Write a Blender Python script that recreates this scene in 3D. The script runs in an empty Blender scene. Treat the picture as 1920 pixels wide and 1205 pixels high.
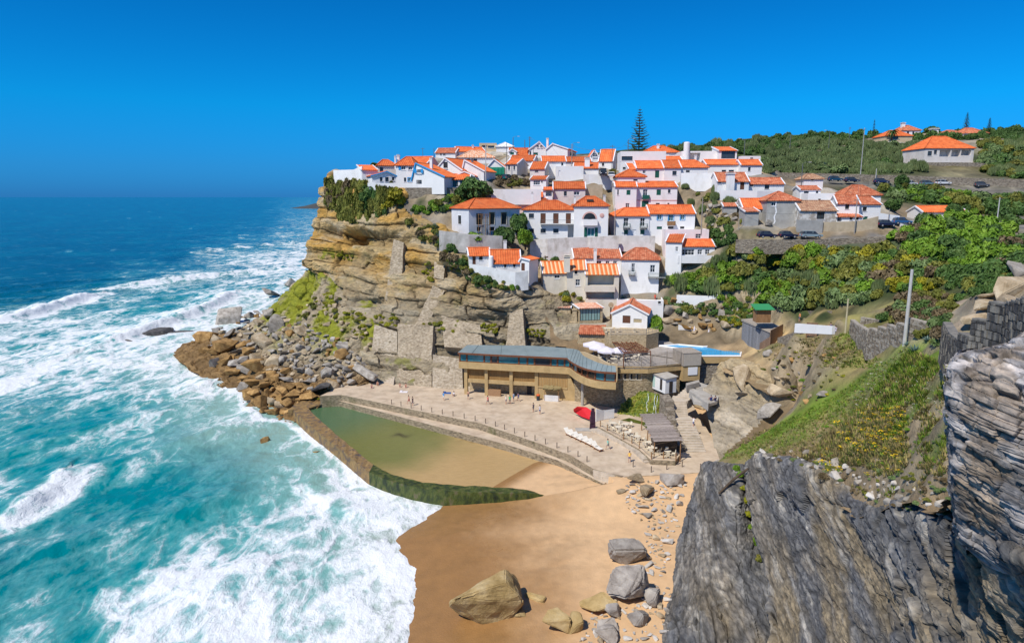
import bpy, bmesh, math, random
import numpy as np
from mathutils import Vector, Matrix
from mathutils.bvhtree import BVHTree
random.seed(7); RNG = np.random.default_rng(7)
C = bpy.context.scene.collection
SC = bpy.context.scene
# ------------------------------------------------------------------ camera, sky, sun, exposure
F = 1280.0; CX = 960.0; CY = 602.5; HZ = 369.0; H0 = 43.0
PITCH = math.atan((CY-HZ)/F); SP, CP = math.sin(PITCH), math.cos(PITCH)
cam_d = bpy.data.cameras.new('camera'); cam = bpy.data.objects.new('camera', cam_d); C.objects.link(cam)
cam.location = (0, 0, H0); cam.rotation_euler = (math.pi/2-PITCH, 0, 0)
cam_d.sensor_fit = 'HORIZONTAL'; cam_d.sensor_width = 36.0; cam_d.lens = 24.0
cam_d.clip_start = 0.5; cam_d.clip_end = 120000
SC.camera = cam
SUN_EL, SUN_AZ = math.radians(52), math.radians(42)      # azimuth: left of straight behind the camera
SUN_DIR = Vector((-math.sin(SUN_AZ)*math.cos(SUN_EL), -math.cos(SUN_AZ)*math.cos(SUN_EL), math.sin(SUN_EL)))
W = bpy.data.worlds.new('World'); SC.world = W; W.use_nodes = True
nt = W.node_tree; bg = nt.nodes['Background']
sky = nt.nodes.new('ShaderNodeTexSky'); sky.sky_type = 'NISHITA'; sky.sun_disc = False
sky.sun_elevation = SUN_EL; sky.sun_rotation = math.atan2(SUN_DIR.x, SUN_DIR.y)
sky.altitude = 0; sky.air_density = 1.0; sky.dust_density = 0.25; sky.ozone_density = 3.0
# clear polarised air: the sky's own colour filtered by height above the horizon, the same all the way round
tc = nt.nodes.new('ShaderNodeTexCoord'); sx = nt.nodes.new('ShaderNodeSeparateXYZ'); nt.links.new(tc.outputs['Generated'], sx.inputs[0])
cr_ = nt.nodes.new('ShaderNodeValToRGB'); ce = cr_.color_ramp.elements
ce[0].position = 0.0; ce[0].color = (.035, .27, .93, 1); ce[1].position = .45; ce[1].color = (.15, .46, .86, 1)
x = ce.new(.04); x.color = (.035, .34, .92, 1); x = ce.new(.12); x.color = (.01, .50, .98, 1); x = ce.new(.26); x.color = (.006, .42, .86, 1)
mxs = nt.nodes.new('ShaderNodeMix'); mxs.data_type = 'RGBA'; mxs.blend_type = 'MULTIPLY'; mxs.inputs[0].default_value = 1
nt.links.new(sx.outputs['Z'], cr_.inputs[0]); nt.links.new(sky.outputs[0], mxs.inputs[6]); nt.links.new(cr_.outputs[0], mxs.inputs[7]); nt.links.new(mxs.outputs[2], bg.inputs['Color'])
bg.inputs['Strength'].default_value = 0.13
sl = bpy.data.lights.new('sun', 'SUN'); sl.energy = 4.7; sl.angle = math.radians(0.53); sl.color = (1.0, 0.95, 0.86)
sun = bpy.data.objects.new('sun', sl); C.objects.link(sun); sun.rotation_euler = SUN_DIR.to_track_quat('Z', 'Y').to_euler()
SC.view_settings.view_transform = 'Standard'; SC.view_settings.look = 'None'
SC.view_settings.exposure = 0.0; SC.view_settings.gamma = 1.0; SC.view_settings.use_curve_mapping = False
# ------------------------------------------------------------------ picture coordinates <-> world
def ray(px, py):
 a = (px-CX)/F; b = (py-CY)/F
 return np.array((a, CP - b*SP, -(b*CP + SP)))
CAMP = np.array((0.0, 0.0, H0))
def P(px, py, d): return CAMP + ray(px, py)*d
def PZ(px, py, z):
 r = ray(px, py); return CAMP + r*((z-H0)/r[2])
def proj(p):
 p = np.asarray(p, float) - CAMP
 zc = p[..., 1]*CP - p[..., 2]*SP; yc = -p[..., 1]*SP - p[..., 2]*CP
 return CX + F*p[..., 0]/zc, CY + F*yc/zc, zc
# ------------------------------------------------------------------ noise
_r = np.random.default_rng(3); PERM = _r.permutation(256); PERM = np.concatenate([PERM, PERM, PERM])
GR = _r.normal(size=(256, 3)); GR /= np.linalg.norm(GR, axis=1)[:, None]
def perlin(p):
 p = np.asarray(p, float); i = np.floor(p).astype(np.int64); f = p - i; i &= 255
 u = f*f*f*(f*(f*6-15)+10); out = np.zeros(len(p))
 for dx in (0, 1):
  for dy in (0, 1):
   for dz in (0, 1):
    h = PERM[PERM[PERM[(i[:, 0]+dx) & 255]+((i[:, 1]+dy) & 255)]+((i[:, 2]+dz) & 255)]
    g = GR[h]
    w = (u[:, 0] if dx else 1-u[:, 0])*(u[:, 1] if dy else 1-u[:, 1])*(u[:, 2] if dz else 1-u[:, 2])
    out += w*(g[:, 0]*(f[:, 0]-dx)+g[:, 1]*(f[:, 1]-dy)+g[:, 2]*(f[:, 2]-dz))
 return out*1.5
def fbm(p, o=5, g=.5, l=2.03):
 a = 1.0; s = np.zeros(len(p)); p = np.array(p, float)
 for k in range(o):
  s += a*perlin(p + k*17.3); a *= g; p = p*l
 return s
def ridged(p, o=4):
 a = 1.0; s = np.zeros(len(p)); p = np.array(p, float)
 for k in range(o):
  s += a*(1-2*np.abs(perlin(p + k*11.7))); a *= .5; p = p*2.07
 return s
def worley(p):
 """distance to nearest / second nearest cell point and a random value per cell"""
 p = np.asarray(p, float); i = np.floor(p).astype(np.int64)
 d1 = np.full(len(p), 9.0); d2 = d1.copy(); idv = np.zeros(len(p))
 for dx in (-1, 0, 1):
  for dy in (-1, 0, 1):
   for dz in (-1, 0, 1):
    c = i + (dx, dy, dz); h = PERM[PERM[PERM[c[:, 0] & 255]+(c[:, 1] & 255)]+(c[:, 2] & 255)]
    q = c + .5 + GR[h]*.55; d = np.linalg.norm(p-q, axis=1)
    n = d < d1
    d2 = np.where(n, d1, np.minimum(d2, d)); idv = np.where(n, h/255., idv); d1 = np.where(n, d, d1)
 return d1, d2, idv
def sstep(a, b, x):
 t = np.clip((x-a)/(b-a), 0, 1); return t*t*(3-2*t)
# ------------------------------------------------------------------ materials
MATS = {}
def mat(name, cols, scale=.3, rough=.85, bump=0, bscale=2., stretch=(1, 1, 1), spec=.3, attr=None, rnd=0., detail=6, metal=0,
  vattr=None, dirt=None, dscale=.25, dlo=.5, dhi=.75, bstretch=None, contrast=(.3, .7), vor=0, vscale=1.):
 if name in MATS: return MATS[name]
 m = bpy.data.materials.new(name); m.use_nodes = True; n = m.node_tree.nodes; l = m.node_tree.links
 b = n['Principled BSDF']; b.inputs['Roughness'].default_value = rough; b.inputs['Specular IOR Level'].default_value = spec
 b.inputs['Metallic'].default_value = metal
 geo = n.new('ShaderNodeNewGeometry')
 def mapped(st):
  mp = n.new('ShaderNodeMapping'); mp.inputs['Scale'].default_value = st
  if vattr: va = n.new('ShaderNodeAttribute'); va.attribute_name = vattr; l.new(va.outputs['Vector'], mp.inputs[0])
  else: l.new(geo.outputs['Position'], mp.inputs[0])
  return mp.outputs[0]
 vec = mapped(stretch)
 col = None
 if len(cols) == 1 and attr is None:
  rgb = n.new('ShaderNodeRGB'); rgb.outputs[0].default_value = (*cols[0], 1); col = rgb.outputs[0]
 if len(cols) > 1:
  nz = n.new('ShaderNodeTexNoise'); nz.inputs['Scale'].default_value = scale; nz.inputs['Detail'].default_value = detail; nz.inputs['Roughness'].default_value = .62
  l.new(vec, nz.inputs['Vector']); rp = n.new('ShaderNodeValToRGB'); e = rp.color_ramp.elements
  lo, hi = contrast
  e[0].position = lo; e[0].color = (*cols[0], 1); e[1].position = hi; e[1].color = (*cols[-1], 1)
  for k in range(1, len(cols)-1):
   x = e.new(lo+(hi-lo)*k/(len(cols)-1)); x.color = (*cols[k], 1)
  l.new(nz.outputs[0], rp.inputs[0]); col = rp.outputs[0]
 if attr:
  at = n.new('ShaderNodeAttribute'); at.attribute_name = attr
  if col is None: col = at.outputs['Color']
  else:
   mx = n.new('ShaderNodeMix'); mx.data_type = 'RGBA'; mx.blend_type = 'MULTIPLY'; mx.inputs[0].default_value = 1
   l.new(at.outputs['Color'], mx.inputs[6]); l.new(col, mx.inputs[7]); col = mx.outputs[2]
 if dirt:
  nz = n.new('ShaderNodeTexNoise'); nz.inputs['Scale'].default_value = dscale; nz.inputs['Detail'].default_value = 8; nz.inputs['Roughness'].default_value = .7
  l.new(mapped((1, 1, .45)), nz.inputs['Vector']); mr = n.new('ShaderNodeMapRange'); mr.inputs[1].default_value = dlo; mr.inputs[2].default_value = dhi
  l.new(nz.outputs[0], mr.inputs[0]); mx = n.new('ShaderNodeMix'); mx.data_type = 'RGBA'; l.new(mr.outputs[0], mx.inputs[0])
  l.new(col, mx.inputs[6]); mx.inputs[7].default_value = (*dirt, 1); col = mx.outputs[2]
 if rnd:
  oi = n.new('ShaderNodeObjectInfo'); hv = n.new('ShaderNodeHueSaturation'); mr = n.new('ShaderNodeMapRange')
  mr.inputs[3].default_value = 1-rnd; mr.inputs[4].default_value = 1+rnd; l.new(oi.outputs['Random'], mr.inputs[0]); l.new(mr.outputs[0], hv.inputs['Value'])
  l.new(col, hv.inputs['Color']); col = hv.outputs[0]
 l.new(col, b.inputs['Base Color'])
 if bump:
  vb = mapped(bstretch or stretch)
  nz = n.new('ShaderNodeTexNoise'); nz.inputs['Scale'].default_value = bscale; nz.inputs['Detail'].default_value = 8; nz.inputs['Roughness'].default_value = .65
  l.new(vb, nz.inputs['Vector']); h = nz.outputs[0]
  if vor:
   vo = n.new('ShaderNodeTexVoronoi'); vo.feature = 'DISTANCE_TO_EDGE'; vo.inputs['Scale'].default_value = vscale; l.new(vb, vo.inputs['Vector'])
   mm = n.new('ShaderNodeMath'); mm.operation = 'MINIMUM'; mm.inputs[1].default_value = .12; l.new(vo.outputs[0], mm.inputs[0])
   ma = n.new('ShaderNodeMath'); ma.operation = 'MULTIPLY_ADD'; ma.inputs[1].default_value = vor; l.new(mm.outputs[0], ma.inputs[0]); l.new(h, ma.inputs[2]); h = ma.outputs[0]
  bp = n.new('ShaderNodeBump'); bp.inputs['Strength'].default_value = 1; bp.inputs['Distance'].default_value = bump
  l.new(h, bp.inputs['Height']); l.new(bp.outputs[0], b.inputs['Normal'])
 MATS[name] = m; return m
# ------------------------------------------------------------------ mesh building
class MB:
 def __init__(s): s.v = []; s.f = []; s.m = []
 def add(s, vs, fs, m=0):
  o = len(s.v); s.v += [tuple(map(float, v)) for v in vs]; s.f += [tuple(i+o for i in f) for f in fs]; s.m += [m]*len(fs); return s
 def box(s, c, size, u=(1, 0, 0), v=(0, 1, 0), m=0, taper=1.0):
  u = np.array(u, float); v = np.array(v, float); w = np.cross(u, v); c = np.array(c, float); a, b, h = np.array(size)/2.
  vs = []
  for k in (-1, 1):
   t = 1 if k < 0 else taper
   for i, j in ((-1, -1), (1, -1), (1, 1), (-1, 1)): vs.append(c+u*a*i*t+v*b*j*t+w*h*k)
  return s.add(vs, [(3, 2, 1, 0), (4, 5, 6, 7), (0, 1, 5, 4), (1, 2, 6, 5), (2, 3, 7, 6), (3, 0, 4, 7)], m)
 def prism(s, poly, z0, z1, m=0):
  n = len(poly); zs0 = z0 if hasattr(z0, '__len__') else [z0]*n; zs1 = z1 if hasattr(z1, '__len__') else [z1]*n
  vs = [(p[0], p[1], zs0[i]) for i, p in enumerate(poly)] + [(p[0], p[1], zs1[i]) for i, p in enumerate(poly)]
  area = sum(poly[i][0]*poly[(i+1) % n][1]-poly[(i+1) % n][0]*poly[i][1] for i in range(n))
  top = tuple(range(n, 2*n)); bot = tuple(range(n))[::-1]; sd = [(i, (i+1) % n, n+(i+1) % n, n+i) for i in range(n)]
  if area < 0: top = top[::-1]; bot = bot[::-1]; sd = [q[::-1] for q in sd]
  return s.add(vs, [top, bot]+sd, m)
 def slab(s, top, off, m=0):
  """polygon (list of 3D) thickened by vector off"""
  n = len(top); top = [np.array(p, float) for p in top]; off = np.array(off, float)
  vs = top+[p+off for p in top]
  return s.add(vs, [tuple(range(n)), tuple(range(n, 2*n))[::-1]]+[(i, n+i, n+(i+1) % n, (i+1) % n) for i in range(n)], m)
 def tube(s, path, r, n=6, m=0, cap=True):
  path = [np.array(p, float) for p in path]; k = len(path); rr = r if hasattr(r, '__len__') else [r]*k; vs = []; fs = []
  for i, p in enumerate(path):
   t = path[min(i+1, k-1)]-path[max(i-1, 0)]; t = t/(np.linalg.norm(t)+1e-9)
   a = np.cross(t, (0, 0, 1) if abs(t[2]) < .9 else (1, 0, 0)); a /= np.linalg.norm(a); b = np.cross(t, a)
   for j in range(n):
    th = 2*math.pi*j/n; vs.append(p+rr[i]*(a*math.cos(th)+b*math.sin(th)))
  for i in range(k-1):
   for j in range(n): fs.append((i*n+j, i*n+(j+1) % n, (i+1)*n+(j+1) % n, (i+1)*n+j))
  if cap: fs += [tuple(range(n)), tuple(range((k-1)*n, k*n))[::-1]]
  return s.add(vs, fs, m)
 def lathe(s, c, prof, n=12, m=0):
  c = np.array(c, float); vs = []; fs = []
  for r, z in prof:
   for j in range(n): vs.append(c+(r*math.cos(2*math.pi*j/n), r*math.sin(2*math.pi*j/n), z))
  for i in range(len(prof)-1):
   for j in range(n): fs.append((i*n+j, i*n+(j+1) % n, (i+1)*n+(j+1) % n, (i+1)*n+j))
  fs += [tuple(range(n))[::-1], tuple(range((len(prof)-1)*n, len(prof)*n))]
  return s.add(vs, fs, m)
 def mesh(s, name, mats, smooth=False):
  me = bpy.data.meshes.new(name); me.from_pydata(s.v, [], s.f)
  for x in (mats if isinstance(mats, (list, tuple)) else [mats]): me.materials.append(x)
  if any(s.m): me.polygons.foreach_set('material_index', s.m)
  if smooth: me.polygons.foreach_set('use_smooth', [True]*len(me.polygons))
  me.update(); return me
 def build(s, name, mats, parent=None, smooth=False, **k):
  return link(name, s.mesh(name, mats, smooth), parent, **k)
def link(name, me, parent=None, label=None, cat=None, group=None, kind=None, loc=None, rz=0):
 o = bpy.data.objects.new(name, me); C.objects.link(o)
 if parent is not None:
  o.parent = parent
  if 'world' in parent: o.matrix_parent_inverse = Matrix.Translation(-Vector(parent['world']))
 if loc is not None: o.location = loc
 if rz: o.rotation_euler = (0, 0, rz)
 tag(o, label, cat, group, kind); return o
def tag(o, label=None, cat=None, group=None, kind=None):
 if label: o['label'] = label
 if cat: o['category'] = cat
 if group: o['group'] = group
 if kind: o['kind'] = kind
 return o
def thing(name, label, cat, loc, group=None):
 """Empty at the base of a thing whose parts are built in world coordinates"""
 o = bpy.data.objects.new(name, None); C.objects.link(o); o.location = [float(x) for x in loc]; o['world'] = [float(x) for x in loc]
 return tag(o, label, cat, group)
def proto(name, label, cat, group=None):
 o = bpy.data.objects.new(name, None); C.objects.link(o); return tag(o, label, cat, group)
def copy_tree(o, parent=None):
 c = o.copy(); C.objects.link(c)
 if parent is not None: c.parent = parent
 for ch in o.children: copy_tree(ch, c)
 return c
def place(o, loc, rz=0, sc=1.0, label=None, group=None):
 o.location = [float(x) for x in loc]; o.rotation_euler = (0, 0, rz); o.scale = (sc, sc, sc) if not hasattr(sc, '__len__') else sc
 if label: o['label'] = label
 if group: o['group'] = group
 return o
def grid_mesh(name, pts, mats, closed_u=False, attrs=None, smooth=True, mask=None, flip=False):
 """pts: (nv, nu, 3) array"""
 nv, nu = pts.shape[:2]; idx = np.arange(nv*nu).reshape(nv, nu)
 q = np.stack([idx[:-1, :-1], idx[:-1, 1:], idx[1:, 1:], idx[1:, :-1]], -1).reshape(-1, 4)
 if mask is not None:
  mk = mask.reshape(-1); q = q[mk[q].all(1)]
  used = np.unique(q); remap = np.zeros(nv*nu, np.int64); remap[used] = np.arange(len(used)); q = remap[q]
 else: used = np.arange(nv*nu)
 if flip: q = q[:, ::-1]
 v = pts.reshape(-1, 3)[used]
 me = bpy.data.meshes.new(name); me.vertices.add(len(v)); me.vertices.foreach_set('co', v.astype(np.float32).ravel())
 me.loops.add(len(q)*4); me.loops.foreach_set('vertex_index', q.astype(np.int32).ravel())
 me.polygons.add(len(q)); me.polygons.foreach_set('loop_start', np.arange(0, len(q)*4, 4, dtype=np.int32))
 me.polygons.foreach_set('loop_total', np.full(len(q), 4, np.int32)); me.polygons.foreach_set('use_smooth', np.full(len(q), smooth, bool))
 for k, a in (attrs or {}).items():
  a = a.reshape(nv*nu, -1)[used]
  if a.shape[1] == 1: at = me.attributes.new(k, 'FLOAT', 'POINT'); at.data.foreach_set('value', a.astype(np.float32).ravel())
  else:
   at = me.attributes.new(k, 'FLOAT_COLOR', 'POINT'); at.data.foreach_set('color', np.concatenate([a, np.ones((len(a), 1))], 1).astype(np.float32).ravel())
 me.update(calc_edges=True); me.validate()
 for x in (mats if isinstance(mats, (list, tuple)) else [mats]): me.materials.append(x)
 GROUND.append((v, q)); return me
GROUND = []
def catmull(pts, n):
 """resample control points (k,3) to n points by a Catmull-Rom curve"""
 p = np.asarray(pts, float); k = len(p); p = np.concatenate([2*p[:1]-p[1:2], p, 2*p[-1:]-p[-2:-1]])
 t = np.linspace(0, k-1, n); i = np.minimum(t.astype(int), k-2); f = (t-i)[:, None]
 a, b, c, d = p[i], p[i+1], p[i+2], p[i+3]
 return .5*(2*b+(c-a)*f+(2*a-5*b+4*c-d)*f*f+(3*b-a-3*c+d)*f**3)
def loft(cols, nu, nv):
 """columns of control points (each any length) -> (nv, nu, 3)"""
 cs = np.stack([catmull(c, nv) for c in cols]); return np.stack([catmull(cs[:, j], nu) for j in range(nv)])
def normals(g):
 du = np.gradient(g, axis=1); dv = np.gradient(g, axis=0); n = np.cross(du, dv); return n/(np.linalg.norm(n, axis=2, keepdims=True)+1e-9)
def densify(poly, step, closed=True):
 out = []; n = len(poly)
 for i in range(n if closed else n-1):
  a = np.array(poly[i], float); b = np.array(poly[(i+1) % n], float); k = max(1, int(np.linalg.norm(b-a)/step))
  for j in range(k): out.append(a+(b-a)*j/k)
 if not closed: out.append(np.array(poly[-1], float))
 return out
def inside(poly, x, y):
 x = np.asarray(x); y = np.asarray(y); r = np.zeros(x.shape, bool); n = len(poly)
 for i in range(n):
  x0, y0 = poly[i][:2]; x1, y1 = poly[(i+1) % n][:2]
  c = ((y0 > y) != (y1 > y)) & (x < (x1-x0)*(y-y0)/((y1-y0) if y1 != y0 else 1e-9)+x0); r ^= c
 return r
def pdist(poly, x, y, closed=False):
 """distance to polyline"""
 x = np.asarray(x, float); y = np.asarray(y, float); d = np.full(x.shape, 1e9); n = len(poly)
 for i in range(n if closed else n-1):
  ax, ay = poly[i][:2]; bx, by = poly[(i+1) % n][:2]; L = (bx-ax)**2+(by-ay)**2+1e-12
  t = np.clip(((x-ax)*(bx-ax)+(y-ay)*(by-ay))/L, 0, 1); d = np.minimum(d, np.hypot(x-ax-t*(bx-ax), y-ay-t*(by-ay)))
 return d
CR = {'A1': (560, 180, 4.635), 'A2': (840, 240, 6.027), 'A3': (1100, 180, 5.02), 'A4': (1400, 200, 3.692), 'A5': (820, 340, 5.476), 'A6': (1040, 340, 4.633),
 'A7': (1220, 300, 4.016), 'A8': (1560, 380, 4.016), 'B1': (840, 540, 5.02), 'B2': (1020, 540, 5.476), 'B3': (1180, 540, 4.634), 'B4': (1000, 720, 5.333), 'B5': (660, 660, 4.8), '0': (0, 0, 1)}
def cr(c, x, y): a = CR[c]; return a[0]+x/a[2], a[1]+y/a[2]
# ------------------------------------------------------------------ houses: facades read in crop coordinates, each at its own distance
HOUSES = []; GPTS = []; WALLS = []
def plane_frame(px, py, d, yaw):
 A = P(px, py, d); u = np.array((math.cos(yaw), math.sin(yaw), 0)); w = np.array((-math.sin(yaw), math.cos(yaw), 0)); return A, u, w
def hit_plane(px, py, A, w, off=0.):
 r = ray(px, py); k = np.dot(A+w*off-CAMP, w)/np.dot(r, w); return CAMP+r*k
def house(name, label, c, x0, x1, yt, yb, d, yaw=0, L=8, roof=('gx', None), wins=(), wm='white', rm='tile', chim=(), balc=(), ext=2.5, cat='house', verge=True, group='houses of the cliff village', gp=True, side=(), ytr=None):
 if d < 162: ext = max(ext, 4.5)
 h = dict(locals()); yaw = math.radians(yaw)
 p0 = cr(c, x0, yb); p1 = cr(c, x1, yb); A, u, w = plane_frame(*p0, d, yaw)
 def Fp(x, y, off=0.):
  q = hit_plane(*cr(c, x, y), A, w, off); return float(np.dot(q-A, u)), float(q[2]-A[2])
 h.update(A=A, u=u, w=w, W=Fp(x1, yb)[0], H=Fp(x0, yt)[1], Fp=Fp, yaw=yaw); HOUSES.append(h)
 if gp:
  Wd = h['W']
  for s in np.linspace(0, Wd, max(2, int(Wd/5)+1)):
   for t in (0.0, L*.5, L):
    q = A+u*s+w*t; GPTS.append((q[0], q[1], A[2]-.15, 'W' if t == 0 else 'S'))
 return h
def wall(name, label, pts, mat_, th=.5, c='0', cat='wall', cap=None, gp=True, ext=1.6, group=None, back=True, bcol='S', fcol='S', stones=False):
 """pts: (x, ytop, ybottom, d)"""
 pp = []
 for x, yt, yb, d in pts:
  b = P(*cr(c, x, yb), d); t = hit_plane(*cr(c, x, yt), b, np.array((0, 1., 0))); pp.append((b, t[2]))
 WALLS.append(dict(name=name, label=label, pp=pp, mat=mat_, th=th, cat=cat, cap=cap, ext=ext, group=group, stones=stones))
 if gp:
  for i in range(len(pp)):
   b, tz = pp[i]; a = pp[max(i-1, 0)][0]; e = pp[min(i+1, len(pp)-1)][0]; t = (e-a)[:2]; n = np.array((-t[1], t[0]))/(np.linalg.norm(t)+1e-9)
   if n[1] < 0: n = -n
   GPTS.append((b[0]-n[0]*.8, b[1]-n[1]*.8, b[2]-.1, fcol))
   if back: GPTS.append((b[0]+n[0]*(th+.8), b[1]+n[1]*(th+.8), tz-.35, bcol))
def gp(col, *pts):
 for x, y, d in pts:
  q = P(x, y, d); GPTS.append((q[0], q[1], q[2], col))
# ---- clifftop cluster
house('house', 'small white house nearest the cliff tip, orange roof edge and blank side wall', 'A1', 553, 690, 640, 745, 176, 20, 9, ('shed', 600), (), chim=())
house('house', 'low white house with blue trimmed gable and three dark windows at the cliff edge', 'A1', 640, 850, 690, 770, 171, 22, 8, ('gy', 765, 655), ((705, 705, 730, 742, 'n'), (752, 705, 783, 745, 'n'), (810, 705, 832, 735, 'n')), verge='blue')
house('house', 'white two storey house with bright blue shutters under a broad hipped roof', 'A1', 848, 1000, 598, 760, 173, -4, 10, ('hip', 530), ((890, 608, 930, 642, 'w', 'L'), (952, 612, 987, 645, 'w'), (915, 710, 935, 745, 'n'), (950, 712, 987, 745, 'b')), chim=((838, 530, 600, 14, .4), (865, 520, 590, 26, .5)))
house('house', 'white gabled house with blue roof edge, blue shutters and a tall white chimney', 'A1', 990, 1265, 700, 765, 170, -22, 9, ('gy', 1005, 582), ((1030, 635, 1066, 670, 'w', 'LR'), (1022, 730, 1070, 765, 'o')), chim=((1152, 545, 690, 24, .25),), verge='blue')
house('house', 'small white gabled annexe with a louvred square window above the rubble wall', 'A1', 1120, 1262, 712, 800, 170, 6, 6, ('gy', 1190, 686), ((1172, 722, 1194, 752, 'l'),))
house('house', 'white annexe ending in a dark glazed veranda above the stone wall', 'A1', 1262, 1480, 722, 792, 171, -4, 7, ('gx', 680), ((1275, 735, 1298, 782, 'w'), (1338, 728, 1385, 788, 'n'), (1402, 728, 1440, 788, 'n'), (1450, 728, 1474, 788, 'n')))
house('house', 'grey walled house with an orange hipped roof behind the blue shuttered house', 'A1', 690, 850, 600, 700, 186, 15, 10, ('hip', 555), ((705, 620, 735, 660, 'n'),), wm='pale')
house('house', 'pale pink sided house with broad orange roof just above the blue shuttered house', 'A1', 880, 1110, 590, 640, 184, -12, 11, ('gx', 530), (), wm='pink')
house('house', 'white house with a big gable and one square window on a stone base', 'A1', 1185, 1420, 645, 690, 182, -28, 10, ('gy', 1275, 540), ((1260, 574, 1295, 626, 'n'),), wm='white')
house('house', 'orange roofed house with a dark slate chimney beside the big gable', 'A1', 1420, 1610, 650, 710, 180, -18, 9, ('gy', 1440, 555), (), chim=((1508, 552, 650, 16, .3),))
house('house', 'low house with an arched white front just behind the dark tree', 'A1', 1365, 1520, 690, 720, 174, -5, 6, ('gy', 1440, 655), ())
house('house', 'small house with brownish red roof alone against the sky, leftmost of the top row', 'A1', 1190, 1362, 492, 530, 222, -8, 8, ('gx', 455), ((1255, 502, 1275, 515, 'n'), (1228, 502, 1244, 515, 'n')), rm='oldtile')
house('house', 'white gabled house with orange roof and a small white chimney at the skyline', 'A1', 1390, 1625, 480, 540, 224, 18, 9, ('gx', 445), (), chim=((1514, 432, 475, 14, .4),))
house('house', 'long low house with mottled cream and orange roof below the skyline', 'A1', 1385, 1700, 530, 580, 212, 4, 10, ('hip', 475), ((1465, 545, 1490, 570, 'n'), (1520, 545, 1550, 570, 'n')), rm='mottle')
house('house', 'tan modern flat roofed house with wide dark windows on the skyline', 'A1', 1570, 1720, 410, 470, 240, 0, 9, ('flat',), ((1590, 430, 1632, 450, 'n'), (1645, 432, 1700, 452, 'n')), wm='tan')
house('pavilion', 'white pyramid shaped pavilion roof on the skyline', 'A2', 545, 738, 208, 260, 238, 0, 10, ('pyr', 165), (), rm='white', cat='pavilion')
house('house', 'white gabled building with dark green netting hung across its front', 'A2', 440, 640, 440, 540, 190, -6, 10, ('gy', 520, 350), (), balc=())
house('house', 'tan sided house with orange roof to the right of the green netting', 'A2', 650, 780, 405, 500, 186, -20, 9, ('gx', 350), ((680, 425, 700, 475, 'n'), (740, 432, 758, 475, 'n')), wm='pale')
house('house', 'white house with a pale gabled dormer and one dark green window', 'A2', 685, 915, 305, 320, 222, 0, 9, ('gx', 228), ())
house('house', 'gabled white dormer house front with a square green window', 'A2', 687, 770, 262, 308, 216, -5, 6, ('gy', 725, 235), ((702, 272, 745, 303, 'g'),))
house('house', 'left half of the large white twin gabled house on the skyline', 'A2', 918, 1108, 235, 325, 212, 0, 12, ('gy', 1030, 155), ((1000, 200, 1025, 216, 'n'), (1040, 200, 1065, 216, 'n'), (968, 278, 1016, 310, 'g'), (918, 265, 940, 305, 'n')))
house('house', 'right half of the twin gabled house, blank white gable and long orange side roof', 'A2', 1112, 1350, 235, 330, 209, -14, 17, ('gy', 1182, 176), (), chim=((1125, 125, 200, 22, .6),), side=('r', (.25, .45), (.6, .8)))
house('house', 'long house with an orange roof and pinkish end gable below the twin gables', 'A2', 690, 965, 368, 430, 198, -10, 10, ('gx', 312), ((790, 400, 820, 415, 'n'),))
house('house', 'narrow tower like house with two stepped orange roofs beside the path', 'A2', 925, 1092, 458, 560, 184, -12, 9, ('gx', 385), ((980, 480, 1020, 500, 'n'),), wm='pale')
house('house', 'lower front of the stepped tower house, white with a four pane window', 'A2', 930, 1108, 575, 690, 180.5, -12, 4, ('shed', 540), ((965, 590, 1040, 645, 'W'), (1052, 597, 1070, 615, 'n')), wm='white')
house('house', 'long white house with three small dark windows and a garage in the top village', 'A2', 1060, 1330, 372, 560, 190, 0, 9, ('gx', 320), ((1070, 385, 1096, 416, 'w'), (1280, 390, 1302, 426, 'n'), (1090, 476, 1116, 516, 'n'), (1220, 482, 1236, 545, 'd'), (1290, 485, 1340, 525, 'l')))
house('house', 'white flat roofed terrace block with a roof railing', 'A2', 1215, 1530, 432, 570, 186, -3, 7, ('flat',), ((1250, 482, 1270, 545, 'l'),))
house('house', 'white house with orange roof and a thick white chimney above the van', 'A2', 1415, 1700, 452, 530, 190, -8, 9, ('gx', 395), ((1650, 410, 1700, 470, 'l'),), chim=((1575, 345, 450, 55, .15),))
house('house', 'upper orange roof strip behind the thick white chimney', 'A2', 1310, 1620, 375, 430, 200, 0, 8, ('gx', 330), ())
house('house', 'dormer house with a pale arched dormer window at the right of the twin gables', 'A2', 1600, 1705, 325, 345, 204, 0, 8, ('gy', 1655, 245), ((1632, 280, 1692, 326, 'w'),))
house('house', 'steep orange roof of the white house beside the pale dormer', 'A2', 1700, 1860, 370, 470, 203, -16, 9, ('gx', 245), ((1740, 395, 1765, 430, 'n'),), chim=())
house('house', 'white house in half shade with orange roof and two small windows behind the front row', 'A2', 1190, 1550, 680, 805, 172, -3, 9, ('gx', 610), ((1310, 717, 1342, 768, 'n'), (1422, 717, 1486, 760, 'W')), wm='pale')  # half shade put into the wall colour, pale in place of white
house('house', 'small lean-to with orange roof and shaded open porch', 'A2', 1075, 1182, 695, 772, 171, -3, 6, ('shed', 665), ((1105, 700, 1172, 770, 'o'),))
house('house', 'low back house with an orange roof, a white chimney and a dark roof window', 'A2', 780, 1112, 795, 850, 171, 0, 9, ('gx', 730), (), wm='pink', chim=((953, 722, 830, 24, .0),))
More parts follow.
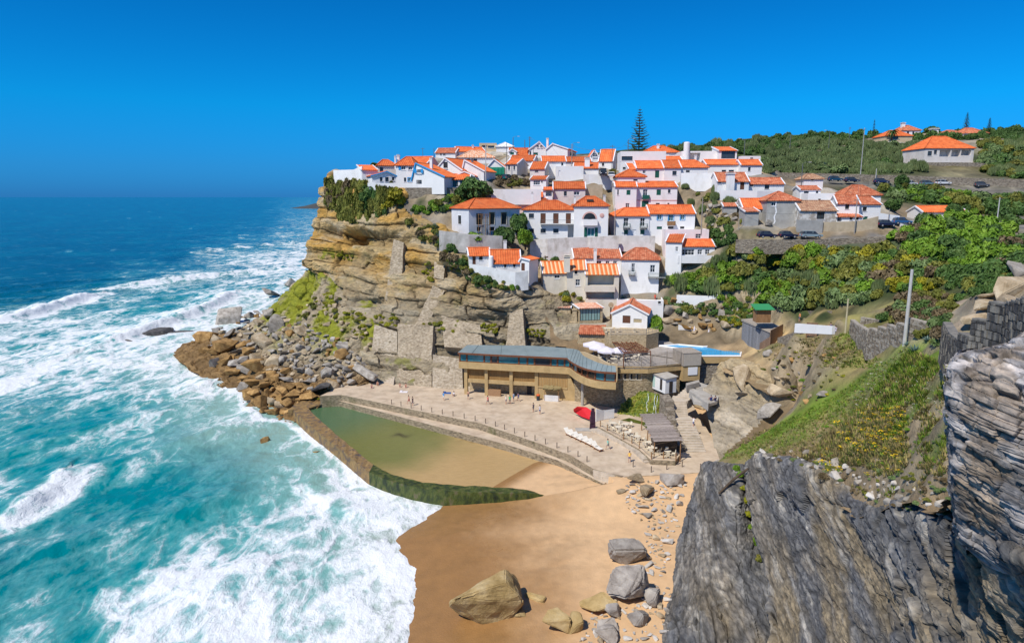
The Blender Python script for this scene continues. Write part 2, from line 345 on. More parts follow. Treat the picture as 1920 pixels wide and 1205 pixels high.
# ---- front row
house('house', 'white house, shade put into its wall colour, with a clean orange hipped roof and timber scaffolding on its front', 'A5', 325, 845, 272, 515, 155.5, 34, 8, ('hip', 178), ((400, 330, 465, 445, 'n'), (535, 322, 588, 442, 't'), (658, 322, 712, 440, 't'), (405, 470, 445, 512, 'n'), (535, 468, 588, 508, 'n')), wm='shade_white', side=('l', (.4, .62)))
house('house', 'white two storey house with a long balcony and three brown doors', 'A5', 880, 1415, 286, 590, 163, -4, 10, ('hip', 197), ((940, 330, 992, 378, 'n'), (1060, 328, 1112, 432, 'd'), (1190, 328, 1244, 432, 'd'), (1320, 328, 1370, 432, 'd'), (938, 486, 992, 532, 'n'), (1060, 486, 1113, 530, 'n'), (1190, 486, 1244, 530, 'n'), (1340, 445, 1402, 576, 'o')), balc=((1058, 385, 1402, 440, 'r'),), chim=((975, 120, 215, 24, .35),))
house('house', 'white house with an arched pink framed window and blue glazed door between dark green shutters', 'A5', 1400, 1750, 248, 572, 161, -3, 10, ('hip', 156), ((1545, 330, 1585, 392, 'w'), (1540, 478, 1614, 566, 'B')), balc=((1500, 392, 1642, 452, 'p'),), chim=((1412, 165, 245, 20, .1), (1716, 150, 230, 22, .5)))
house('house', 'white two storey house with green shutters and a pink string course', 'A6', 520, 1058, 45, 265, 172, -3, 10, ('gx', 2), ((625, 72, 658, 120, 'g'), (768, 70, 806, 125, 'w'), (886, 72, 922, 120, 'g'), (985, 72, 1006, 102, 'n'), (545, 70, 556, 120, 'n'), (615, 188, 650, 232, 'w'), (757, 165, 815, 226, 'g'), (880, 188, 912, 206, 'n'), (980, 188, 996, 206, 'n')), balc=((762, 120, 822, 155, 'g'),))
house('house', 'small orange roofed side wing of the green shuttered house', 'A6', 522, 706, 42, 265, 170.5, -3, 5, ('gx', 5), ((545, 72, 556, 118, 'n'), (625, 75, 658, 118, 'g'), (617, 190, 650, 230, 'w')))
house('house', 'white house with two small iron balconies and orange hipped roof', 'A6', 530, 818, 296, 475, 163, 3, 9, ('hipl', 230), ((600, 316, 640, 392, 'w'), (744, 316, 783, 392, 'w'), (602, 420, 637, 460, 'g'), (744, 420, 780, 460, 'g'), (674, 420, 708, 468, 'l')), balc=((594, 355, 652, 405, 'k'), (738, 355, 800, 405, 'k')))
house('house', 'white house with blue framed windows and a small wooden balcony', 'A6', 818, 1212, 276, 475, 163.6, -2, 9, ('gx', 206), ((893, 286, 930, 334, 'b'), (990, 288, 1031, 345, 'b'), (1094, 288, 1128, 334, 'b'), (888, 392, 932, 416, 'g'), (984, 392, 1032, 412, 'n'), (1090, 392, 1126, 412, 'n')), balc=((978, 345, 1042, 380, 'wd'),))
house('house', 'pale pink flat topped block with two white windows', 'A6', 960, 1335, 418, 560, 159, -2, 7, ('flat',), ((1085, 456, 1130, 497, 'w'), (1224, 456, 1271, 497, 'w')), wm='pinkw')
house('house', 'white house with a row of white windows over two brick filled arches', 'A6', 1060, 1378, 560, 822, 155, -3, 8, ('gx', 503), ((1105, 590, 1212, 642, 'W'), (1242, 592, 1281, 636, 'w'), (1308, 592, 1346, 636, 'w'), (1107, 710, 1256, 780, 'o'), (1273, 708, 1380, 776, 'o')), balc=((1062, 640, 1402, 708, 'p'),))
house('house', 'narrow white stair block with a tilted orange roof and one small window', 'A6', 960, 1098, 522, 720, 154.5, -20, 6, ('shed', 455), ((1050, 568, 1072, 610, 'w'),))
house('house', 'long white house under a weathered red tiled roof, left wing', 'A6', 165, 575, 660, 870, 157, 2, 10, ('gx', 550), ((363, 690, 407, 722, 'w'), (443, 690, 476, 718, 'w'), (508, 690, 542, 716, 'w')), rm='oldtile', chim=((353, 595, 690, 22, -.06),))
house('house', 'white corner house under a weathered red roof with two green iron balconies', 'A6', 575, 902, 672, 908, 154.5, -10, 10, ('hip', 578), ((668, 712, 696, 790, 'w'), (830, 726, 871, 792, 'w')), rm='oldtile', balc=((643, 765, 697, 810, 'k'), (812, 790, 962, 835, 'k')), side=('r', (.25, .5), (.7, .9)))
house('house', 'cream house with striped orange roof and a shaded open veranda', 'A5', 1520, 1860, 950, 1205, 151, -2, 9, ('gx', 850), ((1545, 965, 1815, 1070, 'o'), (1530, 1135, 1815, 1205, 'o')), wm='cream', rm='stripe', balc=((1510, 1065, 1818, 1128, 'pc'),))
house('house', 'cream house tower with striped orange roof, small window and broad chimney', 'A5', 1328, 1522, 900, 1115, 152, -2, 8, ('gx', 808), ((1410, 916, 1438, 952, 'n'), (1420, 1005, 1466, 1072, 'w')), wm='cream', rm='stripe', chim=((1332, 770, 880, 60, -.04),))
house('house', 'cream wing with a sloping striped orange roof and one double window', 'A5', 1085, 1328, 936, 1110, 153, 4, 8, ('gx', 822), ((1203, 960, 1256, 997, 'w'),), wm='cream', rm='stripe')
house('house', 'low white cliffside cottage with a bright orange roof and round white chimney', 'A5', 545, 852, 830, 965, 150, 4, 5, ('gx', 702), ((685, 838, 708, 884, 'n'), (778, 838, 802, 882, 'n')), chim=((695, 618, 715, 32, .6), (552, 762, 835, 50, -.05)))
house('house', 'left wing of the cliffside cottage with one door and one window', 'A5', 326, 545, 756, 900, 151, 10, 5, ('gx', 680), ((360, 768, 395, 852, 'd'), (428, 768, 466, 808, 'n')))
house('house', 'right gable end of the cliffside cottage with a brown door', 'A5', 850, 942, 800, 960, 149.5, -25, 5, ('gy', 858, 782), ((862, 838, 898, 918, 'd'),))
# ---- upper right of the village
house('house', 'white flat roofed block with one wide dark window near the tall conifer', 'A3', 316, 742, 522, 690, 188, -3, 9, ('flat',), ((330, 568, 432, 607, 'n'), (340, 670, 370, 690, 'n')))
house('house', 'orange hipped roof house with a white chimney behind the flat white block', 'A3', 530, 862, 528, 570, 205, -4, 11, ('hip', 472), ((780, 538, 830, 560, 'l'),), chim=((672, 460, 512, 22, .3),))
house('house', 'white house with a tall rounded chimney stack and a shaded recess', 'A3', 890, 1240, 520, 625, 195, -4, 9, ('flat',), ((972, 535, 1068, 602, 'o'),), chim=((944, 432, 600, 50, .0), (1025, 562, 620, 16, -.1)))
house('house', 'small white tower house with a large dark picture window', 'A3', 1240, 1410, 512, 610, 192, -2, 8, ('shed', 478), ((1270, 518, 1396, 590, 'n'),))
house('house', 'long white row house with green door, left part under a bright orange roof', 'A3', 468, 728, 676, 790, 180, -2, 9, ('gx', 612), ((528, 700, 556, 732, 'w'), (645, 702, 682, 770, 'g')))
house('house', 'middle white row house with one green framed window under an orange roof', 'A3', 728, 884, 672, 780, 179, -2, 9, ('gx', 606), ((808, 706, 846, 746, 'n'),))
house('house', 'right white row house with orange hipped end roof beside the blank wall', 'A3', 884, 1140, 668, 735, 180, -2, 9, ('hipr', 604), ((935, 700, 970, 720, 'n'),))
house('house', 'short orange roof rising behind the row houses', 'A3', 738, 906, 612, 640, 192, 0, 8, ('gx', 570), ())
house('house', 'long low white house with an orange roof and two low dark windows', 'A3', 1125, 1440, 642, 725, 184, -2, 8, ('gx', 600), ((1272, 696, 1312, 714, 'n'), (1338, 696, 1386, 716, 'n')))
house('house', 'white house with a pinkish parapet above its orange roof, right end of row', 'A3', 1450, 1646, 645, 725, 181, -3, 7, ('gx', 600), ((1520, 670, 1542, 708, 'n'),))
house('house', 'pinkish parapet block behind the right end of the row', 'A3', 1450, 1634, 566, 640, 190, -3, 5, ('flat',), ((1540, 580, 1568, 592, 'n'),), wm='pinkw')
house('house', 'small white house with a pyramid orange roof above the green shuttered house', 'A3', 296, 552, 755, 830, 174, 0, 9, ('pyr', 690), ((440, 785, 480, 800, 'n'),))
house('house', 'narrow steep orange roof beside the pyramid roof', 'A3', 400, 465, 690, 760, 180, 0, 6, ('shed', 632), ())
house('house', 'long low white farmhouse with rust mottled roof and thick white chimney', 'A7', 500, 735, 158, 255, 168, -2, 8, ('gx', 95), ((502, 135, 532, 181, 'w'), (675, 168, 704, 223, 'd')), rm='oldtile', chim=((601, 103, 225, 50, -.05),))
house('house', 'right wing of the long farmhouse with two small square windows', 'A7', 735, 1000, 178, 262, 169, -4, 7, ('gx', 135), ((750, 178, 772, 200, 'n'), (860, 180, 892, 220, 'n')), rm='oldtile')
house('house', 'grey cement house with a pyramid tiled roof and a white crack down its front', 'A7', 866, 1110, 300, 485, 154, -4, 8, ('pyr', 237), ((909, 316, 944, 348, 'w'),), wm='cement', rm='oldtile')
house('house', 'old peeling house with a brown tiled roof and one boarded window', 'A7', 1114, 1388, 376, 560, 151, -2, 8, ('gx', 307), ((1254, 390, 1307, 446, 'n'),), wm='peel', rm='browntile')
house('shack', 'small grey block shack with patched orange roofing', 'A7', 708, 810, 385, 472, 153, -3, 5, ('shed', 355), (), wm='cement', rm='oldtile', cat='shack')
house('shack', 'low shed with bright orange roof sheets behind the grey block shack', 'A7', 695, 860, 362, 420, 157, 0, 6, ('gx', 290), (), wm='cement', cat='shack')
house('shack', 'tiny stone hut with one slanting roof on the bare slope', 'A7', 548, 650, 345, 375, 160, -10, 4, ('shed', 320), (), wm='cement', rm='oldtile', cat='shack')
house('house', 'white two storey house with red roof and two flower ledges, left part', 'A7', 1395, 1562, 325, 470, 153, -14, 9, ('gx', 265), ((1466, 335, 1493, 371, 'n'),), rm='oldtile')
house('house', 'right part of the white house with red roof and a window with pink trim', 'A7', 1562, 1722, 330, 475, 153, 2, 9, ('gx', 275), ((1598, 352, 1626, 386, 'n'), (1600, 425, 1632, 465, 'g')), rm='oldtile')
house('house', 'low white porch with its own red roof in front of the two storey house', 'A7', 1400, 1592, 424, 468, 150, -5, 4, ('shed', 395), ((1400, 412, 1438, 462, 'o'), (1500, 432, 1520, 452, 'n'), (1545, 432, 1566, 452, 'n')), rm='oldtile')
house('house', 'white house with a broad faded hipped roof behind the two storey house', 'A7', 1455, 1730, 260, 330, 166, -8, 9, ('hip', 190), ((1628, 288, 1667, 306, 'n'),), rm='oldtile')
house('house', 'small white house with two dark windows under a rust brown roof', 'A7', 1122, 1275, 220, 305, 165, -8, 7, ('gx', 196), ((1155, 235, 1188, 270, 'n'), (1245, 232, 1260, 265, 'n')), rm='oldtile')
house('house', 'white walled yard building with stepped parapet beside the lane', 'A7', 1180, 1385, 250, 315, 160, -6, 5, ('flat',), ((1262, 292, 1280, 306, 'n'),))
house('house', 'pinkish small house with a tan tiled hip roof near the lane lamp', 'A7', 1150, 1296, 140, 200, 180, -6, 7, ('hip', 106), ((1208, 142, 1228, 158, 'n'),), wm='pinkw', rm='browntile')
house('villa', 'villa with a wide orange hipped roof and columned veranda alone on the hillside', 'A4', 1225, 1565, 284, 388, 225, 0, 13, ('hip', 207), ((1255, 308, 1281, 341, 'n'), (1298, 302, 1316, 330, 'n'), (1338, 298, 1408, 346, 'o'), (1420, 298, 1478, 346, 'o'), (1488, 296, 1552, 338, 'o')), cat='villa', wm='pale', group='villas on the hill')
house('shed', 'long shed with an orange roof and an open dark bay among the bushes', 'A4', 1215, 1520, 725, 775, 160, -3, 7, ('gx', 688), ((1222, 728, 1306, 772, 'o'),), cat='shed')
house('villa', 'pinkish two storey villa with tiled roof and chimney on the far hilltop', 'A4', 1075, 1200, 163, 225, 300, -4, 12, ('hip', 130), ((1110, 172, 1124, 190, 'n'), (1148, 172, 1160, 190, 'n')), wm='pinkw', rm='oldtile', chim=((1083, 115, 165, 20, .4),), cat='villa', group='villas on the hill')
house('villa', 'lower house with an orange hipped roof in front of the hilltop villa', 'A4', 960, 1145, 200, 235, 285, 0, 10, ('hip', 165), ((1010, 206, 1050, 226, 'n'),), wm='tan', cat='villa', group='villas on the hill')
house('villa', 'left of the pair of low red roofed villas beside the small conifer', 'A4', 1390, 1510, 184, 205, 290, 0, 10, ('hip', 163), (), wm='tan', rm='oldtile', cat='villa', group='villas on the hill')
house('villa', 'right of the pair of low red roofed villas, with a pale awning', 'A4', 1512, 1670, 182, 205, 288, 0, 11, ('hip', 148), ((1515, 188, 1570, 198, 'l'),), wm='pinkw', rm='oldtile', cat='villa', group='villas on the hill')
house('house', 'long tan walled house with a flat roof left of the red villas', 'A4', 1265, 1385, 180, 205, 292, 0, 9, ('flat',), (), wm='tan', chim=((1297, 155, 195, 40, .3),), group='villas on the hill')
# ---- by the pool deck
house('house', 'white gabled house with a blue right side and a brown shuttered window', 'B2', 697, 1057, 248, 425, 143, -14, 9, ('gy', 880, 166), ((808, 280, 886, 362, 'd'), (920, 314, 1002, 356, 'p')), rm='oldtile', side=('r', (.3, .5)))
house('cafe_pavilion', 'stone walled cafe with pinkish tiled roof and a glazed corner with teal curtains', 'B2', 360, 600, 205, 345, 146, 12, 8, ('shed', 122), ((372, 212, 578, 330, 'c'),), wm='stonew', rm='paletile', cat='cafe')
house('cafe_pavilion', 'tan stone wing of the cafe with a dark doorway', 'B2', 62, 270, 190, 360, 150, -10, 7, ('shed', 138), ((85, 220, 128, 330, 'o'),), wm='stonew', rm='paletile', cat='cafe')
house('house', 'white flat walled block above the blue sided house', 'B2', 745, 1225, 120, 215, 149, -8, 7, ('flat',), ((1172, 130, 1200, 160, 'n'),))
# ---- walls
wall('retaining_wall', 'white garden wall along the cliff edge below the blue trimmed house', [(600, 755, 778, 171), (930, 757, 800, 170.5), (1120, 770, 800, 169.5)], 'white', .3, 'A1', back=False)
wall('retaining_wall', 'grey rubble retaining wall under the veranda at the cliff top', [(930, 797, 900, 169), (1270, 797, 890, 168.5), (1480, 797, 870, 169.5)], 'rubble', .8, 'A1')
wall('terrace_wall', 'white terrace wall at the very tip of the cliff', [(303, 645, 692, 184), (480, 640, 695, 180), (553, 610, 715, 177.5)], 'white', .3, 'A1', ext=2.5)
wall('retaining_wall', 'pale blue white retaining wall below the parked black car', [(485, 690, 790, 170), (1050, 692, 795, 170)], 'white', .6, 'A2')
wall('retaining_wall', 'long white retaining wall below the white van', [(1530, 522, 640, 181), (1660, 525, 630, 181), (1870, 535, 630, 181)], 'white', .5, 'A2')
wall('retaining_wall', 'bare tan rendered wall below the long white retaining wall', [(1550, 640, 815, 174), (1745, 640, 815, 174)], 'tanwall', .6, 'A2')
wall('retaining_wall', 'weathered grey wall below the scaffolded house', [(20, 505, 640, 155), (330, 545, 665, 153.8), (670, 562, 665, 155)], 'greywall', .7, 'A5')
wall('retaining_wall', 'tall stained white retaining wall under the balcony house', [(950, 600, 760, 160), (1130, 590, 815, 159), (1400, 575, 760, 159.5), (1560, 575, 640, 159.5)], 'stainwall', .7, 'A5')
wall('retaining_wall', 'peeling white wall under the arched window house', [(1560, 572, 650, 159.2), (1860, 560, 650, 159)], 'stainwall', .6, 'A5')
wall('retaining_wall', 'white wall with a thin railing below the two balcony house', [(455, 470, 545, 161), (870, 475, 560, 160)], 'stainwall', .5, 'A6')
wall('terrace_wall', 'whitewashed terrace wall of the cliffside cottage', [(330, 850, 900, 150), (500, 875, 960, 148.5), (800, 935, 1010, 146.5), (935, 915, 990, 147)], 'whitestain', .4, 'A5', back=False, ext=2.6)
wall('terrace_wall', 'blank white wall beside the row houses', [(884, 725, 842, 176), (1225, 725, 835, 173)], 'white', .4, 'A3')
wall('terrace_wall', 'white terrace wall in front of the long farmhouse', [(520, 228, 290, 165), (800, 232, 290, 164.5), (1000, 240, 262, 166)], 'white', .4, 'A7')
wall('retaining_wall', 'cement retaining wall below the grey cement house', [(1098, 450, 575, 148), (1290, 455, 580, 148)], 'cement', .7, 'A7')
wall('retaining_wall', 'long tan wall behind the parked cars', [(1290, 470, 582, 148.4), (1560, 460, 580, 147.5), (1703, 425, 575, 147)], 'tanwall', .6, 'A7')
wall('retaining_wall', 'rough stone wall holding up the lane with the parked cars', [(640, 600, 640, 144), (800, 598, 650, 143), (1100, 603, 650, 142.5), (1450, 590, 648, 142.5), (1767, 575, 640, 141)], 'rubble', .7, 'A7', bcol='A', fcol='G')
wall('garden_wall', 'white garden wall with a gate beside the blue parked car', [(905, 735, 820, 149), (1050, 755, 830, 149), (1060, 790, 845, 148), (1205, 785, 830, 149)], 'white', .3, 'A4')
wall('retaining_wall', 'long weathered stone wall behind the cars of the upper road', [(190, 455, 500, 203), (530, 462, 520, 201), (800, 470, 540, 199), (1200, 482, 560, 197), (1600, 495, 580, 195), (1920, 505, 600, 193)], 'rubble', .8, 'A4', fcol='A', bcol='D')
wall('terrace_wall', 'low stone terrace wall in front of the hillside villa', [(1160, 386, 410, 219), (1400, 386, 420, 219), (1600, 388, 430, 219), (1660, 395, 432, 219)], 'rubble', .6, 'A4', bcol='S', fcol='D')
wall('garden_wall', 'white zigzag garden wall above the rocky bank', [(410, 60, 92, 149), (720, 70, 110, 147), (735, 40, 120, 146.5), (815, 35, 115, 146)], 'white', .3, 'B3')
wall('retaining_wall', 'pale stone retaining wall at the end of the white garden wall', [(815, 30, 110, 146), (1100, 10, 100, 140), (1140, 15, 90, 139)], 'stonew', .5, 'B3', fcol='S', bcol='G')
wall('terrace_wall', 'sloping white wall behind the pool deck', [(425, 320, 400, 146), (560, 345, 410, 146), (745, 420, 432, 144.5)], 'white', .35, 'B3')
wall('terrace_wall', 'low white wall beside the brown hoarding at the lawn', [(1435, 308, 358, 99), (1760, 332, 370, 91)], 'white', .5, 'B3', ext=.5, fcol='S', bcol='D')
wall('retaining_wall', 'dry stone wall between the boarded building and the hoarding', [(1310, 430, 465, 122), (1510, 365, 425, 112)], 'rubble', .5, 'B3', fcol='S', bcol='D')
wall('garden_wall', 'low stone wall along the back of the lawn', [(1400, 200, 245, 140), (1580, 197, 240, 128), (1761, 197, 235, 116)], 'rubble', .4, 'B3', fcol='D', bcol='G')
# ---- ground points: (px, py, distance)
gp('S', (640, 342, 184), (700, 348, 178), (620, 338, 187), (755, 372, 171), (770, 395, 169), (800, 402, 166), (830, 440, 158.5), (855, 478, 153.5), (905, 530, 148.3), (955, 544, 149), (1000, 525, 156), (1040, 556, 152))
gp('G', (790, 385, 168), (840, 380, 168), (870, 380, 168))
gp('S', (960, 345, 183), (940, 350, 180), (1000, 350, 182))
gp('D', (1290, 355, 168), (1340, 360, 167), (1380, 362, 166), (1310, 385, 162), (1360, 395, 160), (1400, 400, 158), (1330, 410, 158), (1390, 425, 152), (1340, 425, 153), (1420, 430, 150))
gp('A', (1400, 447, 145), (1480, 446, 145), (1560, 445, 145), (1640, 438, 145), (1700, 432, 147), (1750, 425, 150), (1800, 420, 155), (1860, 425, 155), (1920, 420, 155))
gp('S', (1350, 445, 153), (1330, 460, 156))
gp('G', (1360, 470, 152), (1400, 480, 148), (1350, 510, 150), (1400, 520, 145), (1300, 530, 153), (1260, 545, 152), (1320, 545, 150), (1440, 500, 140), (1450, 540, 146), (1500, 500, 134), (1550, 490, 132), (1600, 500, 128), (1650, 490, 128), (1700, 480, 125), (1760, 470, 120), (1800, 450, 122), (1850, 450, 118), (1910, 460, 110), (1600, 540, 116), (1560, 560, 122), (1500, 570, 132), (1450, 570, 143), (1650, 540, 112), (1700, 530, 108), (1760, 520, 100), (1820, 520, 92), (1880, 515, 85))
gp('G', (1700, 440, 140), (1800, 410, 150), (1780, 380, 172), (1850, 385, 175), (1900, 390, 170), (1700, 375, 182), (1650, 372, 188), (1600, 365, 184))
gp('S', (1280, 590, 147.5), (1330, 590, 145), (1370, 580, 140), (1250, 570, 151), (1290, 604, 147), (1350, 610, 141), (1390, 590, 139))
gp('L', (1460, 585, 140), (1520, 590, 118), (1580, 592, 102), (1640, 592, 97), (1620, 610, 93), (1690, 570, 98), (1690, 585, 92), (1560, 612, 97), (1500, 605, 112))
gp('S', (1660, 575, 97), (1650, 600, 88), (1600, 622, 86), (1700, 600, 76))
gp('P', (1760, 575, 76), (1790, 570, 78), (1760, 590, 68), (1800, 600, 62), (1850, 610, 52), (1810, 625, 52))
gp('R', (1830, 560, 66), (1880, 545, 62), (1900, 590, 50), (1860, 600, 50), (1900, 510, 68), (1915, 560, 50))
# grassy spur and slope
gp('R2', (1405, 664, 129), (1402, 690, 121), (1440, 657, 125), (1440, 700, 115), (1480, 657, 117), (1430, 630, 136), (1460, 632, 129), (1395, 627, 142), (1460, 725, 112), (1500, 640, 107), (1520, 690, 103), (1500, 740, 104), (1540, 720, 97), (1495, 770, 101))
gp('GR', (1560, 625, 97), (1600, 640, 89), (1560, 670, 94), (1600, 690, 88), (1640, 660, 80), (1640, 690, 79), (1580, 735, 91), (1620, 720, 83))
gp('GG', (1593, 622, 95), (1607, 638, 90), (1626, 656, 82.5), (1660, 648, 78), (1698, 636, 73), (1735, 624, 70), (1690, 670, 67), (1740, 650, 60), (1760, 680, 55), (1605, 660, 88))
gp('GG', (1640, 705, 76), (1600, 732, 78), (1560, 752, 80), (1520, 772, 82), (1480, 790, 84), (1440, 806, 86), (1400, 828, 88.5), (1365, 848, 90.5), (1340, 864, 91.5))
gp('GG', (1700, 760, 58), (1740, 820, 47), (1760, 850, 44), (1720, 790, 53), (1690, 810, 54))
gp('GR', (1700, 700, 64), (1750, 720, 54), (1780, 690, 50), (1700, 750, 60), (1650, 760, 66), (1600, 780, 70), (1550, 800, 73), (1500, 820, 76), (1450, 840, 79), (1410, 850, 82), (1375, 872, 85))
gp('DR', (1460, 866, 72), (1500, 860, 70), (1530, 880, 63), (1550, 840, 67), (1600, 830, 62), (1650, 820, 57), (1620, 880, 56), (1575, 918, 57), (1620, 950, 51), (1680, 880, 51), (1700, 830, 52), (1700, 920, 47), (1740, 930, 42), (1780, 930, 38), (1770, 880, 41), (1790, 970, 36.5))
gp('DR', (1410, 862, 79.5), (1345, 877, 86), (1398, 874, 82), (1326, 872, 90))
gp('R', (1800, 700, 40), (1850, 665, 34), (1800, 660, 44), (1900, 640, 29), (1850, 1000, 29), (1930, 1040, 23.5), (2050, 1090, 19), (1920, 700, 27))
# hill
gp('GH', (1450, 330, 215), (1500, 325, 215), (1560, 322, 218), (1640, 322, 215), (1700, 320, 215), (1440, 300, 240), (1500, 295, 250), (1560, 290, 255), (1620, 285, 258), (1680, 285, 250), (1720, 310, 225), (1860, 320, 215), (1900, 330, 210), (1440, 270, 300), (1520, 266, 310), (1600, 268, 310), (1660, 268, 300), (1700, 272, 285), (1850, 300, 240), (1910, 300, 240), (1850, 270, 300), (1910, 265, 300), (1440, 258, 370), (1500, 254, 380), (1560, 255, 390), (1620, 258, 380), (1700, 255, 380), (1800, 250, 380), (1900, 244, 380), (1350, 272, 350), (1400, 265, 360), (1280, 278, 330), (1230, 282, 320), (1400, 285, 260), (1350, 290, 240), (1160, 288, 300), (2100, 320, 230), (2100, 240, 380), (2100, 400, 170))
for X, Y, Z in ((-40, 215, 46), (-30, 250, 47), (0, 250, 52), (-30, 300, 47), (40, 300, 58), (100, 420, 64), (0, 420, 50), (-40, 420, 44), (200, 560, 72), (350, 560, 86), (500, 560, 92), (500, 300, 70), (300, 700, 74), (0, 700, 48), (600, 700, 80), (150, 60, 45), (100, 60, 41), (60, 45, 40), (40, 12, 40), (120, 100, 44), (300, 120, 50), (500, 100, 50)): GPTS.append((X, Y, Z, 'GH'))
for q in ((1200, 650, 11.2), (1160, 640, 11.2), (1120, 640, 11.4), (1240, 655, 11.4), (1300, 642, 12.5), (1345, 640, 12.6), (1250, 634, 12.6), (1370, 655, 12.5), (1300, 655, 12.4), (1330, 662, 12.4)):
 p_ = PZ(*q); GPTS.append((p_[0], p_[1], p_[2], 'S'))
# ------------------------------------------------------------------ the hill: height field through every house footing and ground point
GCOL = {'W': (.42, .38, .31), 'S': (.27, .205, .125), 'G': (.045, .07, .02), 'D': (.19, .165, .07), 'A': (.23, .215, .195), 'L': (.2, .19, .06), 'P': (.42, .33, .23), 'R': (.26, .225, .18),
  'R2': (.46, .335, .17), 'GR': (.15, .17, .035), 'DR': (.3, .21, .115), 'GH': (.06, .085, .028), 'GG': (.15, .23, .024)}
RIM = [P(*q) for q in ((611, 339, 189), (650, 345, 182.5), (700, 345, 176.5), (745, 352, 172), (770, 397, 167), (830, 442, 159), (852, 482, 153.5), (875, 515, 150.5), (915, 538, 147.3), (955, 548, 148), (1000, 553, 150), (1040, 557, 152), (1036, 600, 147), (1040, 640, 142))]
FRONT = RIM+[PZ(1150, 668, 11.0), PZ(1230, 668, 11.0), PZ(1300, 668, 12.3), PZ(1380, 667, 12.6), P(1387, 690, 121), P(1430, 711, 116), P(1470, 746, 109), P(1500, 790, 100), P(1430, 822, 93.5), P(1350, 864, 93.5), P(1322, 872, 90.5), P(1345, 880, 85), P(1398, 874, 81), P(1412, 862, 79), P(1460, 868, 71.5), P(1530, 888, 62), P(1575, 923, 56), P(1620, 956, 50), P(1700, 950, 45), P(1790, 985, 36), P(1860, 1010, 28), P(1945, 1050, 23)]
_fr = densify(FRONT, 2.0, False)
GPTS += [(p[0], p[1], p[2]-.1, 'R' if i < len(_fr)*.3 else 'DR') for i, p in enumerate(_fr)]
GX = np.array([g[:3] for g in GPTS], float); GC = np.array([GCOL[g[3]] for g in GPTS])
def strata(p, thick, o=0., dip=.012):
 """ledge profile of bedded rock: hard beds stand out, soft ones are cut back"""
 z = p[:, 2]/thick+.35*fbm(p*(.05, .05, .05)+3+o, 3)+(p[:, 0]*dip)
 i = np.floor(z); f = z-i; h = np.modf(np.sin(i*127.1+o)*43758.5)[0]
 return (np.abs(h)*2-1)*np.minimum(1, 4*np.minimum(f, 1-f)), i, f
def hfield(x, y, colour=False):
 x = np.asarray(x, float).ravel(); y = np.asarray(y, float).ravel(); z = np.empty(len(x)); cc = np.empty((len(x), 3)) if colour else None
 for a in range(0, len(x), 4000):
  X = x[a:a+4000, None]-GX[None, :, 0]; Y = y[a:a+4000, None]-GX[None, :, 1]; d2 = X*X+Y*Y
  w = 1/(d2+5.)**2; zz = GX[None, :, 2]
  sw = w.sum(1); mx = (w*X).sum(1)/sw; my = (w*Y).sum(1)/sw; mz = (w*zz).sum(1)/sw
  dx = X-mx[:, None]; dy = Y-my[:, None]; dz = zz-mz[:, None]
  sc = (w*d2).sum(1)/sw
  xx = (w*dx*dx).sum(1)/sw+.12*sc+.5; yy = (w*dy*dy).sum(1)/sw+.12*sc+.5; xy = (w*dx*dy).sum(1)/sw; xz = (w*dx*dz).sum(1)/sw; yz = (w*dy*dz).sum(1)/sw
  det = xx*yy-xy*xy; gx = (xz*yy-yz*xy)/det; gy = (yz*xx-xz*xy)/det
  z[a:a+4000] = mz-gx*mx-gy*my
  if colour:
   w2 = 1/(d2+.8)**2.2; cc[a:a+4000] = (w2[:, :, None]*GC[None]).sum(1)/w2.sum(1)[:, None]
 return (z, cc) if colour else z
def outward(line, d):
 out = []
 for i in range(len(line)):
  t_ = np.array(line[min(i+1, len(line)-1)][:2])-np.array(line[max(i-1, 0)][:2]); t_ /= np.linalg.norm(t_)+1e-9
  out.append((line[i][0]+t_[1]*d, line[i][1]-t_[0]*d))
 return out
HILLPOLY = outward(FRONT, .9)[:len(RIM)+4]+outward(FRONT, 3.)[len(RIM)+4:len(RIM)+9]+outward(FRONT[len(RIM)+9:], .25)+[(17, 12), (40, 5), (620, 5), (620, 720), (-60, 720), (-40, 420), (-26, 260), (RIM[0][0]+3, RIM[0][1]+12)]
M_ground = mat('hill_ground', [(.6, .6, .6), (1, 1, 1), (1.3, 1.25, 1.2)], .35, .95, .25, 2.2, attr='tint', detail=9)
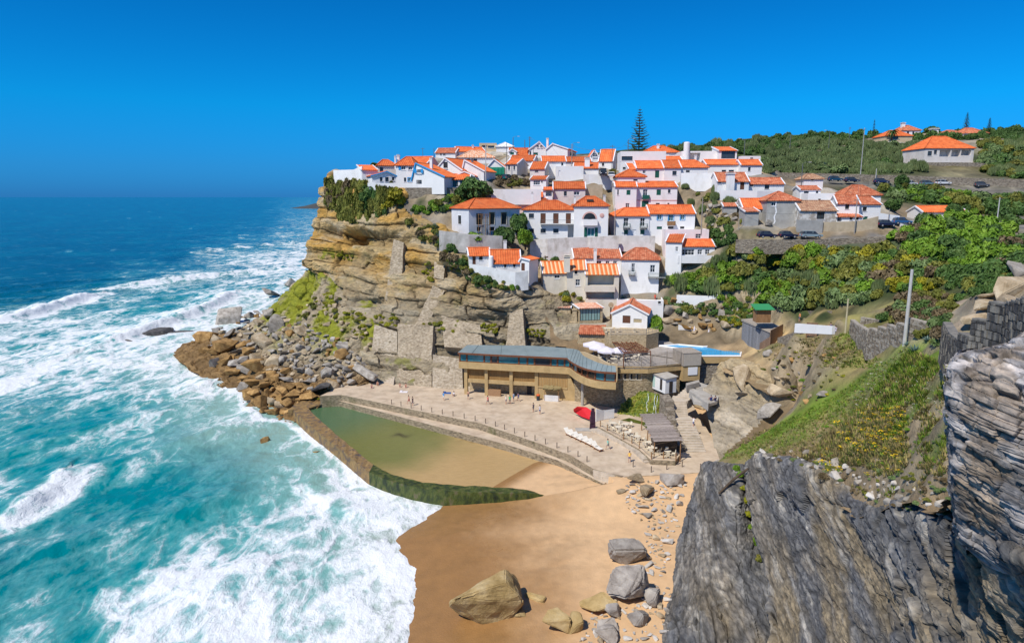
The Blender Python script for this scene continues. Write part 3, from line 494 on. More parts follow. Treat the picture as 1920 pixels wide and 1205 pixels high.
def hill_patch(name, x0, x1, y0, y1, st, fine):
 nx = int((x1-x0)/st)+1; ny = int((y1-y0)/st)+1; X, Y = np.meshgrid(np.linspace(x0, x1, nx), np.linspace(y0, y1, ny))
 m = inside(HILLPOLY, X, Y)
 e = m.copy()
 for dx, dy in ((1, 0), (-1, 0), (0, 1), (0, -1)): e |= np.roll(np.roll(m, dx, 1), dy, 0)
 m = e
 Z = np.zeros(X.size); Cc = np.zeros((X.size, 3)); k = m.ravel()
 z, c = hfield(X.ravel()[k], Y.ravel()[k], True)
 p = np.stack([X.ravel()[k], Y.ravel()[k], z], 1)
 n = fbm(p*(.22, .22, .22), 5)
 amp = .25 if fine else .35
 sl_ = np.zeros(X.shape); Zt = np.full(X.shape, np.nan); Zt.ravel()[k] = z; gy_, gx_ = np.gradient(Zt, st); sl_ = np.nan_to_num(np.hypot(gx_, gy_)).ravel()[k]; stp = sstep(.85, 1.6, sl_)*(1-.75*np.exp(-(c[:, 0]/c[:, 1]-.75)**2/.06))*sstep(400, 250, p[:, 1])
 ss, _, sf = strata(p, 1.7); z = z+stp*(.5*ridged(p*(.16, .16, .5)+3, 4)+.35*ss)
 if fine: stp = np.maximum(stp, .8*np.exp(-((c-np.array(GCOL['R']))**2).sum(1)/.0012)); z = z+np.exp(-((c-np.array(GCOL['R']))**2).sum(1)/.0012)*(.45*ridged(p*(.3, .3, .3)+13, 4))
 wild = 1-np.clip((c[:, 0]-.2)/.25, 0, 1)*.7
 z = z+n*amp*wild
 if fine: z = z-.75*sstep(1.5, .2, pdist(FRONT[len(RIM)+9:], p[:, 0], p[:, 1]))
 # patches of greener and drier growth
 g = sstep(-.15, .5, fbm(p*(.09, .09, .09)+40, 5)); lum = c*(.72+.45*g[:, None])
 z2 = fbm(p*(.5, .5, .5)+9, 4)
 rk = np.array((.36, .29, .19))*(1-.4*sstep(-.2, .4, fbm(p*(.2, .2, .6)+44, 4)))[:, None]*(.55+.45*np.minimum(1, np.minimum(sf, 1-sf)*8))[:, None]; lum = lum*(1-.85*stp)[:, None]+rk*(.85*stp)[:, None]
 lum *= (1+.22*z2)[:, None]
 if fine:
  gr = np.array(GCOL['GR']); near = np.exp(-((c-gr)**2).sum(1)/.0022)
  dry = sstep(-.1, .35, fbm(p*(.13, .05, .1)+70, 5))
  lum = lum*(1-near*dry)[:, None]+np.array((.36, .27, .12))*(near*dry)[:, None]
 Z[k] = z; Cc[k] = np.clip(lum, .01, .8)
 g = np.stack([X, Y, Z.reshape(X.shape)], -1)
 return link('hill', grid_mesh('hill', g, M_ground, attrs={'tint': Cc.reshape(*X.shape, 3)}, mask=m), kind='structure')
hill_patch('hill', 14, 80, 5, 128, .45, True)
hill_patch('hill', -60, 80, 128, 260, .8, False)
hill_patch('hill', 80, 200, 5, 260, 1.2, False)
hill_patch('hill', -60, 620, 260, 720, 4, False)
hill_patch('hill', 200, 620, 5, 260, 4, False)
# ------------------------------------------------------------------ cliffs
def rockify(g, sgn, thick=2.2, a_str=.55, a_big=1.5, a_mid=.5, a_blk=.5, bs=.35, edge=.04, dip=.012):
 nv, nu = g.shape[:2]; n = normals(g)*sgn; p = g.reshape(-1, 3)
 s, i, f = strata(p, thick, 0, dip)
 i2 = np.floor(p[:, 2]/thick/1.0+.35*fbm(p*(.05, .05, .05)+3, 3)+dip*p[:, 0]); hx_ = np.modf(np.abs(np.sin(i2*57.3)*9151.7))[0]
 sc_ = (p[:, 0]*.9+p[:, 1]*.45)*bs+hx_*7+.5*fbm(p*(.15, .15, .15)+15, 3); j = np.floor(sc_); fj = sc_-j
 bid = np.modf(np.abs(np.sin(i2*12.9+j*78.2)*43758.5))[0]; jc = np.minimum(1, np.minimum(fj, 1-fj)*9)
 big = fbm(p*(.06, .06, .05), 4); mid = ridged(p*(.22, .22, .5)+7, 4)
 idv = bid; crack = np.minimum(jc, np.minimum(1, np.minimum(f, 1-f)*9+.15)); rough_ = sstep(-.3, .3, fbm(p*(.1, .1, .1)+55, 3)); crack = 1-(1-crack)*rough_
 disp = a_str*s+a_big*big+a_mid*mid*.5+a_blk*((idv-.5)*1.3+crack*.5-.4)+.12*fbm(p*1.4, 3)
 u = np.linspace(0, 1, nu)[None]; v = np.linspace(0, 1, nv)[:, None]
 fade = np.minimum(1, np.minimum(v, 1-v)/edge)*np.ones_like(u)
 out = g+n*(disp*fade.ravel()).reshape(nv, nu, 1)
 return out, dict(s=s, f=f, crack=crack, idv=idv, big=big, mid=mid, p=p)
M_cliff = mat('cliff_rock', [(.62, .6, .58), (1, 1, 1), (1.25, 1.2, 1.1)], .7, .92, .5, 1.1, (1, 1, 2.4), attr='tint', detail=9)
SGRASS = np.array((.22, .23, .02))
cols = [[(640, 325, 212), (625, 400, 210), (615, 470, 206), (612, 505, 205)],
  [(616, 338, 189), (603, 372, 187), (596, 420, 185), (583, 470, 184), (581, 505, 183)],
  [(632, 343, 185), (622, 390, 182), (612, 440, 179), (600, 490, 178), (606, 522, 177)],
  [(660, 345, 182), (652, 410, 177), (640, 460, 174), (632, 510, 172), (645, 548, 169)],
  [(700, 346, 176.5), (690, 420, 170), (686, 470, 167.5), (684, 530, 164), (700, 578, 160), (690, 640, 153), (690, 705, 148)],
  [(745, 352, 172), (742, 430, 165.5), (740, 500, 161), (738, 560, 157), (732, 630, 151), (722, 716, 146)],
  [(772, 397, 167), (785, 460, 161.5), (795, 530, 156), (800, 600, 151), (800, 660, 147), (800, 727, 143)],
  [(830, 442, 159), (845, 490, 154.5), (858, 550, 151.5), (862, 610, 148.5), (865, 670, 145.5), (868, 738, 142)],
  [(852, 482, 153.5), (872, 530, 150), (890, 580, 149), (905, 620, 147), (915, 690, 144.2), (920, 742, 142)],
  [(878, 517, 150), (897, 547, 148.5), (915, 585, 147.2), (925, 625, 145.7), (935, 690, 144), (940, 742, 142)],
  [(915, 538, 147.3), (942, 556, 147), (958, 586, 146.6), (970, 620, 145.7), (980, 680, 144), (985, 745, 142)],
  [(955, 548, 148), (980, 562, 148.2), (992, 590, 147.2), (1000, 622, 146), (1010, 680, 143.5), (1015, 745, 141)],
  [(1040, 557, 152), (1044, 580, 149), (1048, 605, 146.5), (1052, 640, 143), (1056, 690, 141), (1058, 745, 139)],
  [(1100, 565, 154), (1100, 590, 150), (1100, 625, 145), (1100, 660, 141), (1100, 700, 138), (1100, 745, 136)]]
def cap(c, dx, dy): p_ = [P(*q) for q in c]; return [p_[0]+np.array((dx, dy, -.8))]+p_
g = loft([cap(c, .3, 2.5) for c in cols], 620, 430)
go, D = rockify(g, 1 if normals(g)[200, 300, 1] < 0 else -1, 2.7, .95, 1.1, .7, 1.1, .17, .04, .016)
p = D['p']; px, py, _ = proj(p)
# deep hollows under the hard beds of the upper left face
hol = np.exp(-(((px-690)/75)**2+((py-445-(px-690)*.12)/13)**2)**2)*2.6+np.exp(-(((px-622)/12)**2+((py-440)/16)**2)**2)*2.2+np.exp(-(((px-655)/10)**2+((py-445)/14)**2)**2)*2.2+np.exp(-(((px-668)/60)**2+((py-568)/7)**2)**2)*1.6+np.exp(-(((px-930)/70)**2+((py-605)/14)**2)**2)*1.8
n = normals(g); sg = 1 if n[200, 300, 1] < 0 else -1
go = go-(n*sg)*hol.reshape(go.shape[:2])[..., None]
zz = p[:, 2]
ochre = np.array((.56, .33, .085)); tan = np.array((.50, .36, .17)); grey = np.array((.38, .31, .205)); white = np.array((.56, .49, .36))
t1 = sstep(13, 27, zz+5*D['big']-(px-600)*.012); t2 = sstep(-.25, .4, fbm(p*(.08, .08, .16)+5, 4))
col = grey*(1-t1)[:, None]+(tan*(1-t2)[:, None]+ochre*t2[:, None])*t1[:, None]
t3 = sstep(.1, .5, fbm(p*(.1, .1, .3)+50, 4)); col = col*(1-.5*t3)[:, None]+white*(.5*t3)[:, None]
col *= (.8+.3*D['idv'])[:, None]*(.40+.48*D['crack'])[:, None]*(.90+.18*D['s'])[:, None]
moss = sstep(.2, .5, fbm(p*(.12, .12, .2)+90, 4))*sstep(-.2, .3, fbm(p*.5+4, 3))*(sstep(560, 640, py)*.5+np.exp(-((px-615)/35)**2-((py-480)/14)**2)+.15)
moss = np.clip(moss, 0, 1)*.85
col = col*(1-moss)[:, None]+SGRASS*moss[:, None]
link('cliff', grid_mesh('cliff', go, M_cliff, attrs={'tint': col.reshape(*g.shape)}, smooth=False), kind='structure')
# talus slope below the headland
tal = [[(640, 470, 215), (560, 580, 215), (480, 640, 212)],
 [(597, 495, 186), (585, 508, 187), (545, 545, 190), (490, 598, 194), (430, 632, 197), (372, 640, 199), (335, 655, 200)],
 [(592, 500, 179), (596, 530, 180), (560, 580, 179), (500, 620, 179), (440, 652, 178), (390, 672, 175), (350, 690, 173)],
 [(640, 535, 171), (620, 570, 168), (580, 615, 165), (530, 650, 163), (480, 690, 160), (462, 715, 157), (435, 740, 153)],
 [(700, 570, 162), (680, 605, 157.5), (640, 645, 154), (590, 680, 152), (540, 705, 151), (500, 722, 149.5), (455, 752, 147)],
 [(735, 600, 157), (705, 640, 152.5), (665, 680, 149), (620, 705, 146.5), (575, 730, 143.5), (520, 760, 140), (465, 782, 138)],
 [(735, 660, 153), (715, 690, 149.5), (680, 712, 146.5), (640, 728, 143.5), (600, 745, 140.5), (555, 770, 137), (500, 795, 134)],
 [(740, 705, 150), (720, 716, 147), (690, 722, 145), (660, 732, 142.5), (632, 748, 139), (580, 775, 135), (545, 800, 131)]]
T = loft([[P(*q) for q in c] for c in tal], 420, 340)
nT = normals(T); sgT = 1 if nT[170, 200, 2] > 0 else -1
p = T.reshape(-1, 3); d1, d2, idv = worley(p*(.3, .3, .3)); hgt = .9*(idv-.5)+np.minimum(1, (d2-d1)*5)*.6+.5*fbm(p*.5, 4)
Tg = T+nT*sgT*hgt.reshape(T.shape[:2])[..., None]*.9
px, py, _ = proj(p)
hi = sstep(9, 16, p[:, 2]+2.5*fbm(p*.15, 3)); mo = sstep(6, 12, p[:, 2]+2.5*fbm(p*.15, 3))*sstep(-.28, .12, fbm(p*(.13, .13, .1)+33, 5))
low = sstep(7, 3, p[:, 2])
col = np.array((.33, .27, .18))*(1-low)[:, None]+np.array((.22, .135, .055))*low[:, None]
col = col*(.7+.5*idv)[:, None]; col = col*(1-mo)[:, None]+(SGRASS*1.05)*mo[:, None]
link('talus_slope', grid_mesh('talus_slope', Tg, M_cliff, attrs={'tint': col.reshape(*T.shape)}, smooth=False), kind='structure')
# cliff of the small bay behind the stairs
bay = [[(1360, 690, 126), (1345, 705, 125), (1322, 730, 124)], [(1388, 690, 121.5), (1365, 715, 121), (1320, 752, 120)],
 [(1430, 710, 116), (1385, 762, 115), (1333, 805, 112.5)], [(1470, 745, 109), (1425, 805, 107.5), (1345, 872, 104)],
 [(1500, 790, 100), (1450, 840, 99), (1360, 915, 98)], [(1460, 820, 93.5), (1410, 850, 94), (1345, 905, 95.5)], [(1352, 863, 93.5), (1338, 880, 94), (1318, 905, 96)]]
B = loft([cap(c, 5, 2) for c in bay], 300, 200); sgB = 1 if normals(B)[100, 150, 0] < 0 else -1
Bo, D = rockify(B, sgB, 1.6, .2, .9, .9, .35, .45); p = D['p']
t = sstep(-.2, .5, fbm(p*(.12, .12, .35)+8, 4)); hi = sstep(9, 13.5, p[:, 2]+2*D['big'])
col = np.array((.38, .32, .23))*(1-t)[:, None]+np.array((.5, .43, .33))*t[:, None]
col = col*(1-hi*.45)[:, None]+np.array((.5, .36, .16))*(hi*.45)[:, None]; col *= (.7+.3*D['crack'])[:, None]*(.85+.25*D['idv'])[:, None]
link('cliff', grid_mesh('cliff', Bo, M_cliff, attrs={'tint': col.reshape(*B.shape)}, smooth=False), kind='structure')
# ------------------------------------------------------------------ dark slab cliff of the near headland
def bedded(g, sgn, u, v, w, amp=1.0, edge=.03, th=.8, kb=.5, kf=.9, kblk=.5, bl=3.):
 """rock split along tilted beds; u, v along the bed, w across it"""
 nv, nu = g.shape[:2]; n = normals(g)*sgn; p = g.reshape(-1, 3); q = np.stack([p@np.array(u), p@np.array(v), p@np.array(w)], 1)
 b = fbm(q*(.05, .05, .22), 4); wq = q[:, 2]/th+.5*fbm(q*(.09, .09, .3)+5, 3); i = np.floor(wq); f = wq-i
 hsh = np.modf(np.abs(np.sin(i*91.7)*4375.5))[0]; step = (hsh*2-1)+f*.8
 r = ridged(q*(.12, .35, 1.1)+11, 5); fine = fbm(q*(.6, .6, 2.4), 4)
 d1, d2, idv = worley(q*(.22, .3, .7)); crack = np.minimum(1, (d2-d1)*6); e1, e2, ide = worley(q*(.22, .8, 2.0)+.3*np.stack([perlin(q*.5)]*3, 1)); ck2 = np.minimum(1, (e2-e1)*5)
 msk = (.25+1.4*sstep(-.2, .45, fbm(p*(.07, .07, .07)+66, 3)))*(1-.55*sstep(58, 74, p[:, 1])); lj = np.floor(q[:, 2]/(th*.7)+.8*fbm(q*(.06, .1, .25)+21, 3)); lf = q[:, 2]/(th*.7)+.8*fbm(q*(.06, .1, .25)+21, 3)-lj; hl = np.modf(np.abs(np.sin(lj*37.7)*911.3))[0]
 xa = q[:, 0]/bl+hl*9+.35*fbm(q*.5+3, 3); xb = q[:, 1]/(bl*.8)+hl*5; ja, jb = np.floor(xa), np.floor(xb); hb_ = np.modf(np.abs(np.sin(lj*12.9+ja*78.2+jb*41.3)*43758.5))[0]; eg = np.minimum(np.minimum(xa-ja, 1-xa+ja), np.minimum(np.minimum(xb-jb, 1-xb+jb), np.minimum(lf, 1-lf))); gap = sstep(0, .06, eg)
 disp = .06*fbm(p*2.2, 4)+kblk*msk*((hb_-.5)*1.2+.3*gap)+amp*(kb*b+.10*step+.10*r+.22*fine+.30*(idv-.5)+.2*crack+kf*((ide-.5)*.5+.35*ck2)); crack = crack*(.6+.4*ck2)*(.6+.4*gap)
 vv = np.linspace(0, 1, nv)[:, None]; fade = (np.minimum(1, np.minimum(vv, (1-vv)*1.5)/edge)*np.ones((1, nu))).ravel()
 return g+n*(disp*fade).reshape(nv, nu, 1), dict(q=q, b=b, step=step, r=r, crack=crack, idv=idv, fine=fine, p=p)
near = [[(1356, 862, 97), (1345, 905, 98), (1340, 960, 96)],
  [(1325, 868, 91.5), (1312, 905, 91), (1298, 950, 88), (1288, 990, 85), (1284, 1015, 84.5)],
  [(1330, 873, 88), (1302, 960, 85.5), (1276, 1050, 77), (1266, 1100, 76)],
  [(1352, 880, 83), (1322, 980, 79), (1286, 1100, 70.3), (1256, 1180, 65.5), (1246, 1220, 65)],
  [(1390, 885, 80.5), (1368, 1000, 74), (1335, 1130, 66), (1258, 1260, 59.3), (1240, 1310, 58.5)],
  [(1402, 880, 82), (1420, 1000, 76.5), (1452, 1150, 65.3), (1420, 1330, 55.5), (1400, 1390, 54.5)],
  [(1409, 858, 79.2), (1412, 960, 74), (1450, 1110, 64.5), (1470, 1330, 56)],
  [(1430, 862, 75.5), (1450, 1000, 68), (1480, 1150, 60.5), (1480, 1420, 52)],
  [(1530, 889, 62), (1560, 1040, 55), (1580, 1250, 48), (1560, 1600, 44)],
  [(1620, 957, 50), (1655, 1100, 45), (1690, 1350, 39), (1650, 1900, 37)],
  [(1700, 951, 45), (1740, 1100, 39), (1790, 1350, 33), (1800, 2000, 31)],
  [(1790, 985, 36), (1840, 1120, 31), (1900, 1400, 26), (1950, 2400, 24)],
  [(1860, 1010, 28), (1920, 1130, 25), (2050, 1500, 20), (2100, 2800, 19)],
  [(1950, 1052, 22.5), (2050, 1200, 20), (2250, 1600, 16), (2400, 3200, 15)],
  [(2500, 1500, 13), (2700, 1800, 12), (2900, 2200, 11), (3000, 4200, 10)]]
N = loft([cap(c, 3.2, .3) for c in near], 800, 480); N[..., 2] = np.maximum(N[..., 2], -2)
sgN = 1 if normals(N)[200, 400, 0] < 0 else -1
bu = np.array((.15, .98, .1)); bw = np.array((-.72, .0, .69)); bw = bw-bu*np.dot(bw, bu)/np.dot(bu, bu); bw /= np.linalg.norm(bw); bu /= np.linalg.norm(bu); bv = np.cross(bw, bu)
ax = np.array((-.1, -.98, -.17)); ax /= np.linalg.norm(ax); ay = np.cross(ax, (-.85, 0, .5)); ay /= np.linalg.norm(ay); az = np.cross(ax, ay)
No, D = bedded(N, sgN, ax, az, ay, .55, .02, 1.9, .6, .25, .55, 4.5)
p = D['p']; q = D['q']
slate = np.array((.135, .135, .138)); brown = np.array((.25, .20, .13)); pale = np.array((.46, .43, .38))
t = sstep(-.25, .45, fbm(q*(.06, .12, .3)+2, 4)); l = sstep(.15, .7, fbm(q*(.14, .3, .9)+60, 5)); lich = sstep(.25, .6, fbm(p*.8+4, 4))*sstep(-.3, .3, fbm(p*.1+77, 3))
top = np.repeat(np.linspace(1, 0, N.shape[0]), N.shape[1]); edgep = sstep(.82, .98, top+.12*fbm(p*.3, 3))
t = t*(1-.6*sstep(52, 66, p[:, 1])); col = slate*(1-t)[:, None]+brown*t[:, None]; l = np.clip(l*.55+edgep*.6, 0, .9); col = col*(1-l)[:, None]+pale*l[:, None]
col = col*(1-.25*lich)[:, None]+pale*(.25*lich)[:, None]; col *= (.55+.45*D['crack'])[:, None]*(.8+.3*D['idv'])[:, None]
M_slate = mat('slate_rock', [(.55, .55, .55), (1, 1, 1), (1.6, 1.55, 1.45)], 2.0, .8, .10, 3.2, (.55, .9, 1.6), attr='tint', detail=11, spec=.2, vattr='bed', contrast=(.34, .66))
link('cliff', grid_mesh('cliff', No, M_slate, attrs={'tint': col.reshape(*N.shape), 'bed': q.reshape(*N.shape)}, smooth=False), kind='structure')
# pale layered outcrop beside the camera
oc = [[(1830, 652, 40), (1815, 700, 40), (1812, 800, 40), (1815, 1000, 40)],
 [(1800, 655, 35), (1792, 690, 34), (1790, 740, 34), (1800, 850, 34), (1810, 960, 34), (1820, 1060, 34)],
 [(1798, 662, 30), (1781, 690, 28.5), (1776, 745, 28), (1784, 830, 28), (1795, 930, 28), (1812, 1030, 28.5)],
 [(1850, 650, 30), (1820, 690, 27.5), (1806, 760, 26.6), (1816, 860, 26.4), (1832, 950, 26.6), (1850, 1060, 27)],
 [(1890, 640, 29), (1866, 690, 26.4), (1856, 780, 25.2), (1868, 880, 25), (1885, 970, 25), (1900, 1080, 25.3)],
 [(1960, 600, 29), (1930, 680, 25.6), (1920, 780, 24.2), (1930, 880, 23.8), (1945, 990, 23.6), (1960, 1090, 23.6)],
 [(2100, 560, 29), (2080, 660, 25), (2060, 780, 23.3), (2060, 880, 22.8), (2080, 1000, 22), (2100, 1120, 21.5)]]
O = loft([[P(*q) for q in c] for c in oc], 420, 420); sgO = 1 if normals(O)[200, 200, 1] < 0 else -1
ou = np.array((.15, -.95, -.06)); ou /= np.linalg.norm(ou); ow = np.cross(ou, (.95, .1, -.2)); ow /= np.linalg.norm(ow); ov = np.cross(ow, ou)
if ow[2] < 0: ow = -ow
Oo, D = bedded(O, sgO, ou, ov, ow, .15, .10, .42, 1., .5, .26, 1.0); p = D['p']; q = D['q']
i = np.floor(q[:, 2]/.21+.8*fbm(q*(.2, .2, .5)+1, 3)); fr = q[:, 2]/.21+.8*fbm(q*(.2, .2, .5)+1, 3)-i
Oo = Oo-(normals(O)*sgO)*((np.exp(-(np.minimum(fr, 1-fr)/.12)**2)*sstep(-.1, .3, fbm(q*(.3, .3, .8)+30, 3))*.07)).reshape(O.shape[:2])[..., None]
t = sstep(-.3, .4, fbm(q*(.4, .4, 1.2), 5)); col = np.array((.17, .16, .155))*(1-t)[:, None]+np.array((.47, .435, .415))*t[:, None]
wr = sstep(.2, .5, fbm(p*(.35, .35, .35)+20, 4)); col = col*(1-.6*wr)[:, None]+np.array((.27, .2, .13))*(.6*wr)[:, None]
col *= (.6+.4*D['crack'])[:, None]
link('rock_outcrop', grid_mesh('rock_outcrop', Oo, M_slate, attrs={'tint': col.reshape(*O.shape), 'bed': q.reshape(*O.shape)}, smooth=False), kind='structure')
# ------------------------------------------------------------------ beach
SHORE = [PZ(*q, 0.0) for q in ((700, 1500), (748, 1205), (765, 1130), (772, 1075), (742, 1030), (728, 1015), (760, 990), (800, 965), (832, 945), (845, 925))]
shl = [(s[0], s[1]) for s in SHORE]+[tuple(PZ(*q, 0)[:2]) for q in ((800, 935), (740, 922), (690, 900), (620, 845), (560, 800), (540, 790), (490, 790), (462, 760), (455, 720), (400, 692), (365, 665), (380, 640), (440, 610), (520, 560))]+[(-58, 300), (-45, 420), (-120, 900), (-560, 2300), (-1200, 9000), (-1200, 60000)]
SEAP = shl+[(-90000, 60000), (-90000, -2000), (-20, -2000)]
X, Y = np.meshgrid(np.linspace(-40, 40, 400), np.linspace(40, 150, 440)); _ = 0
sd = pdist(shl, X, Y)*np.where(inside(SEAP, X, Y), -1, 1)
Z = np.where(sd > 0, 2.1*(1-np.exp(-sd/16))+.012*sd, sd*.12); pp_ = np.stack([X, Y, Z], -1).reshape(-1, 3)
Z = Z+(.07*fbm(pp_*.3, 3)+.03*fbm(pp_*1.6, 3)).reshape(Z.shape)*sstep(1, 9, sd)
Z = np.maximum(Z, -3); prl = [PZ(*q, 3.9)[:2] for q in ((1168, 897), (1240, 893), (1300, 889), (1345, 880))]; Z = np.maximum(Z, np.where(inside(SEAP, X, Y), -9, 3.85-.20*np.maximum(0, pdist(prl, X, Y)-.5)))
M_sand = None
wet = sstep(24, 6, sd+2.5*fbm(pp_*.12, 4).reshape(X.shape)+1.5*fbm(pp_*.5+7, 3).reshape(X.shape))
ZP = 1.5
pool_back = [(640, 750), (700, 767), (770, 784), (830, 800), (900, 815), (1000, 845), (1045, 862)]
pool_front = [(910, 914), (850, 911), (785, 903), (738, 890), (700, 871), (640, 822), (600, 787), (574, 765)]
psh = [PZ(*q, ZP)[:2] for q in ((1060, 850), (1030, 858), (1000, 868), (958, 892), (925, 912), (915, 935))]
pin = [PZ(*q, ZP)[:2] for q in pool_back+[(1130, 905), (1150, 930), (1025, 932)]+pool_front]
inp = inside(pin, X, Y); psd = pdist(psh, X, Y)*np.where(inside(psh+[(60, 60), (60, 140)], X, Y), 1, -1)
Zp = ZP+np.where(psd > 0, .06*psd, .10*psd)
Z = np.where(inp, np.minimum(np.maximum(Z, ZP+.3), np.maximum(Zp, -.8)), Z)
wet = np.where(inp, sstep(3.5, .5, psd), wet)
SANDXY = (X, Y, Z)
kelp = sstep(.42, .62, fbm(pp_*(.12, .35, .2)+13, 5)).reshape(X.shape)*sstep(6, 14, sd)*.15
foot = fbm(pp_*(.8, .8, .8)+3, 4).reshape(X.shape)
dry = np.array((.64, .42, .23)); wetc = np.array((.31, .165, .06))
col = dry*(1-wet)[..., None]+wetc*wet[..., None]; col = col*(1-kelp)[..., None]+np.array((.2, .14, .08))*kelp[..., None]; col *= (1+.06*foot)[..., None]
M_sand = mat('beach_sand', [(.9, .9, .9), (1.08, 1.06, 1.03)], .6, .8, .06, 5., attr='tint', detail=9)
_n = M_sand.node_tree.nodes; _l = M_sand.node_tree.links
_a = _n.new('ShaderNodeAttribute'); _a.attribute_name = 'wet'; _m = _n.new('ShaderNodeMapRange'); _m.inputs[3].default_value = .9; _m.inputs[4].default_value = .2
_l.new(_a.outputs['Fac'], _m.inputs[0]); _l.new(_m.outputs[0], _n['Principled BSDF'].inputs['Roughness'])
link('beach', grid_mesh('beach', np.stack([X, Y, Z], -1), M_sand, attrs={'tint': col, 'wet': wet[..., None]}), kind='structure')
# ------------------------------------------------------------------ sea
def crest_side(poly, x, y):
 d = np.full(x.shape, 1e9); s = np.ones(x.shape); n = len(poly)
 for i in range(n-1):
  ax, ay = poly[i]; bx, by = poly[i+1]; L = (bx-ax)**2+(by-ay)**2+1e-12
  t = np.clip(((x-ax)*(bx-ax)+(y-ay)*(by-ay))/L, 0, 1); k = np.hypot(x-ax-t*(bx-ax), y-ay-t*(by-ay)); m = k < d
  d = np.where(m, k, d); c = (bx-ax)*(y-ay)-(by-ay)*(x-ax); s = np.where(m, np.where(c < 0, 1, -1), s)
 return s
ang = np.linspace(math.radians(-72), math.radians(17), 900); rr = np.concatenate([np.geomspace(26, 420, 580), np.geomspace(425, 90000, 150)])
A_, R_ = np.meshgrid(ang, rr); X = R_*np.sin(A_); Y = R_*np.cos(A_)
pts = np.stack([X, Y, np.zeros_like(X)], -1).reshape(-1, 3); px, py, pz = proj(pts)
FY = [369, 385, 420, 450, 480, 510, 540, 570, 600, 640, 680, 720, 760, 800, 850, 900, 940, 980, 1020, 1060, 1100, 1150, 1205, 1300]
FM = ['00000002222', '00000003433', '00000014555', '00000135666', '00000467777', '00024567777', '10135667777', '24554676777', '56667777777', '78877777777', '88888788888', '88777778888', '54554455777',
 '43454433666', '34444325788', '73332235888', '71112347899', '23333467899', '23345678999', '12245788999', '23258999999', '43379999999', '44389999999', '44499999999']
FG = np.array([[int(ch) for ch in r] for r in FM], float)/9
def lut(G, px, py):
 xi = np.clip(px/80, 0, G.shape[1]-1.001); yi = np.interp(py, FY, np.arange(len(FY))); yi = np.clip(yi, 0, len(FY)-1.001)
 x0 = xi.astype(int); y0 = yi.astype(int); fx = xi-x0; fy = yi-y0; fx = fx*fx*(3-2*fx); fy = fy*fy*(3-2*fy)
 return (G[y0, x0]*(1-fx)+G[y0, x0+1]*fx)*(1-fy)+(G[y0+1, x0]*(1-fx)+G[y0+1, x0+1]*fx)*fy
wob = np.stack([fbm(pts*.03+3, 3), fbm(pts*.03+31, 3)], 1)
foam = lut(FG, px+wob[:, 0]*45, py+wob[:, 1]*22)
foam = np.minimum(foam*(1+.35*fbm(pts*.025+47, 3)), .86+.14*fbm(pts*.05+17, 3))
# swell and chop
wd = np.array((.80, -.60)); s1 = pts[:, 0]*wd[0]+pts[:, 1]*wd[1]; s2 = pts[:, 0]*.6+pts[:, 1]*.8
ph = s1*2*math.pi/23+2.2*fbm(pts*.012+5, 3); sw = .42*(1-np.abs(np.sin(ph/2))**.8*1.6)
chop = .30*fbm(pts*.11, 5)+.10*ridged(pts*.3+9, 4)
calm = sstep(900, 200, R_.ravel()); z = (sw+chop)*calm
shd = pdist(shl, pts[:, 0], pts[:, 1])*np.where(inside(SEAP, pts[:, 0], pts[:, 1]), 1, -1)
shw = np.where((shd < 14), sstep(-3, 14, shd), 1); z = z*(.12+.88*shw)
for w_pts, hgt, wid, fo in (([(-80, 614), (0, 604), (60, 591), (130, 569), (185, 552)], 2.6, 6, 1), ([(-80, 1000), (0, 978), (50, 952), (90, 922), (117, 893)], 1.9, 4, 1), ([(360, 474), (400, 469), (480, 462), (560, 455), (610, 452)], 2.2, 7, .8),
 ([(200, 542), (300, 530), (420, 516), (560, 500)], 2.0, 6, .9), ([(170, 655), (300, 613), (380, 582), (440, 550)], 2.3, 6, 1), ([(300, 748), (400, 718), (462, 700)], 1.2, 4, .7), ([(560, 880), (600, 930), (660, 965), (760, 985)], .5, 2.5, .8),
 ([(190, 1020), (300, 985), (400, 950), (520, 930)], .9, 4, .25), ([(520, 745), (430, 800), (300, 850)], .9, 5, .15), ([(330, 1180), (420, 1110), (560, 1070), (700, 1040)], .5, 3, .6)):
 cv = [PZ(*q, 0)[:2] for q in w_pts]; cv = [tuple(q) for q in catmull(np.array([(a, b, 0) for a, b in cv]), 24)[:, :2]]
 d = pdist(cv, pts[:, 0], pts[:, 1]); ends = np.minimum(np.hypot(pts[:, 0]-cv[-1][0], pts[:, 1]-cv[-1][1]), np.hypot(pts[:, 0]-cv[0][0], pts[:, 1]-cv[0][1]))
 sgn = crest_side(cv, pts[:, 0], pts[:, 1])
 taper = sstep(0, 14, ends)*.7+.3
 z = z+hgt*taper*np.where(sgn > 0, np.exp(-(d/(wid*.45))**2), np.exp(-(d/(wid*1.3))**2))*(1+.25*fbm(pts*.25+2, 3))
 foam = np.maximum(foam, fo*np.where(sgn > 0, sstep(wid*2.2, wid*.6, d), sstep(wid*.9, 0, d))*(.75+.25*taper))
edge = sstep(2.5, .2, np.abs(shd-.6)); z = z+.10*sstep(3, .5, np.abs(shd-1.2))+.08*fbm(pts*.6, 3)*sstep(8, 0, np.abs(shd)); foam = np.maximum(foam, edge*.95)
whitecap = sstep(.62, .8, fbm(pts*(.035, .035, .035)+88, 3))*sstep(250, 420, R_.ravel())*.55
foam = np.maximum(foam, whitecap*(.5+.5*sstep(0, .3, fbm(pts*.01, 2))))
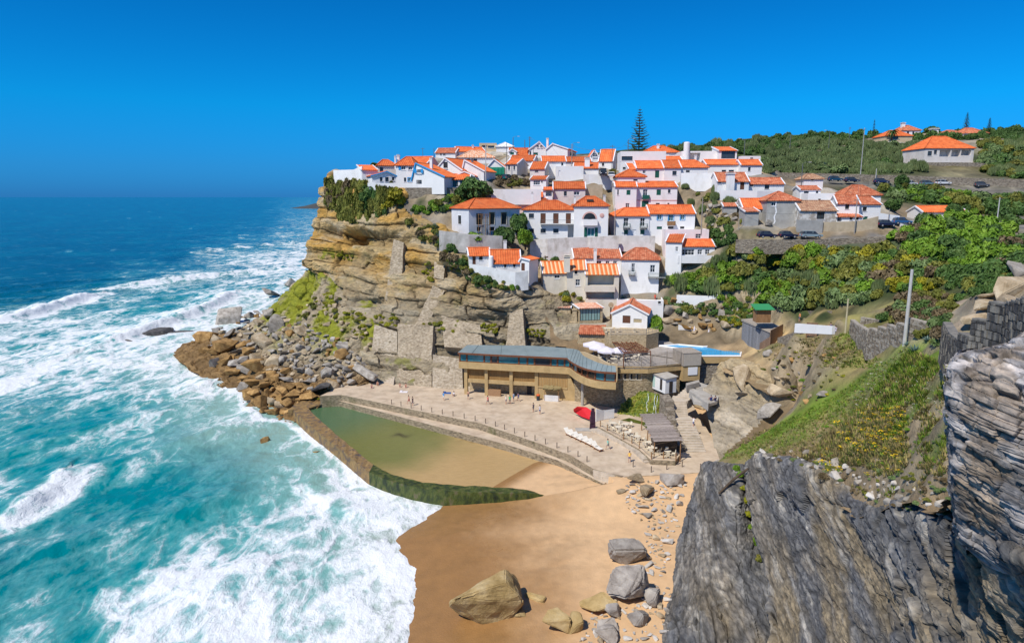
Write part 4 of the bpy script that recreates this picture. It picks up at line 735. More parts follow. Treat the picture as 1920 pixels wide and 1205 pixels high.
# open water past the rocks has no beach under it
dpt = sstep(300, 30, pts[:, 0]*.0+shd); deep = np.array((.0, .048, .08)); teal = np.array((.0, .12, .155)); turq = np.array((.0, .225, .235)); sandy = np.array((.30, .40, .32))
tz = fbm(pts*(.022, .022, .022)+61, 4)
k1 = sstep(470, 150, R_.ravel()+tz*60); k2 = np.clip(sstep(95, 20, shd)*.5+.65*foam+.35*tz, 0, 1); k3 = sstep(26, 4, shd+6*tz)*.8
col = deep*(1-k1)[:, None]+teal*k1[:, None]; col = col*(1-k2)[:, None]+turq*k2[:, None]; col = col*(1-k3)[:, None]+sandy*k3[:, None]; k4 = sstep(11, 1, shd+4*tz)*.8*sstep(100, 92, pts[:, 1]); col = col*(1-k4)[:, None]+np.array((.40, .27, .14))*k4[:, None]
col = col*(1-.35*sstep(.1, .6, -tz-foam))[:, None]
SEA = np.stack([X, Y, z.reshape(X.shape)], -1)
def sea_mat():
 m = bpy.data.materials.new('sea_water'); m.use_nodes = True; n = m.node_tree.nodes; l = m.node_tree.links; b = n['Principled BSDF']
 geo = n.new('ShaderNodeNewGeometry')
 def noise(scale, st=(1, 1, 1), rot=0, det=9, ro=.62, dist=0., off=0):
  mp = n.new('ShaderNodeMapping'); mp.inputs['Rotation'].default_value = (0, 0, rot); mp.inputs['Scale'].default_value = st; mp.inputs['Location'].default_value = (off, off, 0)
  l.new(geo.outputs['Position'], mp.inputs[0]); t = n.new('ShaderNodeTexNoise'); t.inputs['Scale'].default_value = scale; t.inputs['Detail'].default_value = det
  t.inputs['Roughness'].default_value = ro; t.inputs['Distortion'].default_value = dist; l.new(mp.outputs[0], t.inputs['Vector']); return t.outputs[0]
 def mth(op, a, b_=None, c=None, clamp=False):
  x = n.new('ShaderNodeMath'); x.operation = op; x.use_clamp = clamp
  for i, q in enumerate((a, b_, c)):
   if q is None: continue
   if isinstance(q, (int, float)): x.inputs[i].default_value = q
   else: l.new(q, x.inputs[i])
  return x.outputs[0]
 at = n.new('ShaderNodeAttribute'); at.attribute_name = 'foam'; ti = n.new('ShaderNodeAttribute'); ti.attribute_name = 'tint'
 a = noise(.12, (1, .6, 1), .64, 10, .64, .25); b2 = noise(.26, (1, .55, 1), .64, 8, .55, .5, 30); c = noise(1.5, (1, .7, 1), .5, 6, .6, .6, 11)
 lace = mth('SUBTRACT', 1, mth('MULTIPLY', mth('ABSOLUTE', mth('SUBTRACT', b2, .5)), 6.5), clamp=True)
 N = mth('ADD', mth('MULTIPLY_ADD', mth('SUBTRACT', a, .5), 1.7, .34), mth('ADD', mth('MULTIPLY', lace, .42), mth('MULTIPLY', mth('SUBTRACT', c, .5), .40)))
 v = mth('ADD', N, mth('MULTIPLY_ADD', at.outputs['Fac'], 1.02, -1.10))
 mr = n.new('ShaderNodeMapRange'); mr.interpolation_type = 'SMOOTHSTEP'; mr.inputs[1].default_value = -.04; mr.inputs[2].default_value = .50; l.new(v, mr.inputs[0]); mask = mr.outputs[0]
 mk2 = n.new('ShaderNodeMapRange'); mk2.inputs[1].default_value = -.35; mk2.inputs[2].default_value = .15; l.new(v, mk2.inputs[0])
 halo = n.new('ShaderNodeMix'); halo.data_type = 'RGBA'; l.new(mth('MULTIPLY', mk2.outputs[0], .40), halo.inputs[0]); l.new(ti.outputs['Color'], halo.inputs[6]); halo.inputs[7].default_value = (.26, .56, .54, 1)
 mx = n.new('ShaderNodeMix'); mx.data_type = 'RGBA'; l.new(mth('MULTIPLY', mask, .93), mx.inputs[0]); l.new(halo.outputs[2], mx.inputs[6]); mx.inputs[7].default_value = (.80, .81, .82, 1)
 l.new(mx.outputs[2], b.inputs['Base Color']); b.inputs['IOR'].default_value = 1.33; b.inputs['Specular IOR Level'].default_value = .13
 ro = n.new('ShaderNodeMapRange'); ro.inputs[3].default_value = .16; ro.inputs[4].default_value = .85; l.new(mask, ro.inputs[0]); l.new(ro.outputs[0], b.inputs['Roughness'])
 bp = n.new('ShaderNodeBump'); bp.inputs['Distance'].default_value = .5; bp.inputs['Strength'].default_value = .9
 hgt = mth('ADD', mth('MULTIPLY', mask, mth('ADD', mth('MULTIPLY', c, .35), .15)), mth('MULTIPLY', noise(.55, (1, .5, 1), .64, 6, .6, .3, 4), .75)); l.new(hgt, bp.inputs['Height']); l.new(bp.outputs[0], b.inputs['Normal'])
 return m
M_sea = sea_mat()
keep = (inside(SEAP, X, Y) | (pdist(shl, X, Y) < 4))
go = grid_mesh('sea', SEA, M_sea, attrs={'foam': np.clip(foam, 0, 1).reshape(*X.shape, 1), 'tint': np.clip(col, 0, 1).reshape(*X.shape, 3)}, mask=keep)
link('sea', go, kind='structure')
# distant coast beyond the headland
hx = np.linspace(-1, 1, 90); hv = np.linspace(0, 1, 14); cc = P(600, 375, 2600); cc[2] = 0
ridge = 30+22*np.maximum(0, fbm(np.stack([hx*3, hx*0, hx*0], 1)+2, 4)+.4)
E = np.zeros((14, 90, 3))
for i, v in enumerate(hv):
 E[i, :, 0] = cc[0]+60+hx*190+(v-.5)*60; E[i, :, 1] = cc[1]+v*500-120*(1-hx**2)*(1-v); E[i, :, 2] = -2+np.sin(v*math.pi*.55)*ridge*np.clip((hx+1.0)*1.6, 0, 1)
E[..., 2] += 6*fbm(E.reshape(-1, 3)*.01, 4).reshape(14, 90)*hv[:, None]
M_coast = mat('coast_rock', [(.05, .055, .055), (.08, .08, .075), (.05, .065, .05)], .02, .95)
link('distant_coast', grid_mesh('distant_coast', E, M_coast, smooth=False), kind='structure')
E2 = E.copy(); E2[..., 0] = cc[0]-10+(E[..., 0]-cc[0])*2.2; E2[..., 1] += 3200; E2[..., 2] *= 1.6
link('distant_coast', grid_mesh('distant_coast', E2, M_coast, smooth=False), kind='structure')
# ------------------------------------------------------------------ where a line of sight or a plumb line meets the ground
_v = []; _q = []; _o = 0
for v, q in GROUND:
 _v.append(v); _q.append(q+_o); _o += len(v)
_V = np.concatenate(_v); _Q = np.concatenate(_q)
BVH = BVHTree.FromPolygons(_V.tolist(), _Q.tolist(), all_triangles=False)
def G(px, py, dmin=8.):
 r = Vector(ray(px, py)); r.normalize(); h = BVH.ray_cast(Vector(CAMP)+r*dmin, r)
 return None if h[0] is None else (np.array(h[0]), np.array(h[1]))
def zat(x, y, top=300.):
 h = BVH.ray_cast(Vector((x, y, top)), Vector((0, 0, -1))); return None if h[0] is None else h[0].z
# ------------------------------------------------------------------ materials of the buildings
def flat(name, c, rough=.6, spec=.3, metal=0): return mat(name, [c], rough=rough, spec=spec, metal=metal)
white = mat('white', [(.74, .73, .71), (.82, .81, .79)], .5, .85, .02, 4., dirt=(.5, .46, .40), dscale=.22, dlo=.56, dhi=.85)
shade_white = mat('shade_white', [(.60, .60, .62), (.70, .70, .71)], .5, .85, .02, 4., dirt=(.42, .40, .38), dscale=.3, dlo=.5, dhi=.8)  # white render with the shade of the house front put into its colour
pale = mat('pale', [(.60, .55, .5), (.70, .66, .62)], .5, .85, .02, 4., dirt=(.4, .36, .3), dscale=.3, dlo=.5, dhi=.8)
pink = mat('pink', [(.66, .50, .48), (.74, .58, .55)], .5, .85, .02, 4.)
pinkw = mat('pinkw', [(.76, .69, .68), (.82, .75, .74)], .5, .85, .02, 4., dirt=(.5, .44, .4), dscale=.25, dlo=.55, dhi=.85)
cream = mat('cream', [(.62, .56, .45), (.72, .66, .56)], .5, .85, .02, 4., dirt=(.42, .36, .27), dscale=.3, dlo=.52, dhi=.8)
tanm = mat('tan', [(.50, .39, .24), (.60, .48, .32)], .5, .85, .02, 4.)
tanwall = mat('tanwall', [(.40, .32, .21), (.52, .43, .3)], .8, .9, .06, 3., dirt=(.3, .24, .17), dscale=.4, dlo=.5, dhi=.75)
cement = mat('cement', [(.30, .29, .27), (.42, .41, .38)], .7, .9, .04, 3., dirt=(.6, .58, .54), dscale=.3, dlo=.58, dhi=.72)
peel = mat('peel', [(.36, .32, .27), (.66, .64, .6)], .9, .9, .05, 3., contrast=(.42, .58))
greywall = mat('greywall', [(.36, .34, .31), (.56, .53, .49)], .6, .9, .06, 3., dirt=(.22, .2, .17), dscale=.35, dlo=.5, dhi=.75)
stainwall = mat('stainwall', [(.55, .52, .47), (.74, .72, .68)], .6, .9, .05, 3., dirt=(.34, .29, .22), dscale=.35, dlo=.54, dhi=.72)
whitestain = mat('whitestain', [(.62, .62, .60), (.76, .76, .75)], .6, .9, .05, 3., dirt=(.40, .39, .36), dscale=.4, dlo=.52, dhi=.72)
rubble = mat('rubble', [(.16, .13, .10), (.30, .25, .19), (.42, .36, .28)], 1.6, .95, .28, 2.5, (1, 1, 1.8), vor=2., vscale=1.9, contrast=(.35, .65))
stonew = mat('stonew', [(.34, .25, .14), (.48, .37, .22), (.58, .46, .29)], 2.2, .95, .12, 3., (1, 1, 1.6), vor=1.2, vscale=2.6, contrast=(.35, .65))
tile = mat('tile', [(.50, .10, .028), (.66, .15, .04), (.74, .22, .07)], .9, .85, .03, 5., rnd=.2, dirt=(.36, .16, .08), dscale=.5, dlo=.56, dhi=.8)
oldtile = mat('oldtile', [(.34, .085, .04), (.50, .15, .07), (.62, .27, .15)], 1.3, .9, .05, 5., rnd=.1, contrast=(.35, .66), dirt=(.22, .15, .1), dscale=.5, dlo=.55, dhi=.75)
browntile = mat('browntile', [(.26, .13, .08), (.40, .22, .13), (.48, .32, .2)], 1.3, .9, .05, 5., contrast=(.35, .66))
paletile = mat('paletile', [(.55, .24, .15), (.66, .36, .24), (.72, .48, .36)], 1.5, .9, .05, 5., contrast=(.38, .62))
mottle = mat('mottle', [(.66, .22, .08), (.72, .42, .26), (.76, .6, .45)], 2.0, .9, .05, 5., contrast=(.42, .58))
stripe = mat('stripe', [(.64, .15, .035), (.74, .2, .05)], .8, .8, .03, 5.)
stripe2 = flat('stripe_cream', (.74, .5, .28), .85)
glassm = mat('glass', [(.02, .025, .03), (.05, .065, .08)], .5, .06, spec=.6)
tealglass = mat('teal_glass', [(.02, .12, .15), (.05, .24, .29)], .8, .06, spec=.6)
curtain = mat('curtain', [(.12, .24, .22), (.34, .48, .44)], 6, .7, stretch=(1, 1, .05))
wframe = flat('white_paint', (.8, .8, .8), .5); brown = mat('brown_wood', [(.09, .035, .02), (.16, .07, .04)], 3, .7); dkgreen = flat('green_paint', (.012, .10, .07), .5)
blue = flat('blue_paint', (.03, .32, .66), .5); blueside = flat('blue_wall', (.03, .28, .52), .7); dark = flat('dark_frame', (.05, .04, .035), .6); pinktrim = flat('pink_trim', (.62, .38, .33), .8)
tantrim = flat('stone_trim', (.44, .36, .22), .85); iron = flat('iron', (.12, .13, .13), .5); greeniron = flat('green_iron', (.05, .11, .10), .5)
wood = mat('wood', [(.20, .105, .045), (.34, .19, .09)], 3, .8, .02, 6, (1, 1, .3)); slate_m = flat('slate', (.15, .15, .17), .8)
netting = mat('netting', [(.0, .12, .07), (.005, .19, .12)], 1.5, .8)
WM = dict(white=white, shade_white=shade_white, pale=pale, pink=pink, pinkw=pinkw, cream=cream, tan=tanm, tanwall=tanwall, cement=cement, peel=peel, greywall=greywall, stainwall=stainwall, whitestain=whitestain, rubble=rubble, stonew=stonew)
RMT = dict(tile=tile, oldtile=oldtile, browntile=browntile, paletile=paletile, mottle=mottle, stripe=stripe, white=white)
def slope(mb, poly, th=.16, sp=.5, rib=0, rh=.09, rw=.14):
 """tiled roof slope: poly[0]-poly[1] is the eave; slab plus rows of cover tiles running down it"""
 P4 = [np.array(p, float) for p in poly]; e = P4[1]-P4[0]; Le = np.linalg.norm(e); e = e/Le
 n = np.cross(e, P4[2]-P4[0]); n /= np.linalg.norm(n)+1e-9
 if n[2] < 0: n = -n
 up = np.cross(n, e); c = sum(P4)/len(P4)
 if np.dot(up, c-P4[0]) < 0: up = -up
 top = P4 if np.dot(np.cross(P4[1]-P4[0], P4[2]-P4[0]), n) > 0 else P4[::-1]
 mb.slab(top, -n*th)
 q = [(np.dot(p-P4[0], e), np.dot(p-P4[0], up)) for p in P4]; a0 = min(x for x, _ in q); a1 = max(x for x, _ in q); k = max(2, int((a1-a0)/sp))
 for i in range(k):
  a = a0+(i+.5)*(a1-a0)/k; ys = []
  for j in range(len(q)):
   (xa, ya), (xb, yb) = q[j], q[(j+1) % len(q)]
   if (xa > a) != (xb > a): ys.append(ya+(yb-ya)*(a-xa)/(xb-xa))
  if len(ys) < 2 or max(ys)-min(ys) < .3: continue
  b0, b1 = min(ys)-.06, max(ys)-.03; o = P4[0]
  A, B = o+e*(a-rw)+up*b0, o+e*(a+rw)+up*b0; A2, B2 = o+e*(a-rw)+up*b1, o+e*(a+rw)+up*b1; M, M2 = o+e*a+up*b0+n*rh, o+e*a+up*b1+n*rh
  mb.add([A, B, A2, B2, M, M2], [(0, 4, 5, 2), (4, 1, 3, 5), (0, 1, 4), (2, 5, 3)], rib)
def opening_window(root, pt, s0, s1, t0, t1, kind, opt='', wmat=None):
 """one window or door set back in its opening; pane is its sub-part"""
 dp = .2; W = s1-s0; Hh = t1-t0; f = min(.10, W*.16); cs = {'w': wframe, 'W': wframe, 'b': wframe, 'B': wframe, 'l': wframe, 'n': dark, 't': dark, 'd': brown, 'g': dkgreen, 'p': tantrim, 'c': dark}
 u = pt(1, 0, 0)-pt(0, 0, 0); w = pt(0, 0, 1)-pt(0, 0, 0); fm = cs[kind]; mb = MB(); sc, tc_ = (s0+s1)/2, (t0+t1)/2; dark_inside = kind in 'n'
 def bx(a0, a1, b0, b1, w0, w1, m=0): mb.box(pt((a0+a1)/2, (b0+b1)/2, (w0+w1)/2), (a1-a0, w1-w0, b1-b0), u, w, m)
 name = 'door' if kind in 'dB' else ('shutter' if kind == 'g' else ('curtain_wall' if kind == 'c' else ('plaque' if kind == 'p' else 'window')))
 if kind in ('g', 'd', 'p', 'l'):
  bx(s0, s1, t0, t1, dp-.06, dp); k = max(2, int(W/.35))
  for i in range(k): bx(s0+W*(i+.08)/k, s0+W*(i+.92)/k, t0+.05, t1-.05, dp-.10, dp-.058)
  o = mb.build(name, fm, root)
 else:
  bx(s0, s0+f, t0, t1, dp-.08, dp); bx(s1-f, s1, t0, t1, dp-.08, dp); bx(s0+f, s1-f, t0, t0+f, dp-.08, dp); bx(s0+f, s1-f, t1-f, t1, dp-.08, dp)
  nm = max(1, int(W/.75)) if kind in 'Wc' else 1
  if kind != 'n' or W > .9:
   for i in range(1, nm+1): x = s0+W*i/(nm+1); bx(x-.035, x+.035, t0+f, t1-f, dp-.07, dp-.01)
  if kind in 'wWb' and Hh > 1: y = t0+Hh*.55; bx(s0+f, s1-f, y-.03, y+.03, dp-.06, dp-.012)
  o = mb.build(name, fm, root)
  m2 = MB(); m2.add([pt(s0+f, t0+f, dp-.03), pt(s1-f, t0+f, dp-.03), pt(s1-f, t1-f, dp-.03), pt(s0+f, t1-f, dp-.03)], [(0, 1, 2, 3)])
  pn = m2.build('pane', curtain if kind == 'c' else (tealglass if kind in 'bB' else glassm), None); pn.parent = o
 tm = {'b': blue, 't': tantrim}.get(kind)
 m3 = MB()
 def b3(a0, a1, b0, b1, w0, w1): m3.box(pt((a0+a1)/2, (b0+b1)/2, (w0+w1)/2), (a1-a0, w1-w0, b1-b0), u, w)
 if tm: b3(s0-.16, s0, t0-.1, t1+.16, -.035, .02); b3(s1, s1+.16, t0-.1, t1+.16, -.035, .02); b3(s0, s1, t1, t1+.16, -.033, .02)
 if kind in 'wWbn': b3(s0-.1, s1+.1, t0-.1, t0, -.09, .03)
 if m3.v: m3.build('sill' if not tm else 'surround', tm or wframe, root)
 for side in opt:
  m4 = MB(); ww = W*.55; a = s0-ww-.03 if side == 'L' else s1+.03; m4.box(pt(a+ww/2, tc_, -.04), (ww, .05, Hh), u, w)
  for i in range(5): m4.box(pt(a+ww/2, t0+Hh*(i+.5)/5, -.075), (ww*.8, .03, Hh*.13), u, w)
  m4.build('shutter', blue, root, label='bright blue window shutter')
 if kind == 'B':
  for a in (s0-.75, s1+.02):
   m4 = MB(); m4.box(pt(a+.36, tc_, -.04), (.7, .06, Hh*1.08), u, w)
   for i in range(4): m4.box(pt(a+.36, t0+Hh*(i+.5)/4, -.08), (.5, .03, Hh*.18), u, w)
   m4.build('shutter', dkgreen, root, label='dark green door shutter')
 return o
def build_house(h):
 A, u, w, W, H, L, Fp = h['A'], h['u'], h['w'], h['W'], h['H'], h['L'], h['Fp']; ext = h['ext']; z = np.array((0, 0, 1.))
 pt = lambda s, t, q: A+u*s+z*t+w*q
 wm = WM[h['wm']]; rm = RMT[h['rm']]; kind = h['roof'][0]; c = h['c']; xm = (h['x0']+h['x1'])/2
 root = thing(h['name'], h['label'], h['cat'], A+u*W/2+w*L/2, h['group'])
 e = .35; o = .12; slopes = []; HL = HR = H; top = None
 if kind in ('gx', 'hip', 'hipl', 'hipr', 'pyr'):
  Hr = max(Fp(xm, h['roof'][1], L/2)[1], H+.5)
 if kind == 'gx':
  k = (Hr-H)/(L/2); te = H-e*k
  slopes = [[pt(-o, te, -e), pt(W+o, te, -e), pt(W+o, Hr, L/2), pt(-o, Hr, L/2)], [pt(W+o, te, L+e), pt(-o, te, L+e), pt(-o, Hr, L/2), pt(W+o, Hr, L/2)]]
  ridges = [(pt(-o, Hr, L/2), pt(W+o, Hr, L/2))]
 elif kind in ('hip', 'hipl', 'hipr', 'pyr'):
  ins = W/2-.01 if kind == 'pyr' else min(L/2, W*.36); il = ins if kind != 'hipr' else 0; ir = ins if kind != 'hipl' else 0
  k = (Hr-H)/(L/2); te = H-e*k; sl = e if il else o; sr = e if ir else o
  a, b, c2, d2 = pt(-sl, te, -e), pt(W+sr, te, -e), pt(W+sr, te, L+e), pt(-sl, te, L+e); r0, r1 = pt(il-(o if not il else 0), Hr, L/2), pt(W-ir+(o if not ir else 0), Hr, L/2)
  slopes = [[a, b, r1, r0], [c2, d2, r0, r1]]; ridges = [(r0, r1)]
  if il: slopes.append([d2, a, r0]); ridges += [(a, r0), (d2, r0)]
  if ir: slopes.append([b, c2, r1]); ridges += [(b, r1), (c2, r1)]
 elif kind == 'gy':
  sr_, Hr = Fp(h['roof'][1], h['roof'][2]); sr_ = min(max(sr_, W*.12), W*.9)
  if h['ytr'] is not None: HR = Fp(h['x1'], h['ytr'])[1]
  kl = (Hr-HL)/sr_; kr = (Hr-HR)/(W-sr_)
  slopes = [[pt(-e, HL-e*kl, L+.2), pt(-e, HL-e*kl, -.2), pt(sr_, Hr, -.2), pt(sr_, Hr, L+.2)], [pt(W+e, HR-e*kr, -.2), pt(W+e, HR-e*kr, L+.2), pt(sr_, Hr, L+.2), pt(sr_, Hr, -.2)]]
  ridges = [(pt(sr_, Hr, -.2), pt(sr_, Hr, L+.2))]
 elif kind == 'shed':
  Hr = max(Fp(xm, h['roof'][1], L)[1], H+.4); k = (Hr-H)/L; slopes = [[pt(-o, H-e*k, -e), pt(W+o, H-e*k, -e), pt(W+o, Hr, L), pt(-o, Hr, L)]]; ridges = []
 # walls
 holes = []
 for q in h['wins']:
  s0, t1 = Fp(q[0], q[1]); s1, t0 = Fp(q[2], q[3]); s0, s1 = max(s0, .08), min(s1, W-.08); t0 = max(t0, -.05); t1 = min(t1, (H if kind != 'gy' else max(H, 9e9))-.12)
  if s1-s0 > .15 and t1-t0 > .15: holes.append((s0, s1, t0, t1, q[4], q[5] if len(q) > 5 else ''))
 mb = MB(); lowh = [q for q in holes if q[3] <= H-.05]; upper = [q for q in holes if q[3] > H-.05]
 xs = sorted(set([0, W]+[v for q in lowh for v in q[:2]])); ts = sorted(set([-ext, H]+[v for q in lowh for v in q[2:4]]))
 for i in range(len(xs)-1):
  for j in range(len(ts)-1):
   cx, cy = (xs[i]+xs[i+1])/2, (ts[j]+ts[j+1])/2
   if any(q[0] < cx < q[1] and q[2] < cy < q[3] for q in lowh): continue
   mb.add([pt(xs[i], ts[j], 0), pt(xs[i+1], ts[j], 0), pt(xs[i+1], ts[j+1], 0), pt(xs[i], ts[j+1], 0)], [(0, 1, 2, 3)])
 for (s0, s1, t0, t1, kd, op) in lowh:
  dp = 2.2 if kd == 'o' else .22; f0 = [pt(s0, t0, 0), pt(s1, t0, 0), pt(s1, t1, 0), pt(s0, t1, 0)]; f1 = [pt(s0, t0, dp), pt(s1, t0, dp), pt(s1, t1, dp), pt(s0, t1, dp)]
  mb.add(f0+f1, [(0, 4, 5, 1), (1, 5, 6, 2), (2, 6, 7, 3), (3, 7, 4, 0), (4, 7, 6, 5)][:5])
 sm = 1 if 'blue right side' in h['label'] else 0
 if kind == 'shed':
  mb.add([pt(0, -ext, 0), pt(0, H, 0), pt(0, Hr-.1, L), pt(0, -ext, L), pt(W, -ext, 0), pt(W, H, 0), pt(W, Hr-.1, L), pt(W, -ext, L)], [(0, 1, 2, 3), (7, 6, 5, 4), (3, 2, 6, 7)])
 else:
  mb.add([pt(0, -ext, 0), pt(0, HL, 0), pt(0, HL, L), pt(0, -ext, L)], [(0, 1, 2, 3)]); mb.add([pt(W, -ext, 0), pt(W, HR, 0), pt(W, HR, L), pt(W, -ext, L)], [(3, 2, 1, 0)], sm); mb.add([pt(0, -ext, L), pt(0, HL, L), pt(W, HR, L), pt(W, -ext, L)], [(0, 1, 2, 3)])
 if kind == 'gx':
  for s in (0, W): mb.add([pt(s, H, 0), pt(s, H, L), pt(s, Hr-.1, L/2)], [(0, 1, 2)])
 if kind == 'hipl': mb.add([pt(W, H, 0), pt(W, H, L), pt(W, Hr-.1, L/2)], [(0, 1, 2)])
 if kind == 'hipr': mb.add([pt(0, H, 0), pt(0, H, L), pt(0, Hr-.1, L/2)], [(0, 1, 2)])
 if kind == 'gy':
  for q in (0, L): mb.add([pt(0, HL, q), pt(W, HR, q), pt(sr_, Hr-.08, q)] if HR >= HL or True else [], [(0, 1, 2)])
  if HR < HL: pass
 if kind == 'flat':
  pw = .22; mb.add([pt(0, H, 0), pt(W, H, 0), pt(W, H, L), pt(0, H, L), pt(pw, H, pw), pt(W-pw, H, pw), pt(W-pw, H, L-pw), pt(pw, H, L-pw), pt(pw, H-.5, pw), pt(W-pw, H-.5, pw), pt(W-pw, H-.5, L-pw), pt(pw, H-.5, L-pw)],
      [(0, 1, 5, 4), (1, 2, 6, 5), (2, 3, 7, 6), (3, 0, 4, 7), (4, 5, 9, 8), (5, 6, 10, 9), (6, 7, 11, 10), (7, 4, 8, 11), (8, 9, 10, 11)])
 mb.build('wall', [wm, blueside], root)
 for (s0, s1, t0, t1, kd, op) in holes:
  if kd == 'o': continue
  if t1 > H-.05 and kind == 'gy':
   opening_window(root, lambda s, t, q: pt(s, t, q-.26), s0, s1, t0, t1, kd, op)
  else: opening_window(root, pt, s0, s1, t0, t1, kd, op)
 # roof
 if slopes:
  rb = MB(); st = h['rm'] == 'stripe'
  for sp in slopes: slope(rb, sp, sp=.9 if st else .5, rib=1 if st else 0, rw=.2 if st else .14)
  for a, b in ridges: rb.tube([a+z*.05, b+z*.05], .15, 6)
  vm = wframe if h['verge'] is True else blue
  if h['verge'] and kind in ('gx', 'gy', 'shed'):
   for sp in slopes:
    for a, b in ((sp[0], sp[3]), (sp[1], sp[2])) if kind != 'gy' else ((sp[1], sp[2]) if sp is slopes[0] else (sp[0], sp[3]),):
     d = b-a; n = np.cross(d, u if kind != 'gy' else w); n /= np.linalg.norm(n)+1e-9; n = n if n[2] > 0 else -n; side = (u if kind != 'gy' else w)
     rb.slab([a-side*.13+n*.10, a+side*.13+n*.10, b+side*.13+n*.10, b-side*.13+n*.10], -n*.28, 2)
  rb.build('roof', [rm, stripe2, vm], root)
 for cx_, yt, yb, wpx, fr in h['chim']:
  s, t1 = Fp(cx_, yt, L*fr); _, t0 = Fp(cx_, yb, L*fr); cw = abs(Fp(cx_+wpx, yb, L*fr)[0]-s); mb = MB()
  slatey = 'slate chimney' in h['label']; cm = slate_m if slatey else (stonew if h['wm'] == 'stonew' else (wm if h['wm'] in ('cream',) else white))
  if 'round' in h['label'] and wpx > 45: mb.lathe(pt(s, t0-1.5, L*fr), [(cw/2, 0), (cw/2, t1-t0+1.2), (cw*.4, t1-t0+1.4), (.1, t1-t0+1.5)], 14)
  else:
   mb.box(pt(s, (t0+t1)/2-.6, L*fr), (cw, cw*.8, t1-t0+1.0), u, w)
   mb.box(pt(s, t1-.02, L*fr), (cw*1.25, cw*1.05, .16), u, w); mb.box(pt(s, t1+.14, L*fr), (cw*.7, cw*.5, .16), u, w, m=1); mb.box(pt(s, t1+.26, L*fr), (cw*1.1, cw*.9, .08), u, w)
  mb.build('chimney', [cm, dark], root)
 for x0, yt, x1, yb, kd in h['balc']:
  s0, t1 = Fp(x0, yt); s1, t0 = Fp(x1, yb); D = 1.0 if kd in 'rk' else .9; mb = MB()
  if kd in ('p', 'pc', 'g', 'wd'):
   m_ = {'p': white, 'pc': cream, 'g': dkgreen, 'wd': wood}[kd]; D = 1.1 if kd != 'g' else .5
   mb.box(pt((s0+s1)/2, t0+.07, -D/2-.01), (s1-s0, D, .14), u, w); mb.box(pt((s0+s1)/2, (t0+t1)/2+.07, -D+.05), (s1-s0, .1, t1-t0-.14), u, w)
   for s in (s0+.05, s1-.05): mb.box(pt(s, (t0+t1)/2+.07, -D/2+.03), (.1, D-.14, t1-t0-.14), u, w)
   mb.build('balcony', m_, root)
  else:
   mb.box(pt((s0+s1)/2, t0+.06, -D/2-.01), (s1-s0, D, .13), u, w)
   for k in range(max(2, int((s1-s0)/2.6))+1): mb.box(pt(s0+.1+(s1-s0-.2)*k/max(2, int((s1-s0)/2.6)), t0-.2, -.25), (.12, .45, .35), u, w)
   b = mb.build('balcony', white if kd == 'r' else cement, root); rl = MB(); im = iron if kd == 'r' else greeniron; tt = t0+1.0
   ring = [(s0+.03, -.02), (s0+.03, -D+.03), (s1-.03, -D+.03), (s1-.03, -.02)]
   for hh in (tt, t0+.2): rl.tube([pt(a, hh, q) for a, q in ring], .03, 4)
   for k in range(int((s1-s0)/.24)+1): rl.box(pt(s0+.04+k*.24, (tt+t0)/2+.06, -D+.03), (.035, .035, tt-t0-.12), u, w)
   for k in range(1, 4):
    for a in (s0+.03, s1-.03): rl.box(pt(a, (tt+t0)/2+.06, -D*k/4), (.035, .035, tt-t0-.12), u, w)
   r_ = rl.build('railing', im, None); r_.parent = b
 for q in h['side']:
  if isinstance(q, str): sd = q; continue
  s = W if sd == 'r' else 0; dd = u if sd == 'r' else -u; mb = MB(); ww = (q[1]-q[0])*L; cc = pt(s, H*.48, L*(q[0]+q[1])/2); hh = H*.42
  mb.box(cc+dd*.03, (ww, .06, hh), w, dd if sd == 'r' else dd); f = mb.build('window', wframe, root)
  m2 = MB(); m2.box(cc+dd*.062, (ww*.78, .02, hh*.88), w, dd); pn = m2.build('pane', glassm, None); pn.parent = f
 return root
for h in HOUSES: h['root'] = build_house(h)
def byl(s): return next(h for h in HOUSES if s in h['label'])
# features of single houses
def addp(h, mb, name, m, smooth=False, **k): return mb.build(name, m, h['root'], smooth, **k)
h = byl('arched pink framed'); A, u, w, Fp = h['A'], h['u'], h['w'], h['Fp']; ptf = lambda s, t, q=0: A+u*s+np.array((0, 0, t))+w*q
s, t = Fp(1564, 388); s1, t1 = Fp(1640, 388); R = s1-s; mb = MB(); ring = []
for k in range(13): a = math.pi*k/12; ring.append((math.cos(a), math.sin(a)))
for k in range(12):
 (c0, d0), (c1, d1) = ring[k], ring[k+1]
 mb.slab([ptf(s+c0*R*1.02, t+d0*R*1.02, -.07), ptf(s+c0*R*.82, t+d0*R*.82, -.07), ptf(s+c1*R*.82, t+d1*R*.82, -.07), ptf(s+c1*R*1.02, t+d1*R*1.02, -.07)], w*.07)
addp(h, mb, 'arch_surround', pinktrim); mb = MB(); mb.add([ptf(s, t, -.02)]+[ptf(s+c*R*.82, t+d*R*.82, -.02) for c, d in ring], [(0, i+1, i+2) for i in range(12)]); addp(h, mb, 'arch_pane', glassm)
s, t = Fp(1690, 350); mb = MB(); mb.lathe((0, 0, 0), [(.55, 0), (.5, .1), (.2, .14), (.0, .16)], 12)
mb.v = [tuple(ptf(s+x, t+y, -zz)) for x, y, zz in mb.v]; addp(h, mb, 'round_ornament', pinktrim)
s, t = Fp(1575, 210); mb = MB(); mb.box(ptf(s, t+.3, 2.2), (1.5, 1.2, .5), u, w); addp(h, mb, 'roof_window', dark)
h = byl('green netting'); A, u, w, Fp = h['A'], h['u'], h['w'], h['Fp']; s0, t1 = Fp(385, 445); s1, t0 = Fp(640, 535); mb = MB()
cols_ = 24; vs = []
